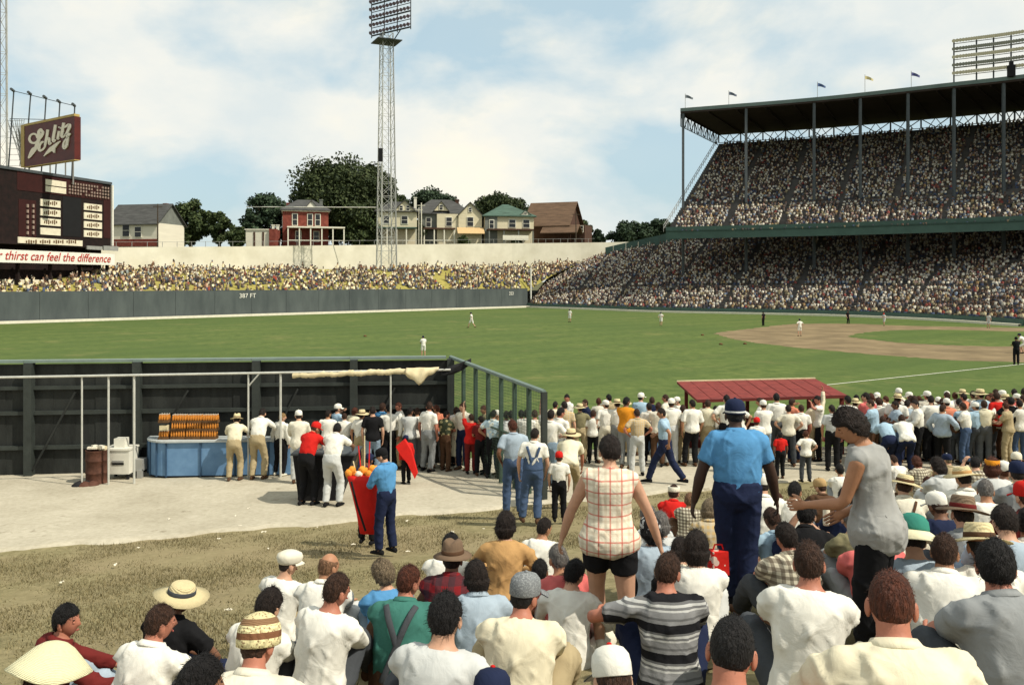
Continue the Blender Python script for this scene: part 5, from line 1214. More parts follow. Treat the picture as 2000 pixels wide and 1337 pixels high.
CACHE = {}
def body_parts(key, sk, vox):
    k = ('body', key)
    if k not in CACHE:
        gb = GB(); fg = GB(); sk.torso(gb, -.11, .53)
        for i in (0, 1):
            gb.tube(limb(sk.sh[i], sk.el[i], sk.wr[i], 0, 2, 12), list(np.interp(np.linspace(0, 2, 12), ARMX, ARMR) * (1 - .12 * sk.fem) * (1 + (sk.fat - 1) * 1.1)), 10)
            sx = -1 if i == 0 else 1; R = sk.fr(.43); gb.tube([sk.at(.445) + R @ arr(sx * .05, 0, 0), sk.sh[i] + R @ arr(0, 0, .004)], [.062, .060 * (1 - .1 * sk.fem)], 10)
            hand(sk, i, gb, fg); gb.tube(limb(sk.hip[i], sk.kn[i], sk.an[i], 0, 2, 12), list(np.interp(np.linspace(0, 2, 12), LEGX, LEGR) * (1 + .06 * sk.fem) * (1 + (sk.fat - 1) * .6)), 10)
            a = sk.an[i]; t = sk.toe[i]; gb.tube([a - t * .03 + arr(0, 0, -.03), a + t * .06 + arr(0, 0, -.045), a + t * .13 + arr(0, 0, -.055)], [.034, .036, .026], 8, flat=.8)
        gb.tube([sk.at(.44), sk.neck, sk.headbase + arr(0, 0, .05)], [.064, .055 - .008 * sk.fem, .052 - .008 * sk.fem], 12)
        CACHE[k] = (remesh(gb, vox, 3), raw(fg))
    return CACHE[k]
def shirt(key, sk, vox, sleeve='short', hem=.03, seed=0, fold=.0085, inf=.017, collar=True):
    k = ('shirt', key, sleeve, hem, seed)
    if k not in CACHE:
        gb = GB(); sk.torso(gb, hem, .485, inf, bag=(lambda x: -.012 + .026 * sstep(.07, .15, x) - .012 * sstep(.2, .32, x)) if hem >= 0 else (lambda x: (.023 + .030 * (sk.fat - 1)) * sstep(.14, .0, x) + .014 * sstep(.0, -.12, x)))
        w = {'none': .12, 'short': .68, 'half': .9, 'roll': 1.12, 'long': 1.93}[sleeve]
        for i in (0, 1):
            sx = -1 if i == 0 else 1; R = sk.fr(.43); gb.tube([sk.at(.44) + R @ arr(sx * .04, 0, 0.004), sk.sh[i] + R @ arr(0, 0, .004)], [.072, .070 * (1 - .1 * sk.fem) * (1 + (sk.fat - 1) * .9)], 12)
            if sleeve != 'none':
                xs = np.linspace(0, w, 8); rr = np.interp(xs, ARMX, ARMR) * (1 + (sk.fat - 1) * 1.1) * (1 - .1 * sk.fem) + (.015 + .012 * xs / 1.0 * (1 if w < 1.2 else .4)); gb.tube(limb(sk.sh[i], sk.el[i], sk.wr[i], 0, w, 8), list(rr), 12, cap=.15)
        if collar: gb.loft([sk.at(.470), sk.at(.50) + sk.fr(.49) @ arr(0, .0, .010)], [sk.fr(.47) @ arr(1, 0, 0)] * 2, [sk.fr(.47) @ arr(0, 1, 0)] * 2, [.098, .070], [.084, .068], 16, .1)
        r_ = remesh(gb, vox, 4, fold, seed)
        if collar and sleeve != 'none' and hem >= 0:   # folded shirt collar standing off the neck
            g2 = GB(); n = 28; Vc = []; F2 = []; R = sk.fr(.49); c0 = sk.at(.495)
            for j in range(n):
                a = math.radians(112) + math.radians(316) * j / (n - 1); ca, sa = math.cos(a), math.sin(a)
                for rr_, zz in ((.064, .030), (.070, .034), (.092, .004), (.089, .000), (.066, .012)): Vc.append(c0 + R @ arr(ca * rr_, sa * rr_ * .98, zz - .004 * sa))
            for j in range(n - 1):
                for q in range(4): b_ = j * 5 + q; F2.append((b_, b_ + 5, b_ + 6, b_ + 1))
            g2.add(np.array(Vc), F2); q2 = raw(g2); V = np.concatenate([r_[0], q2[0]]); r_ = (V, np.concatenate([r_[1], q2[1] + len(r_[0])]), np.concatenate([r_[2], q2[2] + r_[3]]), r_[3] + q2[3])
        CACHE[k] = r_
    return CACHE[k]
def trousers(key, sk, vox, kind='long', seed=0, fold=.007):
    k = ('trousers', key, kind, seed)
    if k not in CACHE:
        gb = GB(); sk.torso(gb, -.12, .085, .020)
        e = {'long': 1.96, 'shorts': .50, 'knee': .92}[kind]
        for i in (0, 1):
            xs = np.linspace(0, e, 10); rr = np.interp(xs, LEGX, LEGR) * (1 + (sk.fat - 1) * .6) * (1 + .06 * sk.fem) + .014 + .020 * np.clip(xs / 2, 0, 1); gb.tube(limb(sk.hip[i], sk.kn[i], sk.an[i], 0, e, 10), list(rr), 12, cap=.12)
        CACHE[k] = remesh(gb, vox, 4, fold, seed + 5)
    return CACHE[k]
def skirt(key, sk, vox, z1=.42, flare=.13, seed=0):
    k = ('skirt', key, z1)
    if k not in CACHE:
        gb = GB(); C = []; rx = []; ry = []; top = sk.at(.09)
        for x in np.linspace(0, 1, 10):
            w, d = sk.torso_r(.09 - min(x * .5, .12)); z = top[2] + (z1 - top[2]) * x; mid = (sk.kn[0] + sk.kn[1]) / 2; c = top * (1 - x) + arr(mid[0], mid[1], z1) * x; c[2] = z; C.append(c); rx.append(w + .02 + flare * x * .55); ry.append(d + .02 + flare * x * .7)
        gb.loft(C, [arr(1, 0, 0)] * 10, [arr(0, 1, 0)] * 10, rx, ry, 20, .05); CACHE[k] = remesh(gb, vox, 3, .010, seed + 9, .8)
    return CACHE[k]
def shoe_mesh():
    gb = GB(); gb.loft([arr(0, -.075, .045), arr(0, -.03, .05), arr(0, .05, .042), arr(0, .12, .032), arr(0, .165, .026)], [arr(1, 0, 0)] * 5, [arr(0, 0, 1)] * 5, [.034, .040, .044, .046, .032], [.040, .046, .038, .028, .020], 12, .5)
    V, F = gb.arrays(); V[:, 2] = np.maximum(V[:, 2], 0.004); return mesh_from(V, F, 'shoe')
SHOE = shoe_mesh()

# hair and hats live in head space (origin at the head centre)
def sstep(a, b, x): t = min(1, max(0, (x - a) / (b - a))); return t * t * (3 - 2 * t)
def hair_mesh(style, seed=0, hatted=False):
    k = ('hair', style, seed, hatted)
    if k in CACHE: return CACHE[k]
    n, m = 40, 30; V = []; rs = random.Random(seed)
    th = {'short': .007, 'crew': .003, 'full': .013, 'bob': .019, 'curly': .022, 'long': .019, 'fringe': .005, 'bun': .014}[style]; ns = {'short': .004, 'crew': .0012, 'full': .007, 'bob': .008, 'curly': .014, 'long': .008, 'fringe': .002, 'bun': .006}[style]
    for i in range(m + 1):
        t = math.pi * i / m
        for j in range(n):
            a = 2 * math.pi * j / n; x, y, z = math.sin(t) * math.cos(a), math.sin(t) * math.sin(a), math.cos(t)
            if style in ('bob', 'long', 'curly'):
                line = -.30 + .75 * sstep(-.05, .55, y) - (.55 if style != 'curly' else .25) * sstep(-.1, -.6, y) - .12
                if style == 'long': line -= .35 * sstep(.1, -.4, y)
            elif style == 'crew': line = .30 - .35 * sstep(.9, .2, y) - .42 * sstep(.0, -.7, y)
            else: line = .42 - .42 * sstep(.75, .15, y) - .58 * sstep(.05, -.6, y)
            k_ = sstep(line - .10, line + .10, z)
            if hatted: k_ *= 1 - sstep(.22, .40, z)
            if style == 'fringe': k_ *= 1 - sstep(.35, .62, z - .25 * max(0, -y))
            X, Y, Z = x * .071, y * .088, z * .109
            if z < 0: X *= 1 - .26 * (-z) ** 1.3 * (0 if style in ('bob', 'long', 'curly') else 1)
            if z < -.2 and y < 0 and style not in ('bob', 'long'): Y *= 1 - .22 * min(1, (-.2 - z) / .6)
            nz = mnoise.noise(Vector((x * 6 + seed * 7.1, y * 6, z * (2.5 if style in ('bob', 'long') else 6)))) + .5 * mnoise.noise(Vector((x * 15, y * 15 + seed, z * 9)))
            r = -.014 * (1 - k_) + k_ * (th + ns * nz + (.006 * max(0, z)))
            if style in ('bob', 'long') and z < -.1: r += .014 * k_
            V.append((X + x * r, Y + y * r, Z + z * r * (1.0 if z > 0 else 1.3)))
    F = [(i * n + j, (i + 1) * n + j, (i + 1) * n + (j + 1) % n, i * n + (j + 1) % n) for i in range(m) for j in range(n)]
    gb = GB(); gb.add(np.array(V), F)
    if style == 'bun': gb.ell((0, -.115, .03), (.04, .035, .04))
    # loose strands lying on the hair, combed away from the crown
    VV = np.array(V); rs2 = np.random.RandomState(seed * 13 + len(style)); crown = nrm_(arr(.15 * (seed - 1), -.45, .9)); ns_ = {'crew': 900, 'fringe': 500}.get(style, 1500); Lh = {'crew': .010, 'fringe': .022, 'short': .030, 'full': .040, 'curly': .026}.get(style, .055)
    rad = np.linalg.norm(VV, axis=1); skin_r = np.array([math.hypot(math.hypot(v[0] / .071, v[1] / .088), v[2] / .109) for v in V]); idx = np.where(skin_r > 1.012)[0]; SV = []; SF = []
    for q in rs2.choice(idx, ns_):
        p = VV[q] + rs2.randn(3) * .003; nrm = nrm_(p / arr(.071, .088, .109)); away = nrm_(p) - crown * nrm_(p).dot(crown); t = away - nrm * away.dot(nrm); t = nrm_(t + rs2.randn(3) * (.9 if style == 'curly' else .28) - arr(0, 0, .25)); sd_ = nrm_(np.cross(nrm, t)) * rs2.uniform(.0007, .0017); l = Lh * rs2.uniform(.5, 1.2); lift = rs2.uniform(.0005, .004)
        b0 = len(SV)
        for kk, (f_, e_) in enumerate(((0, -.002), (.5, lift), (1.0, lift * 1.2 - .012 * l / .04))):
            c_ = p + t * l * f_ + nrm * e_; w_ = sd_ * (1 - .75 * f_); SV += [c_ - w_, c_ + w_]
        SF += [(b0, b0 + 1, b0 + 3, b0 + 2), (b0 + 2, b0 + 3, b0 + 5, b0 + 4)]
    if not hatted or style in ('bob', 'long', 'curly'): gb.add(np.array(SV), SF)
    V, F = gb.arrays(); CACHE[k] = mesh_from(V, F, 'hair'); return CACHE[k]
def lathe_np(gb, prof, n=32, sx=1.0, sy=1.0, warp=None):
    V = []; m = len(prof)
    for r, z in prof:
        for j in range(n):
            a = 2 * math.pi * j / n; x, y, zz = r * math.cos(a) * sx, r * math.sin(a) * sy, z
            if warp: x, y, zz = warp(x, y, zz, r, a)
            V.append((x, y, zz))
    F = [(i * n + j, i * n + (j + 1) % n, (i + 1) * n + (j + 1) % n, (i + 1) * n + j) for i in range(m - 1) for j in range(n)] + [tuple(range(n - 1, -1, -1)), tuple(range((m - 1) * n, m * n))]
    gb.add(np.array(V), F)
def hat_mesh(kind):
    """returns {part: mesh}; first part is the hat itself"""
    k = ('hat', kind)
    if k in CACHE: return CACHE[k]
    out = {}; b = GB(); z0 = .045
    def brimwarp(amp): return lambda x, y, z, r, a: (x, y, z + (amp * max(0, r - .10) * math.cos(2 * a) * -1.0 if r > .11 else 0))
    if kind in ('boater', 'panama'):
        hgt = .085 if kind == 'boater' else .105
        lathe_np(b, [(.001, z0 - .004), (.10, z0 - .004), (.185, z0 - .014), (.188, z0 - .010), (.105, z0 + .006), (.092, z0 + .012), (.086, z0 + hgt * .6), (.080, z0 + hgt - .012), (.070, z0 + hgt), (.03, z0 + hgt - (.004 if kind == 'boater' else .014)), (.001, z0 + hgt - (.004 if kind == 'boater' else .018))], 36, 1, 1.13, brimwarp(.16)); out['hat'] = b
        g = GB(); lathe_np(g, [(.0945, z0 + .010), (.0955, z0 + .012), (.0925, z0 + .042), (.091, z0 + .043)], 36, 1, 1.13); out['hat_band'] = g
    elif kind == 'fedora':
        def wp(x, y, z, r, a):
            zz = z + (-.10 * max(0, r - .10) * math.cos(2 * a) if r > .11 else 0)
            if z > z0 + .08: zz -= .022 * math.exp(-(x / .025) ** 2); x *= .92 if y > .03 else 1.0
            return x, y, zz
        lathe_np(b, [(.001, z0 - .006), (.10, z0 - .006), (.158, z0 - .016), (.161, z0 - .011), (.105, z0 + .006), (.092, z0 + .012), (.086, z0 + .06), (.078, z0 + .105), (.060, z0 + .122), (.03, z0 + .122), (.001, z0 + .12)], 36, 1, 1.15, wp); out['hat'] = b
        g = GB(); lathe_np(g, [(.0945, z0 + .010), (.0955, z0 + .012), (.092, z0 + .040), (.0905, z0 + .041)], 36, 1, 1.15); out['hat_band'] = g
    elif kind == 'sunhat':      # wide shallow cone
        lathe_np(b, [(.001, z0 - .02), (.09, z0 - .02), (.19, z0 - .045), (.205, z0 - .05), (.207, z0 - .044), (.175, z0 - .012), (.135, z0 + .030), (.098, z0 + .066), (.06, z0 + .092), (.025, z0 + .103), (.001, z0 + .105)], 36, 1, 1.08, lambda x, y, z, r, a: (x, y, z + .012 * math.sin(3 * a) * max(0, r - .1) / .1)); out['hat'] = b
    elif kind == 'pith':        # dome crown over a wide brim
        lathe_np(b, [(.001, z0 - .02), (.10, z0 - .016), (.20, z0 - .045), (.208, z0 - .05), (.21, z0 - .044), (.12, z0 + .004), (.099, z0 + .014)], 36, 1, 1.12, lambda x, y, z, r, a: (x, y, z - .02 * (math.cos(a) ** 2) * max(0, r - .1) / .1)); out['hat'] = b
        g = GB(); lathe_np(g, [(.100, z0 + .006), (.101, z0 + .03), (.094, z0 + .075), (.070, z0 + .108), (.035, z0 + .124), (.001, z0 + .128)], 36, 1, 1.12); out['crown'] = g
    elif kind in ('cap', 'vendorcap'):
        lathe_np(b, [(.001, z0 - .03), (.088, z0 - .03), (.090, z0 - .026), (.090, z0 + .02), (.084, z0 + .055), (.062, z0 + .082), (.03, z0 + .093), (.001, z0 + .095)], 32, .94, 1.16); out['hat'] = b
        g = GB(); V = []; F = []
        for i in range(9):
            a = math.pi * (.16 + .68 * i / 8)
            for r, dz in ((.98, 0), (1.0, -.002), (1.62 if kind == 'cap' else 1.35, -.018), (1.60 if kind == 'cap' else 1.33, -.024), (.98, -.008)): V.append((.094 * math.cos(a) * (1 + (r - 1) * .55), .092 * 1.14 * math.sin(a) * (r if r > 1 else r), z0 - .016 + dz - .01 * abs(math.cos(a)) * (r - 1)))
        for i in range(8):
            for j in range(4): q = i * 5 + j; F.append((q, q + 5, q + 6, q + 1))
        g.add(np.array(V), F); out['visor'] = g; g = GB(); g.ell((0, 0, z0 + .097), (.012, .012, .008)); out['button'] = g
    elif kind == 'flatcap':
        lathe_np(b, [(.001, z0 - .028), (.088, z0 - .028), (.097, z0 - .01), (.108, z0 + .03), (.098, z0 + .062), (.06, z0 + .082), (.001, z0 + .086)], 32, .95, 1.18, lambda x, y, z, r, a: (x, y + .012, z - .10 * max(0, y - .02))); out['hat'] = b
        g = GB(); lathe_np(g, [(.001, z0 - .045), (.115, z0 - .045), (.117, z0 - .04), (.09, z0 - .02), (.001, z0 - .02)], 28, .85, 1.25, lambda x, y, z, r, a: (x, max(y, .02) + .015, z - .12 * max(0, y - .08))); out['visor'] = g
    elif kind == 'knit':        # close woven straw cap
        lathe_np(b, [(.001, z0 - .05), (.090, z0 - .05), (.100, z0 - .045), (.102, z0 - .02), (.100, z0 + .015), (.098, z0 + .03), (.094, z0 + .045), (.078, z0 + .075), (.05, z0 + .095), (.02, z0 + .105), (.001, z0 + .107)], 36, .98, 1.15, lambda x, y, z, r, a: (x * (1 + .01 * math.sin(18 * a)), y * (1 + .01 * math.sin(18 * a)), z)); out['hat'] = b
    elif kind == 'scarf':
        lathe_np(b, [(.001, -.05), (.084, -.055), (.092, -.02), (.094, z0), (.086, z0 + .05), (.06, z0 + .076), (.001, z0 + .085)], 28, .95, 1.16, lambda x, y, z, r, a: (x, y - .006, z + .5 * max(0, y - .04) * (1 if z < 0.03 else 0))); b.ell((0, -.10, -.075), (.03, .02, .035)); out['hat'] = b
    elif kind == 'papercap':
        lathe_np(b, [(.001, z0 - .02), (.088, z0 - .02), (.09, z0 - .015), (.094, z0 + .05), (.09, z0 + .052), (.06, z0 + .03), (.001, z0 + .028)], 28, .92, 1.16); out['hat'] = b
    res = {}
    for nm, g in out.items(): V, F = g.arrays(); res[nm] = mesh_from(V, F, nm)
    CACHE[k] = res; return res

# cloth, skin and hair materials
def fabric(c, key=None, pat=None, c2=None, c3=None, p=.09):
    kk = ('fab', key or tuple(round(x, 3) for x in c), pat)
    if kk in CACHE: return CACHE[kk]
    m, nt, b = newmat('fabric ' + (key if isinstance(key, str) else pat or 'plain')); N = nt.nodes.new; L = nt.links.new
    b.inputs['Roughness'].default_value = .92; b.inputs['Specular IOR Level'].default_value = .12
    tc = N('ShaderNodeTexCoord'); nz = N('ShaderNodeTexNoise'); nz.inputs['Scale'].default_value = 9; nz.inputs['Detail'].default_value = 6; L(tc.outputs['Object'], nz.inputs['Vector'])
    rp = N('ShaderNodeValToRGB'); e = rp.color_ramp.elements; e[0].position = .3; e[1].position = .7; e[0].color = tuple(x * .90 for x in c) + (1,); e[1].color = tuple(min(.86, x * 1.06) for x in c) + (1,); L(nz.outputs['Fac'], rp.inputs[0]); col = rp.outputs[0]
    sep = N('ShaderNodeSeparateXYZ'); L(tc.outputs['Object'], sep.inputs[0])
    def fr_(sock, period, off=0.0):
        a = N('ShaderNodeMath'); a.operation = 'MULTIPLY_ADD'; a.inputs[1].default_value = 1 / period; a.inputs[2].default_value = off; L(sock, a.inputs[0]); f = N('ShaderNodeMath'); f.operation = 'FRACT'; L(a.outputs[0], f.inputs[0]); return f.outputs[0]
    def band(sock, w):
        a = N('ShaderNodeMath'); a.operation = 'LESS_THAN'; a.inputs[1].default_value = w; L(sock, a.inputs[0]); return a.outputs[0]
    def over(fac, colr, amt):
        nonlocal col
        mm = N('ShaderNodeMath'); mm.operation = 'MULTIPLY'; mm.inputs[1].default_value = amt; L(fac, mm.inputs[0]); x = N('ShaderNodeMix'); x.data_type = 'RGBA'; L(mm.outputs[0], x.inputs['Factor']); L(col, x.inputs['A']); x.inputs['B'].default_value = tuple(colr) + (1,); col = x.outputs['Result']
    if pat == 'plaid':
        over(band(fr_(sep.outputs['X'], p), .13), c2, .75); over(band(fr_(sep.outputs['Z'], p), .13), c2, .75)
        over(band(fr_(sep.outputs['X'], p, .45), .22), c3, .35); over(band(fr_(sep.outputs['Z'], p, .45), .22), c3, .35)
    elif pat == 'check':
        over(band(fr_(sep.outputs['X'], p), .5), c2, .6); over(band(fr_(sep.outputs['Z'], p), .5), c2, .6)
    elif pat == 'stripe':
        r = N('ShaderNodeValToRGB'); r.color_ramp.interpolation = 'CONSTANT'; el = r.color_ramp.elements; el[0].position = 0; el[0].color = tuple(c2) + (1,); el[1].position = .22; el[1].color = tuple(c) + (1,)
        for pos_, cc in ((.34, tuple(x * .55 for x in c)), (.42, c), (.62, c3), (.68, tuple(x * .7 for x in c)), (.76, c3), (.84, tuple(x * .6 for x in c)), (.92, c2)): q = el.new(pos_); q.color = tuple(cc) + (1,)
        L(fr_(sep.outputs['Z'], p), r.inputs[0]); col = r.outputs[0]
    elif pat == 'print':
        v = N('ShaderNodeTexVoronoi'); v.inputs['Scale'].default_value = 1 / p; L(tc.outputs['Object'], v.inputs['Vector']); over(band(v.outputs['Distance'], .42), c2, .85)
    elif pat == 'fleck':
        v = N('ShaderNodeTexNoise'); v.inputs['Scale'].default_value = 120; L(tc.outputs['Object'], v.inputs['Vector']); g = N('ShaderNodeMath'); g.operation = 'GREATER_THAN'; g.inputs[1].default_value = .56; L(v.outputs['Fac'], g.inputs[0]); over(g.outputs[0], c2, .7)
    L(col, b.inputs['Base Color'])
    n2 = N('ShaderNodeTexNoise'); n2.inputs['Scale'].default_value = 7; n2.inputs['Detail'].default_value = 5; n2.inputs['Distortion'].default_value = 1.2; L(tc.outputs['Object'], n2.inputs['Vector'])
    n3 = N('ShaderNodeTexNoise'); n3.inputs['Scale'].default_value = 260; L(tc.outputs['Object'], n3.inputs['Vector'])
    ad = N('ShaderNodeMath'); ad.operation = 'MULTIPLY_ADD'; ad.inputs[1].default_value = .03; L(n3.outputs['Fac'], ad.inputs[0]); L(n2.outputs['Fac'], ad.inputs[2])
    bp = N('ShaderNodeBump'); bp.inputs['Strength'].default_value = .38; bp.inputs['Distance'].default_value = .03; L(ad.outputs[0], bp.inputs['Height']); L(bp.outputs[0], b.inputs['Normal'])
    CACHE[kk] = m; return m
def skinmat(k):
    kk = ('skin', k)
    if kk not in CACHE:
        c = {'fair': (.48, .27, .175), 'tan': (.36, .175, .095), 'ruddy': (.38, .15, .095), 'dark': (.045, .022, .014), 'brown': (.16, .075, .042), 'lip': (.30, .075, .06)}[k]
        m = mat('skin ' + k, c, .55, .10, 14, .08, 120, c2=tuple(min(1, x * 1.12) for x in c)); b = m.node_tree.nodes['Principled BSDF']; b.inputs['Subsurface Weight'].default_value = 0.0; CACHE[kk] = m
    return CACHE[kk]
def hairmat(k):
    kk = ('hairm', k)
    if kk not in CACHE:
        c = {'black': (.006, .005, .005), 'dark': (.013, .008, .006), 'brown': (.035, .016, .009), 'auburn': (.06, .017, .008), 'grey': (.13, .12, .11), 'blond': (.24, .15, .06), 'ash': (.14, .105, .065), 'tan': (.16, .085, .045)}[k]
        CACHE[kk] = mat('hair ' + k, c, .68, .55, 85, 1.0, 150, vscale=(1, 1, .22), c2=tuple(x * 2.1 for x in c))
    return CACHE[kk]
def strawmat(key, c, c2=None):
    kk = ('straw', key)
    if kk not in CACHE:
        m, nt, b = newmat('straw ' + key); N = nt.nodes.new; L = nt.links.new; b.inputs['Roughness'].default_value = .8; b.inputs['Specular IOR Level'].default_value = .2
        tc = N('ShaderNodeTexCoord'); w = N('ShaderNodeTexWave'); w.wave_type = 'RINGS'; w.rings_direction = 'Z'; w.inputs['Scale'].default_value = 55; w.inputs['Distortion'].default_value = 1.5; L(tc.outputs['Object'], w.inputs['Vector'])
        v = N('ShaderNodeTexNoise'); v.inputs['Scale'].default_value = 60; L(tc.outputs['Object'], v.inputs['Vector']); ad = N('ShaderNodeMath'); ad.operation = 'ADD'; L(w.outputs['Fac'], ad.inputs[0]); L(v.outputs['Fac'], ad.inputs[1])
        r = N('ShaderNodeValToRGB'); e = r.color_ramp.elements; e[0].position = .45; e[1].position = 1.1 if False else 1.0; e[0].color = tuple(x * .72 for x in c) + (1,); e[1].color = tuple(c) + (1,); L(ad.outputs[0], r.inputs[0]); col = r.outputs[0]
        if c2:   # woven bands of a second straw colour
            sp = N('ShaderNodeSeparateXYZ'); L(tc.outputs['Object'], sp.inputs[0]); rr = N('ShaderNodeValToRGB'); rr.color_ramp.interpolation = 'CONSTANT'; el = rr.color_ramp.elements; el[0].position = 0; el[0].color = (0, 0, 0, 1); el[1].position = .28; el[1].color = (1, 1, 1, 1)
            for q, cc in ((.46, 0), (.62, 0), (.66, .9), (.82, 0)): z = el.new(q); z.color = (cc, cc, cc, 1)
            mp = N('ShaderNodeMath'); mp.operation = 'MULTIPLY_ADD'; mp.inputs[1].default_value = 1 / .165; mp.inputs[2].default_value = .06; L(sp.outputs['Z'], mp.inputs[0]); L(mp.outputs[0], rr.inputs[0])
            br_ = N('ShaderNodeTexVoronoi'); br_.inputs['Scale'].default_value = 70; L(tc.outputs['Object'], br_.inputs['Vector']); lt = N('ShaderNodeMath'); lt.operation = 'LESS_THAN'; lt.inputs[1].default_value = .33; L(br_.outputs['Distance'], lt.inputs[0]); m2 = N('ShaderNodeMath'); m2.operation = 'MULTIPLY'; m2.inputs[1].default_value = .75; L(lt.outputs[0], m2.inputs[0]); mxx = N('ShaderNodeMath'); mxx.operation = 'MAXIMUM'; L(m2.outputs[0], mxx.inputs[0]); L(rr.outputs[0], mxx.inputs[1])
            x = N('ShaderNodeMix'); x.data_type = 'RGBA'; L(mxx.outputs[0], x.inputs['Factor']); L(col, x.inputs['A']); x.inputs['B'].default_value = tuple(c2) + (1,); col = x.outputs['Result']
        L(col, b.inputs['Base Color']); bp = N('ShaderNodeBump'); bp.inputs['Strength'].default_value = .5; bp.inputs['Distance'].default_value = .006; L(ad.outputs[0], bp.inputs['Height']); L(bp.outputs[0], b.inputs['Normal']); CACHE[kk] = m
    return CACHE[kk]
CL = dict(midgrey=(.30, .30, .285), white=(.72, .70, .62), offwhite=(.66, .62, .50), cream=(.68, .62, .45), ltgrey=(.50, .51, .49), grey=(.24, .25, .25), dkgrey=(.09, .095, .10), black=(.010, .010, .011), navy=(.014, .020, .050), denim=(.060, .095, .17), ltdenim=(.20, .27, .34), khaki=(.36, .29, .17), tan=(.42, .28, .13), brown=(.085, .045, .025), blue=(.085, .25, .46), ltblue=(.33, .46, .56), royal=(.03, .08, .30), green=(.045, .155, .125), red=(.52, .018, .014), salmon=(.62, .22, .13), pink=(.55, .13, .12), orange=(.66, .25, .02), olive=(.20, .18, .10), camel=(.46, .27, .11), maroon=(.13, .018, .016), bluegrey=(.33, .40, .46), charcoal=(.055, .06, .066))
FABS = {'plaidpink': lambda: fabric((.70, .64, .50), 'pink plaid', 'plaid', (.50, .10, .07), (.44, .34, .24), .085), 'stripes': lambda: fabric((.20, .20, .20), 'grey stripes', 'stripe', (.012, .012, .014), (.42, .42, .40), .155), 'redplaid': lambda: fabric((.20, .015, .018), 'red plaid', 'check', (.03, .025, .03), None, .10), 'buffalo': lambda: fabric((.60, .55, .42), 'dark check', 'check', (.05, .03, .02), None, .05), 'hawaii': lambda: fabric((.40, .52, .58), 'blue print', 'print', (.66, .66, .56), None, .09), 'print': lambda: fabric((.05, .06, .035), 'leaf print', 'print', (.42, .36, .18), None, .10), 'navyfleck': lambda: fabric((.025, .03, .06), 'navy fleck', 'fleck', (.25, .27, .32)), 'tanplaid': lambda: fabric((.52, .36, .16), 'tan plaid', 'check', (.45, .40, .30), None, .06)}
def FAB(n): return FABS[n]() if n in FABS else fabric(CL[n], n)

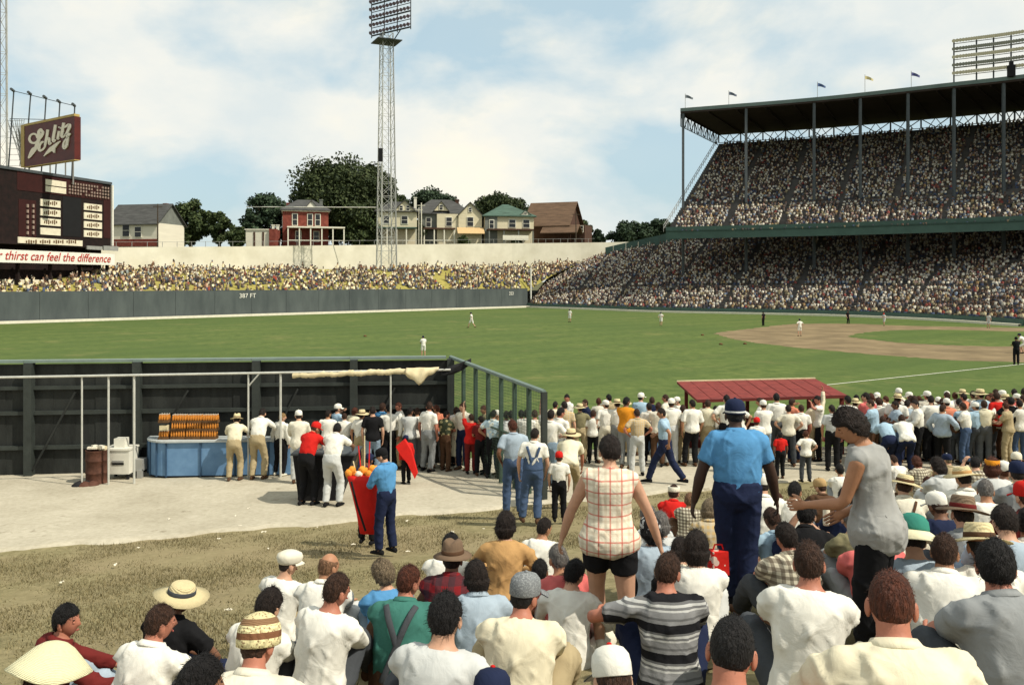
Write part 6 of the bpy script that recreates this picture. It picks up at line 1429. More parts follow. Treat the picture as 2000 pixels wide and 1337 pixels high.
PCOUNT = 0
def face_meshes():
    e = GB(); l = GB(); b = GB()
    for sx in (-1, 1): e.ell((sx * .027, .0735, .005), (.0095, .006, .0048), n=8, m=6); b.ell((sx * .028, .0795, .023), (.016, .006, .003), rotm('y', sx * .15), 8, 5)
    l.ell((0, .0865, -.056), (.019, .0065, .0065), n=10, m=6)
    return mesh_from(*e.arrays(), 'eyes'), mesh_from(*b.arrays(), 'eyebrows'), mesh_from(*l.arrays(), 'lips')
FACE = face_meshes()
def person(sk, key, loc, yaw, scale, label, group=None, head=(0, 0, 0), skin='fair', hair=('short', 'brown'), hat=None, hatc=None, bandc=None, top=('short', 'white', .03), bottom=('long', 'dkgrey'), vox=.02, shoes='brown', hs=1.0, extra=None, tilt_hat=0.0):
    """the body is the top-level mesh; clothes, hair and hat are its children"""
    global PCOUNT; PCOUNT += 1
    R, c = sk.head(*head); hk = ('bodymesh', key, tuple(round(x, 2) for x in head), round(hs, 2))
    if hk not in CACHE:
        bp = body_parts(key, sk, vox); HV = (HEAD[0] * hs) @ R.T + c; CACHE[hk] = mesh_raw('person', [bp[0], bp[1], (HV, HEAD[1], HEAD[2], HEAD[3])]); CACHE[hk].materials.append(None)
    o = bpy.data.objects.new('person', CACHE[hk]); COL.objects.link(o); o.location = loc; o.rotation_euler = (0, 0, yaw); o.scale = (scale,) * 3
    o.material_slots[0].link = 'OBJECT'; o.material_slots[0].material = skinmat(skin); tag(o, label, 'person', group)
    def child(name, me, m, mtx=None, par=None):
        if not me.materials: me.materials.append(None)
        ch = bpy.data.objects.new(name, me); COL.objects.link(ch); ch.parent = par or o; ch.material_slots[0].link = 'OBJECT'; ch.material_slots[0].material = m
        if mtx is not None: ch.matrix_basis = mtx
        return ch
    def cm(kind, fn, *a, **kw):
        k = ('cm', kind, key) + a + tuple(sorted(kw.items()))
        if k not in CACHE: CACHE[k] = mesh_raw(kind, [fn(key, sk, vox, *a, **kw)])
        return CACHE[k]
    if top: child('shirt', cm('shirt', shirt, top[0], top[2]), FAB(top[1]))
    if bottom:
        if bottom[0] == 'skirt': child('skirt', cm('skirt', skirt, bottom[2] if len(bottom) > 2 else .42), FAB(bottom[1]))
        else: child('trousers', cm('trousers', trousers, bottom[0]), FAB(bottom[1]))
    HM_ = Matrix.Translation(Vector(c)) @ Matrix([list(r) for r in R]).to_4x4() @ Matrix.Scale(hs, 4)
    if hair: child('hair', hair_mesh(hair[0], PCOUNT % 3, bool(hat) and hat != 'papercap'), hairmat(hair[1]), HM_)
    if abs(yaw + head[1]) > .55 and loc[1] < 20:   # the face shows: eyes, brows and lips
        child('eyes', FACE[0], FAB('brown'), HM_); child('eyebrows', FACE[1], hairmat(hair[1] if hair else 'dark'), HM_); child('lips', FACE[2], skinmat('lip'), HM_)
    if hat:
        ps = hat_mesh(hat); hm = hatc if not isinstance(hatc, str) else FAB(hatc); first = None; TH = HM_ @ Matrix.Rotation(tilt_hat, 4, 'X')
        for nm, me in ps.items():
            if first is None: first = child(nm, me, hm, TH)
            else: mm = bandc if bandc is not None and not isinstance(bandc, str) else (FAB(bandc) if bandc else hm); child(nm, me, mm if nm in ('hat_band', 'crown', 'button') else hm, None, first)
    if shoes:
        for i in (0, 1):
            a = sk.an[i]; t = sk.toe[i]; yw = math.atan2(-t[0], t[1]); child('shoe', SHOE, FAB(shoes), Matrix.Translation((a[0], a[1], a[2] - .075)) @ Matrix.Rotation(yw, 4, 'Z'))
    if extra: extra(o, sk, child, R, c)
    return o
# ------------------------------------------------------------------ poses
POSE = {
 'stand': dict(lf=(-.11, 0, 0), rf=(.11, .03, 0)),
 'contra': dict(pel=(.03, 0, .955), roll=.06, twist=-.15, lf=(-.16, .06, 0), rf=(.10, -.03, 0), tilt=(.0, .06), rh=(.26, .05, .86)),
 'fold': dict(tilt=(-.02, .06), lh=(.10, .25, 1.17), rh=(-.10, .27, 1.20), le=(-.9, -.1, -.6), re=(.9, -.1, -.6)),
 'hips': dict(lh=(-.21, .05, 1.03), rh=(.21, .05, 1.03), le=(-1, -.5, 0), re=(1, -.5, 0), lf=(-.15, 0, 0), rf=(.15, .03, 0)),
 'lean': dict(pel=(0, -.10, .93), tilt=(.25, .62), lh=(-.20, .50, 1.06), rh=(.22, .48, 1.06), le=(-.9, -.1, -.5), re=(.9, -.1, -.5), lf=(-.12, -.12, 0), rf=(.13, -.05, 0)),
 'walk': dict(pel=(0, 0, .905), tilt=(.05, .10), twist=.2, lf=(-.09, .36, .0), rf=(.10, -.40, .05), lh=(-.26, -.16, .93), rh=(.28, .28, 1.02), lk=(-.05, 1, .2), rk=(.05, 1, .2)),
 'raise': dict(rh=(.26, .12, 1.99), re=(1, .1, -.4), lh=(-.16, .25, 1.15), le=(-.9, -.2, -.5), roll=-.05),
 'raisel': dict(lh=(-.22, .10, 1.99), le=(-1, .1, -.4), rh=(.20, .22, 1.12), re=(.9, -.2, -.5), roll=.05),
 'pocket': dict(lh=(-.21, .07, .95), rh=(.21, .07, .95), le=(-.6, -.9, 0), re=(.6, -.9, 0), tilt=(-.04, .10), lf=(-.12, .05, 0), rf=(.12, -.02, 0)),
 'front': dict(tilt=(0, .12), lh=(-.06, .33, 1.10), rh=(.08, .33, 1.12), le=(-.8, -.3, -.6), re=(.8, -.3, -.6), lf=(-.12, .05, 0), rf=(.12, -.03, 0)),
 'bend': dict(pel=(0, -.16, .86), tilt=(.65, 1.05), lh=(-.20, .52, .52), rh=(.22, .46, .50), le=(-.8, -.3, .1), re=(.8, -.3, .1), lf=(-.14, 0, 0), rf=(.14, .06, 0)),
 'eat': dict(tilt=(0, .08), rh=(.06, .22, 1.40), re=(.8, 0, -.8), lh=(-.12, .25, 1.15), le=(-.8, -.2, -.6)),
 'stout': dict(fat=1.28, tilt=(-.03, .06), lh=(-.30, .06, .95), rh=(.28, .22, 1.08), re=(.9, -.4, -.4), lf=(-.15, .04, 0), rf=(.14, 0, 0)),
 'stout2': dict(fat=1.18, roll=.07, twist=.25, pel=(-.03, 0, .955), rh=(.24, -.06, 1.04), re=(.9, -.8, 0), lf=(-.10, 0, 0), rf=(.18, .08, 0)),
 'lookup': dict(fat=.94, tilt=(-.05, -.02), roll=-.05, lh=(-.06, .20, 1.52), le=(-.9, .1, -.4), lf=(-.08, 0, 0), rf=(.12, .1, 0)),
 'woman': dict(fem=.85, fat=1.12, tilt=(.04, .12), roll=.02, lh=(-.36, .16, .86), rh=(.40, .10, .80), le=(-.9, -.5, -.1), re=(.9, -.6, -.1), lf=(-.07, .22, 0), rf=(.12, -.24, .03), pel=(0, 0, .93)),
 'vendor': dict(fat=1.20, tilt=(.03, .10), roll=-.03, lh=(-.37, .03, .80), rh=(.36, .12, .80), le=(-.9, -.7, 0), re=(.9, -.7, 0), lf=(-.05, .04, 0), rf=(.07, -.06, 0)),
 'greywoman': dict(fem=.8, fat=1.06, tilt=(.10, .22), lh=(-.14, .40, 1.06), rh=(.14, .22, .98), le=(-.35, -1, -1.2), re=(.4, -1, -1.2)),
 'skirted': dict(fem=1.0, lf=(-.07, .02, 0), rf=(.07, 0, 0), rh=(.10, .26, 1.10), re=(.8, -.3, -.5)),
 'femstand': dict(fem=1.0, lf=(-.08, .02, 0), rf=(.09, 0, 0)),
 'pitch': dict(tilt=(.02, .12), lf=(-.12, .16, 0), rf=(.12, -.12, 0), lh=(-.2, .42, 1.2), rh=(.24, .30, 1.05), le=(-.8, -.2, -.5)),
 'crouch': dict(pel=(0, -.18, .74), tilt=(.5, .8), lf=(-.26, 0, 0), rf=(.26, 0, 0), lh=(-.2, .34, .55), rh=(.2, .34, .55), le=(-1, 0, 0), re=(1, 0, 0)),
 'hug': dict(pel=(0, 0, .13), tilt=(.08, .40), lf=(-.13, .56, 0), rf=(.14, .60, 0), lk=(-.25, .2, 1), rk=(.25, .2, 1), lh=(.04, .62, .24), rh=(-.03, .60, .27), le=(-.9, 0, -.6), re=(.9, 0, -.6)),
 'hug2': dict(pel=(0, 0, .13), tilt=(.02, .30), roll=.07, twist=-.18, lf=(-.16, .62, 0), rf=(.10, .56, 0), lk=(-.4, .2, 1), rk=(.1, .2, 1), lh=(-.06, .54, .27), rh=(.06, .50, .25), le=(-1, 0, -.4), re=(1, 0, -.4)),
 'lap': dict(pel=(0, 0, .13), tilt=(.04, .34), lf=(.14, .36, .0), rf=(-.12, .44, .0), lk=(-1, .3, .3), rk=(1, .3, .3), lh=(-.08, .36, .26), rh=(.10, .36, .24), le=(-1, 0, -.3), re=(1, 0, -.3)),
 'back': dict(pel=(0, 0, .13), tilt=(-.28, -.02), lf=(-.15, .74, 0), rf=(.16, .66, 0), lk=(-.2, .2, 1), rk=(.2, .2, 1), lh=(-.36, -.30, .05), rh=(.36, -.28, .05), le=(-.8, -.5, .2), re=(.8, -.5, .2)),
 'outl': dict(pel=(0, 0, .13), tilt=(.10, .36), roll=-.06, lf=(-.20, .54, 0), rf=(.14, .60, 0), lk=(-.35, .2, 1), rk=(.25, .2, 1), lh=(-.42, .40, .36), rh=(.08, .54, .28), le=(-.8, -.4, -.1), re=(1, 0, -.5)),
 'outr': dict(pel=(0, 0, .13), tilt=(.10, .36), roll=.06, lf=(-.13, .58, 0), rf=(.2, .56, 0), lk=(-.25, .2, 1), rk=(.35, .2, 1), rh=(.32, .46, .30), lh=(-.08, .54, .28), re=(.9, -.4, -.3), le=(-1, 0, -.5)),
 'chin': dict(pel=(0, 0, .13), tilt=(.22, .55), lf=(-.16, .50, 0), rf=(.16, .54, 0), lk=(-.3, .2, 1), rk=(.3, .2, 1), lh=(-.05, .46, .66), rh=(.10, .48, .52), le=(-.6, .2, -1), re=(.8, .2, -.8)),
 'fathug': dict(fat=1.16, pel=(0, 0, .14), tilt=(.08, .42), lf=(-.2, .56, 0), rf=(.2, .60, 0), lk=(-.35, .2, 1), rk=(.35, .2, 1), lh=(-.06, .58, .28), rh=(.08, .56, .28), le=(-1, 0, -.5), re=(1, 0, -.5)),
 'fatlap': dict(fat=1.16, pel=(0, 0, .14), tilt=(.06, .40), lf=(.14, .36, .0), rf=(-.12, .44, .0), lk=(-1, .3, .3), rk=(1, .3, .3), lh=(-.08, .40, .26), rh=(.10, .40, .24), le=(-1, 0, -.3), re=(1, 0, -.3)),
 'femsit': dict(fem=1.0, pel=(0, 0, .13), tilt=(.02, .26), lf=(-.02, .58, 0), rf=(.16, .56, 0), lk=(-.15, .2, 1), rk=(.15, .2, 1), lh=(-.02, .56, .27), rh=(.08, .54, .27), le=(-.9, 0, -.5), re=(.9, 0, -.5)),
 'kneelup': dict(fem=1.0, pel=(0, 0, .27), tilt=(.06, .24), lf=(-.12, -.12, 0), rf=(.12, -.10, 0), lk=(-.2, 1, -.2), rk=(.2, 1, -.2), lh=(-.14, .34, .44), rh=(.14, .34, .42), le=(-.9, -.3, -.4), re=(.9, -.3, -.4)),
}
SK = {k: Skel(**v) for k, v in POSE.items()}
def rz(v, a): c, s = math.cos(a), math.sin(a); return arr(v[0] * c - v[1] * s, v[0] * s + v[1] * c, v[2])
RES = []
def seat(px, py, Y, pose, yaw, scale, head, hs, hat):
    """root position that puts the head top at pixel (px, py) near depth Y, on the ground"""
    sk = SK[pose]; R, c = sk.head(*head); top = rz((c + arr(0, 0, .113 * hs + (.055 if hat in ('boater', 'panama', 'fedora', 'pith', 'sunhat') else .02 if hat else .012))) * scale, yaw)
    best = None
    for k in np.linspace(.86, 1.16, 61):
        Yh = Y * k; Xh = (px - 1000) / FP * Yh; zh = CAM + (HY - py) / FP * Yh; x, y = Xh - top[0], Yh - top[1]; d = zh - top[2] - GZ(x, y)
        cost = abs(d) + .25 * abs(k - 1) + (.6 * max(0, d))
        if best is None or cost < best[0]: best = (cost, x, y, d)
    RES.append((px, py, round(best[3], 2))); d = min(.06, max(-.30, best[3])); return Vector((best[1], best[2], GZ(best[1], best[2]) + d))
ST = lambda *k: strawmat(*k)
STRAW = ('natural', (.66, .56, .32)); STRAWP = ('pale', (.70, .66, .42)); STRAWB = ('brown', (.20, .14, .09))
def sit(px, py, Y, pose, label, yaw=-.25, head=(.1, -.25, 0), scale=1.0, hs=1.0, vox=.0165, **kw):
    hs *= .945; Y = Y * (1.10 if Y < 7 else 1.04)
    loc = seat(px, py, Y, pose, yaw, scale, head, hs, kw.get('hat')); return person(SK[pose], pose, loc, yaw, scale, label, 'spectators sitting on the grass slope', head, vox=vox, hs=hs, **kw)
def stand(px, htop, foot, pose, label, yaw=-.2, head=(.05, -.2, 0), Y=None, hs=1.0, group='spectators standing on the pavement', vox=.022, scale=None, **kw):
    if Y is None:
        ys = np.linspace(3, 40, 1500); f = [DROP(y - .33 * (px - 1000) / FP * y) - (foot - HY) / FP * y for y in ys]; i = next((i for i in range(len(ys)) if f[i] < 0), 900); Y = ys[i]
    x = (px - 1000) / FP * Y; z = GZ(x, Y) + .012; h = CAM + (HY - htop) / FP * Y - z; sk = SK[pose]; R, c = sk.head(*head); full = c[2] + .128 * hs + (.05 if kw.get('hat') in ('boater', 'panama', 'fedora') else 0)
    s = scale or max(.45, min(1.12, h / full)); return person(sk, pose, Vector((x, Y, z)), yaw, s, label, group, head, vox=vox, hs=hs, **kw)

NM = dict(white='white', offwhite='off white', cream='cream', ltgrey='light grey', ltblue='light blue', bluegrey='blue grey', khaki='khaki', salmon='salmon', pink='pink red', navy='navy', olive='olive', charcoal='charcoal', tan='tan', black='black', grey='grey', brown='brown', dkgrey='dark grey', denim='denim blue')
# ------------------------------------------------------------------ spectators on the grass
sit(130, 1178, 4.5, 'outr', 'man with black hair and strapped white shirt sitting behind the wide pale sun hat', -.75, (.0, -.95, 0), hair=('full', 'black'), skin='ruddy', top=('long', 'maroon', .03), bottom=('long', 'bluegrey'))
sit(97, 1246, 4.6, 'hug', 'person hidden under a wide pale conical straw sun hat', -.2, (.25, -.3, .05), hat='sunhat', hatc=ST(*STRAWP), hair=('bob', 'brown'), top=('short', 'pink', .03), bottom=('long', 'navy'))
sit(312, 1178, 4.0, 'hug', 'man with grey brown hair and plain white shirt behind the boater wearer', -.35, (.12, -.55, 0), hair=('short', 'brown'), skin='ruddy', top=('short', 'white', .03), bottom=('long', 'charcoal'))
sit(352, 1127, 6.5, 'lap', 'person in dark shirt and straw boater with a grey ribbon', -.4, (.15, -.5, .18), hat='boater', hatc=ST(*STRAW), bandc='charcoal', hair=('short', 'black'), skin='brown', top=('short', 'black', .03), bottom=('long', 'navy'))
sit(390, 1281, 3.2, 'hug2', 'dark haired person whose head only just shows next to the woven straw cap', -.3, (.2, -.6, 0), hair=('full', 'black'), skin='tan', top=('short', 'white', .03), bottom=('long', 'charcoal'))
sit(505, 1204, 3.05, 'fathug', 'man in a woven straw cap with brown bands', -.15, (.22, -.3, -.12), hat='knit', hatc=strawmat('banded', (.70, .62, .34), (.17, .075, .035)), hair=('short', 'brown'), skin='ruddy', top=('short', 'offwhite', .03), bottom=('long', 'khaki'))
sit(525, 1147, 4.3, 'hug2', 'person with thick black hair and white shirt in front of the woven straw cap', -.2, (.2, -.25, .1), hair=('full', 'dark'), top=('short', 'white', -.08), bottom=('long', 'dkgrey'))
sit(563, 1074, 6.4, 'hug2', 'man in a cream flat cap and white T shirt', -.2, (.05, -.7, 0), hat='flatcap', hatc='offwhite', bandc=None, hair=('crew', 'dark'), top=('short', 'white', -.05), bottom=('long', 'khaki'))
sit(642, 1077, 5.2, 'hug', 'man with thinning sandy hair in a white shirt', -.2, (.12, -.5, 0), hair=('fringe', 'tan'), skin='tan', top=('short', 'white', .03), bottom=('long', 'ltgrey'))
sit(657, 1111, 4.2, 'hug2', 'broad backed man with brown hair and long white shirt', -.25, (.12, -.55, .05), hair=('short', 'brown'), skin='ruddy', top=('half', 'white', -.08), bottom=('long', 'charcoal'), vox=.0145)
sit(748, 1092, 5.3, 'femsit', 'child with curly ash blond hair in a bright blue shirt', .35, (.1, .55, -.15), scale=.95, hair=('curly', 'ash'), top=('short', 'blue', -.06), bottom=('long', 'ltdenim'))
def suspenders(o, sk, child, R, c):
    g = GB()
    for sx in (-1, 1):
        pts = []
        for k in np.linspace(0, 1, 12):
            x = .05 + .42 * k; w, d = sk.torso_r(x); f = sk.fr(x); off = sx * (.10 * k - .05 * (1 - k)) if False else sx * (-.09 + .19 * k); ang = off / (w + .02); pts.append(sk.at(x) + f @ arr(off, -(d + .040) * math.sqrt(max(.05, 1 - ang * ang)), 0))
        g.tube(pts, [.021] * 12, 8, flat=.35, up=sk.fr(.2) @ arr(0, -1, 0))
    V, F = g.arrays(); child('suspenders', mesh_from(V, F, 'suspenders'), FAB('charcoal'))
sit(798, 1102, 4.6, 'fathug', 'man in green shirt with dark crossed suspenders', -.1, (.1, -.65, 0), hair=('short', 'auburn'), skin='ruddy', top=('short', 'green', .03), bottom=('long', 'brown'), extra=suspenders)
sit(870, 1151, 3.1, 'hug2', 'person with glossy black hair and pale grey white shirt with a red pin', -.05, (.2, -.25, -.08), hair=('full', 'black'), top=('short', 'ltgrey', -.06), bottom=('long', 'charcoal'), vox=.0145,
    extra=lambda o, sk, child, R, c: child('pin', (lambda g: (g.ell(sk.at(.30) + sk.fr(.3) @ arr(.10, -.135, 0), (.008, .008, .008)), mesh_from(*g.arrays(), 'pin'))[1])(GB()), FAB('red')))
sit(884, 1052, 6.6, 'fathug', 'man in brown fedora and dark red plaid shirt', -.1, (.05, -.1, 0), hat='fedora', hatc=FAB('brown') if False else fabric((.15, .10, .065), 'brown felt'), bandc='brown', hair=('short', 'dark'), skin='brown', top=('short', 'redplaid', .03), bottom=('long', 'brown'))
sit(880, 1039, 8.2, 'hug', 'black haired person in white shirt just beyond the brown fedora', -.2, (.1, -.4, 0), hair=('short', 'black'), top=('long', 'white', .03), bottom=('long', 'grey'))
sit(988, 999, 5.8, 'kneelup', 'woman with big dark brown hair in a camel coloured jacket', -.1, (.05, -.2, 0), hair=('bob', 'dark'), top=('long', 'camel', -.10), bottom=('long', 'brown'), vox=.0145)
sit(1063, 1010, 7.6, 'hug', 'slim boy with black hair and long white shirt beside the camel jacket', -.3, (.1, -.6, 0), scale=.95, hair=('short', 'dark'), skin='tan', top=('short', 'white', -.08), bottom=('long', 'charcoal'))
sit(1054, 1091, 6.4, 'hug2', 'child with black hair in navy flecked shirt', -.1, (.15, -.2, 0), scale=.78, hs=1.12, hair=('short', 'black'), skin='brown', top=('short', 'navyfleck', -.04), bottom=('long', 'navy'))
sit(1025, 1119, 4.2, 'fathug', 'man in grey knit cap and cream T shirt with sunburnt ear', -.15, (.1, -.55, 0), hat='cap', hatc=fabric((.16, .17, .175), 'grey knit', 'fleck', (.32, .33, .33)), hair=('short', 'black'), skin='ruddy', top=('short', 'cream', -.05), bottom=('long', 'khaki'), vox=.0145)
sit(960, 1311, 3.0, 'lap', 'child in navy ball cap with a red button on top', -.1, (.35, 0, 0), scale=.80, hs=1.1, hat='cap', hatc='navy', bandc='red', hair=('short', 'dark'), top=('short', 'white', .03), bottom=('long', 'navy'))
sit(1197, 1267, 3.3, 'lap', 'child in white ball cap with red button and dark blue jacket', 0.05, (.45, .1, 0), scale=.82, hs=1.12, hat='cap', hatc='white', bandc='red', hair=('short', 'brown'), top=('long', 'charcoal', -.05), bottom=('long', 'navy'))
sit(1304, 1077, 4.2, 'outl', 'broad man in grey and black striped knit shirt stretching an arm out', -.1, (.15, -.45, .05), hair=('short', 'brown'), skin='ruddy', top=('short', 'stripes', -.10), bottom=('long', 'navy'), vox=.0145)
sit(1360, 1037, 5.0, 'femsit', 'woman with long dark brown hair and white blouse', -.1, (.1, -.2, 0), hair=('long', 'dark'), top=('short', 'white', -.04), bottom=('long', 'ltgrey'))
sit(1270, 1007, 6.4, 'femsit', 'woman with black and white head scarf and pale blue grey blouse', .15, (.1, .3, 0), hat='scarf', hatc=fabric((.02, .02, .022), 'patterned scarf', 'print', (.5, .5, .48), None, .04), hair=('bob', 'black'), top=('short', 'bluegrey', -.04), bottom=('long', 'black'))
sit(1266, 986, 7.6, 'hug', 'grey haired person sitting beyond the patterned head scarf', .1, (.1, .2, 0), hair=('full', 'grey'), top=('short', 'ltgrey', .03), bottom=('long', 'grey'))
sit(1429, 1199, 2.85, 'hug', 'shirtless man with cropped black hair and sunburnt neck', -.15, (.22, -.15, .08), hair=('crew', 'black'), skin='ruddy', top=None, bottom=('long', 'navy'), vox=.0145)
sit(1580, 1038, 3.4, 'hug2', 'man with short brown hair and bright white T shirt below the woman in grey', -.1, (.05, -.25, -.06), hair=('short', 'brown'), skin='ruddy', top=('short', 'white', -.10), bottom=('long', 'charcoal'), vox=.0145)
sit(1741, 1110, 2.15, 'fatlap', 'big man with reddish crew cut and cream shirt', -.1, (.16, -.25, 0), hair=('crew', 'auburn'), skin='ruddy', top=('short', 'cream', .0), bottom=('long', 'khaki'), vox=.012)
sit(1945, 1053, 3.5, 'fathug', 'man with black hair and dark grey shirt leaning forward', .1, (.1, -.5, 0), hair=('full', 'black'), skin='ruddy', top=('short', 'grey', .03), bottom=('long', 'charcoal'), vox=.0145)
sit(1783, 1002, 5.6, 'lap', 'person in white brimmed hat with a green domed crown', 0, (.28, -.15, .08), hat='pith', hatc=fabric((.66, .62, .42), 'pale brim'), bandc=fabric((.04, .21, .16), 'green crown'), hair=('short', 'dark'), top=('short', 'bluegrey', -.05), bottom=('long', 'grey'))
sit(1880, 962, 6.0, 'hug', 'man in brown straw fedora and loose grey shirt', 0, (.2, -.1, .10), hat='panama', hatc=ST(*STRAWB), bandc='maroon', hair=('short', 'dark'), top=('short', 'grey', .03), bottom=('long', 'charcoal'))
sit(1881, 904, 7.3, 'hug2', 'man in pale straw boater with orange band and white shirt', .05, (.22, .1, -.05), hat='boater', hatc=ST(*STRAW), bandc='camel', hair=('short', 'dark'), top=('short', 'white', .03), bottom=('long', 'grey'))
def strap(o, sk, child, R, c):
    g = GB(); pts = []
    for k in np.linspace(0, 1, 12):
        x = .06 + .40 * k; w, d = sk.torso_r(x); off = -.10 + .19 * k; ang = off / (w + .02); pts.append(sk.at(x) + sk.fr(x) @ arr(off, -(d + .026) * math.sqrt(max(.05, 1 - ang * ang)), 0))
    g.tube(pts, [.013] * 12, 8, flat=.35, up=sk.fr(.2) @ arr(0, -1, 0)); child('shoulder_strap', mesh_from(*g.arrays(), 'strap'), FAB('brown'))
sit(1766, 919, 7.3, 'hug', 'man in straw hat with brown band, khaki shirt crossed by a leather strap', -.15, (.15, -.3, .12), hat='boater', hatc=ST(*STRAW), bandc='brown', hair=('short', 'brown'), top=('short', 'offwhite', .03), bottom=('long', 'khaki'), extra=strap)
sit(1576, 979, 7.0, 'chin', 'person with black hair holding a dark camera bag to the shoulder', -.3, (.1, -.4, 0), hair=('full', 'black'), top=('short', 'black', .03), bottom=('long', 'navy'))
sit(1552, 939, 9.0, 'hug', 'man with black hair and white shirt sitting beside the tan cap', -.2, (.1, -.5, 0), hair=('short', 'black'), skin='tan', top=('short', 'white', .03), bottom=('long', 'dkgrey'))
sit(1602, 934, 9.5, 'hug2', 'child in a yellow tan ball cap', .2, (.2, .4, 0), scale=.85, hs=1.1, hat='cap', hatc='tan', bandc='brown', hair=('short', 'brown'), top=('short', 'brown', .03), bottom=('long', 'navy'))
sit(1490, 924, 8.0, 'lap', 'man in white cap and white shirt sitting right beside the vendor', -.2, (.15, -.1, 0), scale=1.05, hat='cap', hatc='white', bandc='black', hair=('short', 'dark'), top=('short', 'white', .03), bottom=('long', 'offwhite'))
sit(1316, 944, 9.6, 'hug', 'child in red shirt and white peaked cap beside the checked shirt', -.2, (.1, -.3, 0), scale=.9, hs=1.1, hat='papercap', hatc='offwhite', hair=('short', 'brown'), top=('short', 'red', .03), bottom=('long', 'ltdenim'))
sit(1347, 960, 9.2, 'hug2', 'small sandy haired child in brown checked shirt', -.1, (.1, -.2, 0), scale=.78, hs=1.15, hair=('short', 'tan'), skin='tan', top=('short', 'buffalo', -.03), bottom=('long', 'brown'))
sit(1328, 1050, 6.9, 'hug', 'person in dark checked shirt hidden behind the striped knit shirt', -.1, (.3, -.2, 0), scale=.85, hair=('bob', 'dark'), top=('short', 'buffalo', -.03), bottom=('long', 'black'))
sit(1122, 1092, 6.6, 'lap', 'person with black hair and rumpled white shirt at the feet of the plaid blouse', -.25, (.25, -.5, 0), scale=.92, hair=('full', 'black'), top=('long', 'white', -.05), bottom=('long', 'offwhite'))
0 and sit(1182, 1060, 8.4, 'hug', 'person in red and white top half hidden by the plaid blouse', .1, (.1, .2, 0), scale=.9, hair=('bob', 'brown'), top=('short', 'pink', .03), bottom=('long', 'red'))
sit(1938, 892, 8.2, 'femsit', 'woman with auburn hair and yellow headband in pale grey blouse', -.1, (.1, -.5, 0), hat='papercap', hatc='orange', hair=('bob', 'auburn'), top=('short', 'ltgrey', -.03), bottom=('long', 'grey'))
sit(1988, 900, 7.0, 'hug', 'person in navy ball cap next to the red cap', -.1, (.1, -.2, 0), hat='cap', hatc='navy', bandc='navy', hair=('short', 'dark'), top=('short', 'grey', .03), bottom=('long', 'navy'))
sit(2003, 940, 6.4, 'hug2', 'person in bright red cap at the end of the row', 0, (.1, .1, 0), hat='cap', hatc='red', bandc='red', hair=('short', 'brown'), top=('short', 'maroon', .03), bottom=('long', 'brown'))
sit(1962, 985, 5.0, 'outr', 'person in faded blue grey shirt beside the brown straw fedora', -.2, (.3, .2, .1), hair=('full', 'dark'), top=('short', 'bluegrey', -.03), bottom=('long', 'ltdenim'))
sit(1832, 893, 8.8, 'femsit', 'woman with dark hair in white flowered blouse between two straw hats', .1, (.2, .4, 0), hair=('bob', 'dark'), top=('short', 'ltgrey', .03), bottom=('long', 'ltgrey'))
0 and sit(1455, 1010, 8.6, 'hug', 'person in khaki shirt half hidden by the vendor', -.2, (.3, .0, 0), scale=.9, hair=('short', 'dark'), top=('short', 'khaki', .03), bottom=('long', 'grey'))
SEATED = random.Random(21)
def more_seated():
    tops_ = ['white', 'white', 'white', 'offwhite', 'ltgrey', 'bluegrey', 'ltblue', 'tanplaid', 'khaki', 'pink', 'navy', 'olive', 'hawaii', 'buffalo']; used = set()
    spots = [(1520, 962, 10.5), (1640, 905, 12.5), (1690, 888, 13.5), (1722, 925, 10.5), (1745, 878, 14), (1790, 885, 13), (1812, 930, 9.6), (1850, 878, 13), (1905, 880, 12), (1925, 935, 7.8), (1960, 900, 9.5), (1985, 872, 12.5), (2010, 990, 5.6), (1700, 1010, 6.4), (1830, 960, 7.6), (1845, 1040, 4.6), (1915, 1015, 5.2), (1660, 985, 7.6), (1535, 1020, 6.4), (1508, 990, 8.6), (1090, 1062, 6.8), (930, 1095, 5.4), (1385, 975, 10.5), (1290, 1000, 8.8)]
    for i, (px, py, Y) in enumerate(spots):
        t_ = SEATED.choice(tops_); hc = SEATED.choice(['dark', 'brown', 'black', 'auburn', 'ash', 'grey']); hat = SEATED.choice([None, None, None, None, 'panama', 'cap']) if px > 1700 else None; kid = Y > 8 and i % 3 == 0
        near = 'near the pavement edge' if Y > 9 else 'packed in among the straw hats' if px > 1700 else 'packed in beside the tall vendor' if px > 1380 else 'packed in around the plaid blouse'
        nm = {'tanplaid': 'tan checked', 'hawaii': 'blue print', 'buffalo': 'dark checked'}.get(t_) or NM[t_]
        lab = f"{'child' if kid else 'person'} with {hc} hair in {nm} shirt" + (', straw hat' if hat == 'panama' else ', pale cap' if hat else '') + f", {near}"
        kw = {}
        if hat: kw = dict(hat=hat, hatc=ST(*STRAW) if hat == 'panama' else FAB(SEATED.choice(['white', 'offwhite', 'navy'])), bandc='brown' if hat == 'panama' else 'white')
        sit(px, py, Y, SEATED.choice(['hug', 'hug2', 'lap', 'fathug', 'femsit', 'outr', 'chin']), lab, SEATED.uniform(-.5, .4), (round(SEATED.uniform(0, .3), 1), round(SEATED.uniform(-.7, .5), 1), 0), scale=.72 if kid else .95, hs=1.12 if kid else 1.0, skin=SEATED.choice(['fair', 'tan', 'ruddy', 'brown']), hair=(SEATED.choice(['short', 'short', 'full', 'bob']), hc), top=('short', t_, SEATED.choice([.03, -.05])), bottom=('long', SEATED.choice(['navy', 'charcoal', 'khaki', 'grey', 'brown'])), **kw)
more_seated()
sit(1705, 905, 10.0, 'hug', 'boy with brown hair in white shirt past the woman in grey', -.2, (.2, -.3, 0), scale=.9, hair=('short', 'brown'), top=('short', 'white', .03), bottom=('long', 'dkgrey'))
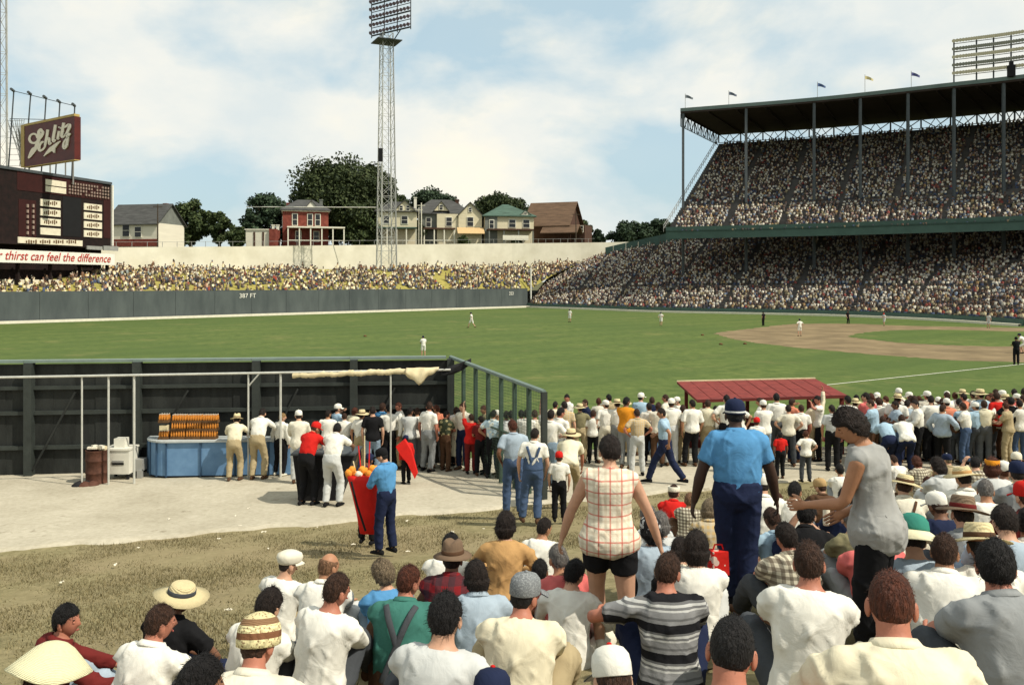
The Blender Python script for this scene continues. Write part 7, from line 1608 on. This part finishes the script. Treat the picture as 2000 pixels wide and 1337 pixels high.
sit(1655, 950, 9.0, 'hug2', 'person in dark blue shirt hidden behind the woman in grey', .1, (.2, .2, 0), hair=('full', 'dark'), top=('short', 'navy', .03), bottom=('long', 'navy'))
sit(1745, 985, 6.6, 'lap', 'person in pale shirt between the green crowned hat and the woman in grey', -.1, (.3, .1, 0), scale=.92, hair=('short', 'brown'), top=('short', 'offwhite', .03), bottom=('long', 'khaki'))

# ------------------------------------------------------------------ the three tall figures on the slope
HV = dict(vox=.0125, group=None)
stand(1190, 853, 1200, 'woman', 'woman in pink and white plaid sleeveless blouse and black shorts walking between seated people', -.1, (.30, .25, .1), Y=6.0, skin='fair', hair=('full', 'dark'), top=('none', 'plaidpink', -.09), bottom=('shorts', 'black'), shoes='offwhite', **HV)
def vband(o, sk, child, R, c):
    g = GB(); lathe_np(g, [(.0915, .026), (.0925, .028), (.0915, .040), (.0900, .041)], 32, .94, 1.16); child('cap_band', mesh_from(*g.arrays(), 'band'), FAB('ltgrey'), Matrix.Translation(Vector(c)) @ Matrix([list(r) for r in R]).to_4x4())
stand(1440, 783, 1176, 'vendor', 'vendor in bright blue short sleeved shirt, navy trousers and striped navy cap', -.12, (.05, -.05, 0), Y=7.3, skin='dark', hair=('crew', 'black'), hat='vendorcap', hatc='navy', bandc='navy', top=('short', 'blue', .02), bottom=('long', 'navy'), shoes='black', extra=vband, **HV)
stand(1712, 798, 1120, 'greywoman', 'woman with wavy dark hair in sleeveless grey blouse and black trousers, seen from the side', .95, (.42, .50, 0), Y=5.0, skin='tan', hair=('curly', 'dark'), top=('none', 'midgrey', -.14), bottom=('long', 'black'), shoes='black', **HV)

# ------------------------------------------------------------------ people at the counters and along the fence
stand(459, 808, 938, 'lean', 'customer in straw hat and cream shirt leaning on the blue counter', .05, (.25, .1, 0), hat='fedora', hatc=ST(*STRAW), bandc='brown', hair=('short', 'dark'), top=('long', 'cream', .03), bottom=('long', 'khaki'))
stand(506, 799, 935, 'lean', 'bareheaded customer in white shirt and grey tan trousers leaning on the blue counter', -.1, (.35, -.1, 0), hair=('short', 'dark'), top=('long', 'white', .03), bottom=('long', 'khaki'))
stand(546, 806, 930, 'contra', 'blond person in white shirt and black trousers behind the pipe pole', -.3, (.05, -.8, 0), hair=('short', 'blond'), top=('long', 'white', .03), bottom=('long', 'black'), shoes='offwhite')
stand(583, 802, 945, 'front', 'man in white cap and long white coat', .1, (.1, .3, 0), hat='vendorcap', hatc='white', hair=('short', 'dark'), top=('long', 'offwhite', -.12), bottom=('long', 'ltgrey'))
stand(604, 812, 985, 'lean', 'man in red shirt and black trousers leaning over the black counter', -.35, (.35, -.5, 0), hair=('short', 'brown'), hat='cap', hatc='red', skin='tan', top=('long', 'red', .03), bottom=('long', 'black'), shoes='black')
stand(652, 828, 988, 'lean', 'man in white shirt and white trousers bending at the black counter', -.2, (.25, .2, 0), hair=('short', 'black'), skin='brown', top=('short', 'white', .03), bottom=('long', 'ltgrey'), shoes='black')
MID = [
 (640, 800, 925, 'stand', 'short', 'white', 'dkgrey', 'dark', None, 'man with dark hair in white shirt behind the man in red'), (672, 806, 922, 'front', 'short', 'white', 'grey', 'brown', None, 'man in white shirt facing the black counter'),
 (702, 798, 925, 'contra', 'short', 'white', 'khaki', 'dark', 'straw', 'man in straw hat, white T shirt and khaki trousers'), (728, 793, 930, 'stand', 'short', 'black', 'ltdenim', 'dark', None, 'man in black shirt and pale blue jeans'),
 (746, 786, 915, 'stand', 'short', 'blue', 'navy', 'brown', None, 'man in blue shirt behind the black shirt'), (760, 790, 918, 'hips', 'long', 'white', 'black', 'black', None, 'man in white shirt and black trousers with hands on hips'),
 (800, 795, 920, 'fold', 'long', 'ltgrey', 'dkgrey', 'black', None, 'man in pale grey long sleeved shirt with folded arms'), (834, 784, 922, 'contra', 'short', 'white', 'grey', 'brown', None, 'tall man in white T shirt and grey trousers'),
 (869, 802, 920, 'front', 'short', 'print', 'brown', 'dark', None, 'person in leaf print shirt next to the cream dress'), (920, 808, 926, 'raisel', 'short', 'red', 'maroon', 'brown', None, 'person in red shirt raising a bare arm beside the mesh fence'),
 (940, 812, 930, 'front', 'short', 'maroon', 'black', 'dark', None, 'person in maroon shirt and black trousers by the mesh fence'), (963, 800, 935, 'hips', 'short', 'hawaii', 'black', 'black', None, 'man in blue print shirt and black trousers'),
 (985, 802, 935, 'contra', 'short', 'white', 'brown', 'dark', None, 'man in white shirt next to the blue print shirt'), (1003, 818, 1010, 'pocket', 'short', 'bluegrey', 'denim', 'auburn', None, 'man in pale blue shirt and jeans beside the overalls'),
 (1018, 800, 930, 'stand', 'short', 'white', 'charcoal', 'black', None, 'dark haired man in white shirt behind the overalls'), (1044, 800, 935, 'fold', 'short', 'offwhite', 'navy', 'brown', None, 'man in off white shirt just left of the wing end post'),
 (1074, 790, 960, 'raisel', 'short', 'white', 'ltdenim', 'dark', None, 'person in white shirt raising an arm beside the wing end post'), (1088, 793, 950, 'contra', 'short', 'white', 'grey', 'black', None, 'man with black hair in white shirt and grey trousers'),
 (1112, 835, 990, 'bend', 'short', 'cream', 'khaki', 'brown', 'straw', 'man in cream shirt and khaki trousers bending forward'), (1103, 783, 915, 'stand', 'short', 'tanplaid', 'brown', 'dark', None, 'man in tan checked shirt at the rail'),
 (1133, 786, 905, 'hips', 'short', 'olive', 'khaki', 'dark', 'straw', 'man in olive shirt, khaki trousers and cowboy style straw hat'), (1158, 800, 905, 'stand', 'short', 'white', 'black', 'brown', None, 'boy in white shirt at the rail next to the olive shirt'),
 (1181, 782, 905, 'contra', 'short', 'white', 'offwhite', 'dark', 'cap', 'man all in white with a white cap'), (1206, 777, 905, 'stand', 'long', 'white', 'grey', 'dark', 'straw', 'man in white shirt and straw hat next to the orange shirt'),
 (1222, 774, 915, 'fold', 'long', 'orange', 'grey', 'black', None, 'man in bright orange shirt'), (1245, 798, 930, 'hips', 'short', 'tanplaid', 'ltgrey', 'brown', None, 'man in tan plaid shirt and light grey trousers'),
 (1268, 786, 908, 'stand', 'short', 'white', 'black', 'dark', None, 'man in white shirt right of the tan plaid shirt'), (1285, 785, 912, 'fold', 'short', 'offwhite', 'brown', 'brown', None, 'man in off white shirt behind the striding man'),
 (1311, 778, 910, 'stand', 'short', 'white', 'ltgrey', 'dark', 'cap', 'man in white shirt and white cap behind the striding man'), (1334, 790, 905, 'stand', 'short', 'cream', 'khaki', 'brown', None, 'boy in cream shirt at the shelter corner'),
 (1350, 780, 911, 'contra', 'half', 'white', 'black', 'dark', None, 'man in white shirt and wide black trousers'), (1398, 792, 905, 'hips', 'short', 'white', 'brown', 'dark', None, 'man in white shirt leaning on the shelter post'),
 (1420, 767, 910, 'hips', 'short', 'white', 'black', 'black', None, 'very tall man in white shirt whose head overlaps the red roof'), (1492, 782, 915, 'fold', 'short', 'white', 'ltdenim', 'brown', 'cap', 'man in white shirt and cap under the red roof'),
 (1478, 815, 925, 'stand', 'short', 'white', 'navy', 'brown', 'redcap', 'boy in red cap and white shirt beside the vendor'), (1517, 760, 905, 'stand', 'short', 'white', 'dkgrey', 'black', None, 'tallest man in white shirt in front of the red roof'),
 (1540, 790, 912, 'hips', 'short', 'offwhite', 'charcoal', 'dark', None, 'man in off white shirt with hands on hips under the red roof'), (1562, 790, 910, 'contra', 'short', 'white', 'black', 'brown', None, 'man in white shirt standing by the shelter bench'),
 (1524, 842, 935, 'stand', 'short', 'red', 'black', 'black', None, 'small boy in red shirt and black trousers'), (1574, 840, 942, 'hips', 'short', 'white', 'charcoal', 'auburn', None, 'boy in white T shirt with hands on hips'),
 (1594, 778, 900, 'raise', 'long', 'cream', 'khaki', 'dark', None, 'man in cream shirt raising an arm under the red roof'), (1626, 790, 920, 'stand', 'short', 'ltgrey', 'black', 'dark', None, 'man in grey T shirt and black trousers'),
 (1653, 772, 905, 'contra', 'short', 'white', 'black', 'black', None, 'man in white shirt at the shelter end'), (1695, 766, 905, 'fold', 'short', 'pink', 'grey', 'dark', None, 'man in pink red shirt past the shelter'),
 (1716, 775, 900, 'stand', 'short', 'white', 'grey', 'brown', None, 'man in white shirt next to the pink shirt'), (1748, 766, 905, 'contra', 'short', 'white', 'navy', 'dark', 'straw', 'man in white shirt and straw hat at the rail'),
 (1772, 780, 905, 'hips', 'short', 'bluegrey', 'navy', 'dark', None, 'man in blue grey shirt behind the bending man'), (1733, 815, 925, 'bend', 'short', 'ltblue', 'navy', 'brown', None, 'man in light blue shirt stooping past the shelter'),
 (1768, 812, 925, 'bend', 'short', 'white', 'navy', 'brown', None, 'man in white shirt bending over, arms hanging'), (1787, 772, 900, 'stand', 'short', 'offwhite', 'brown', 'brown', None, 'man in off white shirt at the rail past the stooping men'),
 (1808, 764, 895, 'contra', 'short', 'offwhite', 'khaki', 'dark', 'cap', 'man in off white shirt and white cap at the rail'), (1819, 772, 902, 'hips', 'short', 'white', 'black', 'dark', None, 'man in white shirt and black trousers with hands on hips, past the bending man'),
 (1850, 778, 900, 'stand', 'short', 'salmon', 'brown', 'dark', 'cap', 'man in salmon shirt and white cap'), (1868, 805, 905, 'front', 'short', 'brown', 'charcoal', 'dark', None, 'boy in brown shirt next to the light blue shirts'),
 (1880, 785, 905, 'fold', 'short', 'ltblue', 'grey', 'grey', None, 'grey haired man in light blue shirt'), (1905, 786, 908, 'contra', 'short', 'ltblue', 'charcoal', 'dark', 'cap', 'man in light blue shirt and white cap, dark trousers'),
 (1916, 757, 900, 'stand', 'short', 'ltblue', 'grey', 'dark', 'straw', 'man in light blue shirt and pale straw hat'), (1948, 765, 900, 'stand', 'short', 'red', 'brown', 'brown', None, 'man in red shirt at the rail near the straw hat'),
 (1975, 775, 905, 'hips', 'short', 'black', 'khaki', 'black', None, 'man in black shirt and khaki trousers'), (1964, 768, 895, 'contra', 'short', 'white', 'grey', 'brown', 'straw', 'man in white shirt and straw hat behind the black shirt'),
 (1992, 780, 905, 'stand', 'short', 'white', 'denim', 'dark', None, 'man in white shirt and jeans next to the black shirt'),
]
HATS = {'straw': ('panama', lambda: ST(*STRAW), 'brown'), 'cap': ('cap', lambda: FAB('white'), 'white'), 'redcap': ('cap', lambda: FAB('red'), 'red')}
def mid(row, i, Y=None, group='spectators standing on the pavement'):
    px, top, foot, pose, sl, sc, tc, hc, hat, lab = row; kw = {}
    if hat: h_ = HATS[hat]; kw = dict(hat=h_[0], hatc=h_[1](), bandc=h_[2])
    boy = lab.startswith(('boy', 'small')); r = random.Random(i * 7 + px)
    hy = round((r.randrange(5) - 2) * .3, 2)
    stand(px, top, foot, pose, lab, r.uniform(-.55, .25) if group != 'spectators standing along the field rail' else (r.uniform(-1.1, .9) if r.random() < .8 else r.uniform(1.2, 2.6)), (.1 if i % 2 else .0, hy, 0), Y=Y, hs=1.15 if boy else 1.0, skin=['fair', 'tan', 'ruddy', 'fair', 'brown'][r.randrange(5)], hair=('short', hc), top=(sl, sc, .03 if i % 3 else -.06), bottom=('long', tc), shoes='black' if i % 2 else 'brown', group=group, **kw)
for i, row in enumerate(MID): mid(row, i)
stand(895, 797, 915, 'skirted', 'woman in belted cream dress', -.5, (.05, -.7, 0), hair=('bob', 'dark'), top=('short', 'cream', .03), bottom=('skirt', 'cream', .36), shoes='offwhite')
stand(1092, 882, 1020, 'stand', 'boy in red cap, white T shirt and black trousers', -.1, (.05, .1, 0), hs=1.16, hat='cap', hatc='red', bandc='red', hair=('short', 'brown'), top=('short', 'white', .03), bottom=('long', 'black'), shoes='black')
def overalls(o, sk, child, R, c):
    g = GB(); gb = GB(); sk.torso(gb, .02, .25, .030); k = 'overall_bib'
    if k not in CACHE: CACHE[k] = mesh_raw('bib', [remesh(gb, .02, 3)])
    child('bib', CACHE[k], FAB('denim'))
    for sx in (-1, 1):
        pts = [sk.at(x) + sk.fr(x) @ arr(sx * (.03 + .09 * ((x - .18) / .27)), -(sk.torso_r(x)[1] + .022), 0) for x in np.linspace(.18, .43, 8)]; g.tube(pts, [.024] * 8, 8, flat=.4, up=arr(0, -1, 0))
    child('overall_straps', mesh_from(*g.arrays(), 'straps'), FAB('denim'))
stand(1038, 836, 1022, 'contra', 'boy in denim overalls over a white T shirt', .05, (.1, -.5, 0), hair=('short', 'dark'), top=('short', 'white', .03), bottom=('long', 'denim'), shoes='brown', extra=overalls)
stand(1299, 796, 946, 'walk', 'man in light blue shirt and navy trousers striding sideways', 1.1, (.1, .4, 0), hair=('short', 'dark'), skin='tan', top=('short', 'ltblue', .0), bottom=('long', 'navy'), shoes='black')
stand(794, 850, 945, 'stand', 'boy vendor in red jacket carrying a red bag past the counter', .6, (.1, .3, 0), hs=1.1, hair=('short', 'black'), skin='brown', hat='vendorcap', hatc='navy', top=('long', 'red', -.08), bottom=('long', 'black'), shoes='black')
# boy in blue and the vendor behind the tall red bag
stand(755, 876, 1080, 'front', 'youth in blue shirt and navy striped trousers standing by the tall red bag', .95, (.25, .4, 0), hair=('short', 'black'), skin='fair', hat='cap', hatc='black', bandc='black', top=('roll', 'blue', .03), bottom=('long', 'navy'), shoes='black', vox=.018)
stand(716, 888, 1062, 'front', 'vendor hidden behind the tall red bag he carries', -.2, (.4, -.2, 0), hair=('short', 'black'), hat='vendorcap', hatc='navy', bandc='navy', skin='brown', top=('short', 'navy', .03), bottom=('long', 'black'), shoes='black', vox=.018)
Yb = 13.75; q = P(718, 1040, Yb)
rb = thing('red_vendor_bag', (q.x, q.y, GZ(q.x, q.y)), 'tall tapering red bag topped with orange paper souvenirs', 'bag')
def bagring(py, w, d, cx): c_ = P(cx - 9, py, Yb - .12); return [(c_.x + (a * w / FP * Yb), Yb - .05 + b * d, c_.z) for a, b in ((-1, -.6), (-.4, -1), (.5, -1), (1, -.5), (1, .5), (.5, 1), (-.4, 1), (-1, .6))]
rings = [bagring(1042, 17, .10, 729), bagring(1000, 20, .12, 725), bagring(960, 24, .14, 720), bagring(938, 27, .15, 717), bagring(930, 28, .14, 716)]
vs = [v for r in rings for v in r]; fs = [(i * 8 + k, i * 8 + (k + 1) % 8, (i + 1) * 8 + (k + 1) % 8, (i + 1) * 8 + k) for i in range(4) for k in range(8)] + [tuple(range(7, -1, -1)), tuple(range(32, 40))]
MB().add(vs, fs).build('bag', M['redbag'], rb, smooth=True)
MB().tube([P(686, 940, Yb - .34), P(697, 985, Yb - .33), P(714, 1036, Yb - .3)], .018, 6).build('strap', M['black'], rb)
for i in range(9):
    c_ = P(681 + i * 6.6, 928 - 6 * math.sin(i * 1.9) - (4 if i > 4 else 0), Yb + .04 * (i % 3) - .06); MB().lathe(c_, [(.02, -.06), (.05, .0), (.065, .06), (.03, .10)], 7).build('souvenir', M['straworg'] if i not in (3,) else M['scrap'], rb, smooth=True)
for i, (x0, y0, x1, y1) in enumerate(((706, 925, 700, 870), (712, 922, 712, 850), (720, 925, 722, 862), (696, 928, 690, 900))):
    MB().bar(P(x0, y0, Yb), P(x1, y1, Yb + .05), .010, 6).build('stick', M['canvas'] if i % 2 else M['redbag'], rb)
Yc = 20.9; rb2 = thing('red_shoulder_bag', tuple(P(800, 940, Yc)), 'red bag slanting from the shoulder of the boy vendor in red jacket', 'bag')
pts = [(773, 872), (790, 858), (803, 880), (815, 925), (810, 935), (796, 905), (782, 888)]
A_ = [P(x, y, Yc) for x, y in pts]; n_ = len(A_); MB().add([tuple(p) for p in A_] + [(p.x, p.y + .18, p.z) for p in A_], [tuple(range(n_)), tuple(range(2 * n_ - 1, n_ - 1, -1))] + [(i, n_ + i, n_ + (i + 1) % n_, (i + 1) % n_) for i in range(n_)]).build('bag', M['redbag'], rb2)
# red patterned picnic bag by the vendor, camera bag, paper cups in hands
q = P(1403, 1092, 7.3); pbg = thing('picnic_bag', (q.x, q.y, GZ(q.x, q.y)), 'red bag with white pattern standing in the grass at the vendor\'s feet', 'bag')
gz_ = GZ(q.x, q.y); MB().box((q.x, q.y, q.z - .02), (.15, .12, .20), .2, .9).build('body', fabric((.55, .02, .015), 'red pattern', 'print', (.66, .58, .48), None, .07), pbg)
MB().tube([(q.x - .05, q.y, q.z + .07), (q.x - .03, q.y, q.z + .13), (q.x + .03, q.y, q.z + .13), (q.x + .05, q.y, q.z + .07)], .008, 6).build('handle', M['redbag'], pbg)
q = P(1614, 1000, 6.6); cbg = thing('drink_bottle', tuple(q), 'pale bottle held up beside the black haired person', 'bottle'); MB().lathe((q.x, q.y, q.z - .10), [(.025, 0), (.027, .02), (.027, .12), (.012, .17), (.011, .20)], 10).build('glass', M['paper'], cbg, smooth=True)

# ------------------------------------------------------------------ filling out the line at the rail
FILL = random.Random(4); seen = {}
tops = ['white'] * 9 + ['offwhite'] * 3 + ['cream', 'ltgrey', 'ltblue', 'ltblue', 'bluegrey', 'khaki', 'salmon', 'pink', 'navy', 'olive', 'charcoal', 'tan']; bots = ['black', 'charcoal', 'navy', 'grey', 'khaki', 'brown', 'dkgrey', 'denim']
def place_name(px): return 'next to the mesh fence wing' if px < 1120 else 'between mesh fence and shelter' if px < 1330 else 'in front of the red shelter' if px < 1660 else 'in line past the shelter'
def filler(px, Y, i):
    t_, b_ = FILL.choice(tops), FILL.choice(bots); hat = FILL.choice([None] * 6 + ['straw', 'cap']); hc_ = FILL.choice(['dark', 'brown', 'black', 'auburn']); pose = FILL.choice(['stand', 'contra', 'fold', 'hips', 'pocket', 'front', 'eat', 'walk', 'femstand', 'stout', 'stout2', 'lookup']); x = (px - 1000) / FP * Y
    lab = f"{hc_} haired person, {NM[t_]} shirt, {NM[b_]} trousers" + (', straw hat' if hat == 'straw' else ', white cap' if hat else '') + f", {place_name(px)}"
    g = CAM - GZ(x, Y); hgt = FILL.uniform(1.62, 1.84); top = HY + (g - hgt) / Y * FP; foot = HY + g / Y * FP
    mid((px, top, foot, pose, 'short' if FILL.random() < .8 else 'long', t_, b_, hc_, hat, lab), i, Y=Y, group='spectators standing along the field rail')
i = 0
for Y, step, p0, p1 in ((25.0, 27, 1085, 1330), (25.1, 22, 1668, 2015), (24.2, 26, 1672, 2020), (23.3, 31, 1690, 2020), (22.2, 44, 1705, 2020), (23.4, 52, 1385, 1640)):
    px = p0
    while px < p1: filler(px + FILL.uniform(-7, 7), Y + FILL.uniform(-.25, .25), i); i += 1; px += step
for px, Y in ((905, 22.9), (950, 22.4), (975, 22.0), (888, 23.3), (855, 23.2), (815, 23.2), (780, 23.2), (690, 23.0), (660, 23.2), (1000, 21.5), (1028, 21.3)): filler(px, Y, i); i += 1

# ------------------------------------------------------------------ players and umpires
def player(px, top, foot, pose, label, shirt_='white', pants='white', cap='navy', yaw=0.0, skin='fair'):
    Y = CAM / (foot - HY) * FP; x = (px - 1000) / FP * Y; h = (foot - top) / FP * Y; sk = SK[pose]; c = sk.head()[1][2] + .15
    person(sk, pose, Vector((x, Y, .0)), yaw, max(.9, min(1.12, h / c)), label, 'ball players and umpires', (0.1, 0, 0), hat='cap', hatc=cap, bandc=cap, hair=('short', 'dark'), skin=skin, top=('short', shirt_, .03), bottom=('long' if cap == 'black' else 'knee', pants), shoes='black', vox=.022)
player(921, 608, 640, 'walk', 'outfielder in white striding across mid outfield', yaw=1.2); player(1113, 603, 629, 'stand', 'outfielder in white beside the foul pole side', yaw=2.6); player(1291, 609, 636, 'pitch', 'fielder in white on the outfield grass left of the infield', yaw=2.8)
player(827, 655, 697, 'front', 'outfielder in white just beyond the board fence', yaw=.4); player(1562, 622, 656, 'hips', 'infielder in white standing on the clay', yaw=.2); player(1491, 608, 636, 'stand', 'umpire in black at the edge of the clay', 'black', 'black', 'black', .5)
player(1656, 606, 632, 'contra', 'umpire in black on the far side of the infield', 'black', 'black', 'black', -2.6); player(1727, 611, 636, 'pitch', 'player in grey uniform beside the far umpire', 'ltgrey', 'ltgrey', 'red', 2.0); player(1931, 612, 640, 'stand', 'player in grey uniform near the grandstand wall', 'ltgrey', 'ltgrey', 'navy', 2.2)
player(1985, 657, 712, 'fold', 'umpire in black with folded arms on the foul line', 'black', 'black', 'black', -.3, 'tan'); player(1997, 645, 690, 'crouch', 'crouching player in white behind the near umpire', yaw=.8)
for px, py in ((713, 657), (1372, 655), (1455, 672), (1408, 673)):
    Y = CAM / (py - HY) * FP; x = (px - 1000) / FP * Y; tag(MB().lathe((x, Y, 0), [(.16, 0), (.18, .06), (.10, .14), (.03, .16)], 8).build('fielding_glove', M['crate'], smooth=True), 'dark fielding glove left lying on the outfield grass', 'glove', 'gloves left on the grass')

# ------------------------------------------------------------------ grass blades and litter on the slope
def blades(n):
    rs = np.random.RandomState(8); X = rs.uniform(-1, 1, n); Y = 2.5 + rs.rand(n) ** .75 * 17; X = X * (Y * .64 + 1.0)
    keep = (Y < .33 * X + 18.25 + .1 * np.sin(X * 2.1)) & (Y > 2); X, Y = X[keep], Y[keep]; n = len(X)
    dens = np.sin(X * 1.3 + 2 * np.sin(Y * .7)) + np.sin(Y * 1.9 + X * .6) + .8 * np.sin(X * 4.1 + 1.5 * np.sin(Y * 3.3)) + rs.randn(n) * .7; k2 = dens > -.5; X, Y = X[k2], Y[k2]; n = len(X)
    Z = CAM - np.interp(Y - .33 * X, DU, DD) - .03; a = rs.rand(n) * 6.28; h = (.014 + .026 * rs.rand(n)) * (1 + .35 * np.clip(dens[k2], -1, 2)); w = .004 + .003 * rs.rand(n); l = rs.randn(n, 2) * .020
    V = np.stack([np.stack([X + np.cos(a) * w, Y + np.sin(a) * w, Z], 1), np.stack([X - np.cos(a) * w, Y - np.sin(a) * w, Z], 1), np.stack([X + l[:, 0], Y + l[:, 1], Z + h], 1)], 1).reshape(-1, 3)
    me = bpy.data.meshes.new('dry_grass'); me.vertices.add(3 * n); me.vertices.foreach_set('co', V.ravel()); me.loops.add(3 * n); me.loops.foreach_set('vertex_index', np.arange(3 * n, dtype=np.int32)); me.polygons.add(n); me.polygons.foreach_set('loop_start', np.arange(0, 3 * n, 3, dtype=np.int32)); me.update(calc_edges=True)
    o = link('dry_grass', me, leaf_mat('dry blades', (.07, .062, .026), (.25, .205, .105))); tag(o, 'short worn dry grass covering the slope', 'grass', kind='stuff')
blades(240000)
LIT = random.Random(9); scraps = []
for k_ in range(3):
    bm = bmesh.new(); bmesh.ops.create_grid(bm, x_segments=4, y_segments=4, size=.055)
    for v in bm.verts: v.co.z = .022 + .018 * math.sin(v.co.x * 60 + k_) * math.cos(v.co.y * 50 + 2 * k_); v.co.x += LIT.uniform(-.008, .008); v.co.y = v.co.y * .6 + LIT.uniform(-.006, .006)
    me = bpy.data.meshes.new('scrap'); bm.to_mesh(me); bm.free(); me.materials.append(M['scrap']); scraps.append(me)
def ground_at(px, py):
    ys = np.linspace(2, 30, 1500); return next((y for y in ys if DROP(y - .33 * (px - 1000) / FP * y) < (py - HY) / FP * y), 20)
for i, (px, py) in enumerate([(270, 1070), (428, 1053), (524, 1070), (515, 1040), (447, 1174), (463, 1218), (395, 1228), (797, 1076), (945, 1033), (795, 1018), (884, 1040), (905, 1096), (460, 1008), (470, 1028), (690, 1063), (330, 1015), (225, 1100), (120, 1130), (620, 1030), (560, 1120)] + [(LIT.uniform(20, 900), LIT.uniform(960, 1150)) for _ in range(3)]):
    Y = ground_at(px, py); x = (px - 1000) / FP * Y; o = bpy.data.objects.new('paper_scrap', scraps[i % 3]); COL.objects.link(o); o.location = (x, Y, GZ(x, Y) + .004); o.rotation_euler = (0, 0, LIT.uniform(0, 6)); s_ = LIT.uniform(.4, .9); o.scale = (s_, s_, s_)
    tag(o, 'crumpled scrap of pale paper littering the ground', 'litter', 'paper scraps on the ground')
bpy.data.scenes.remove(TMP)
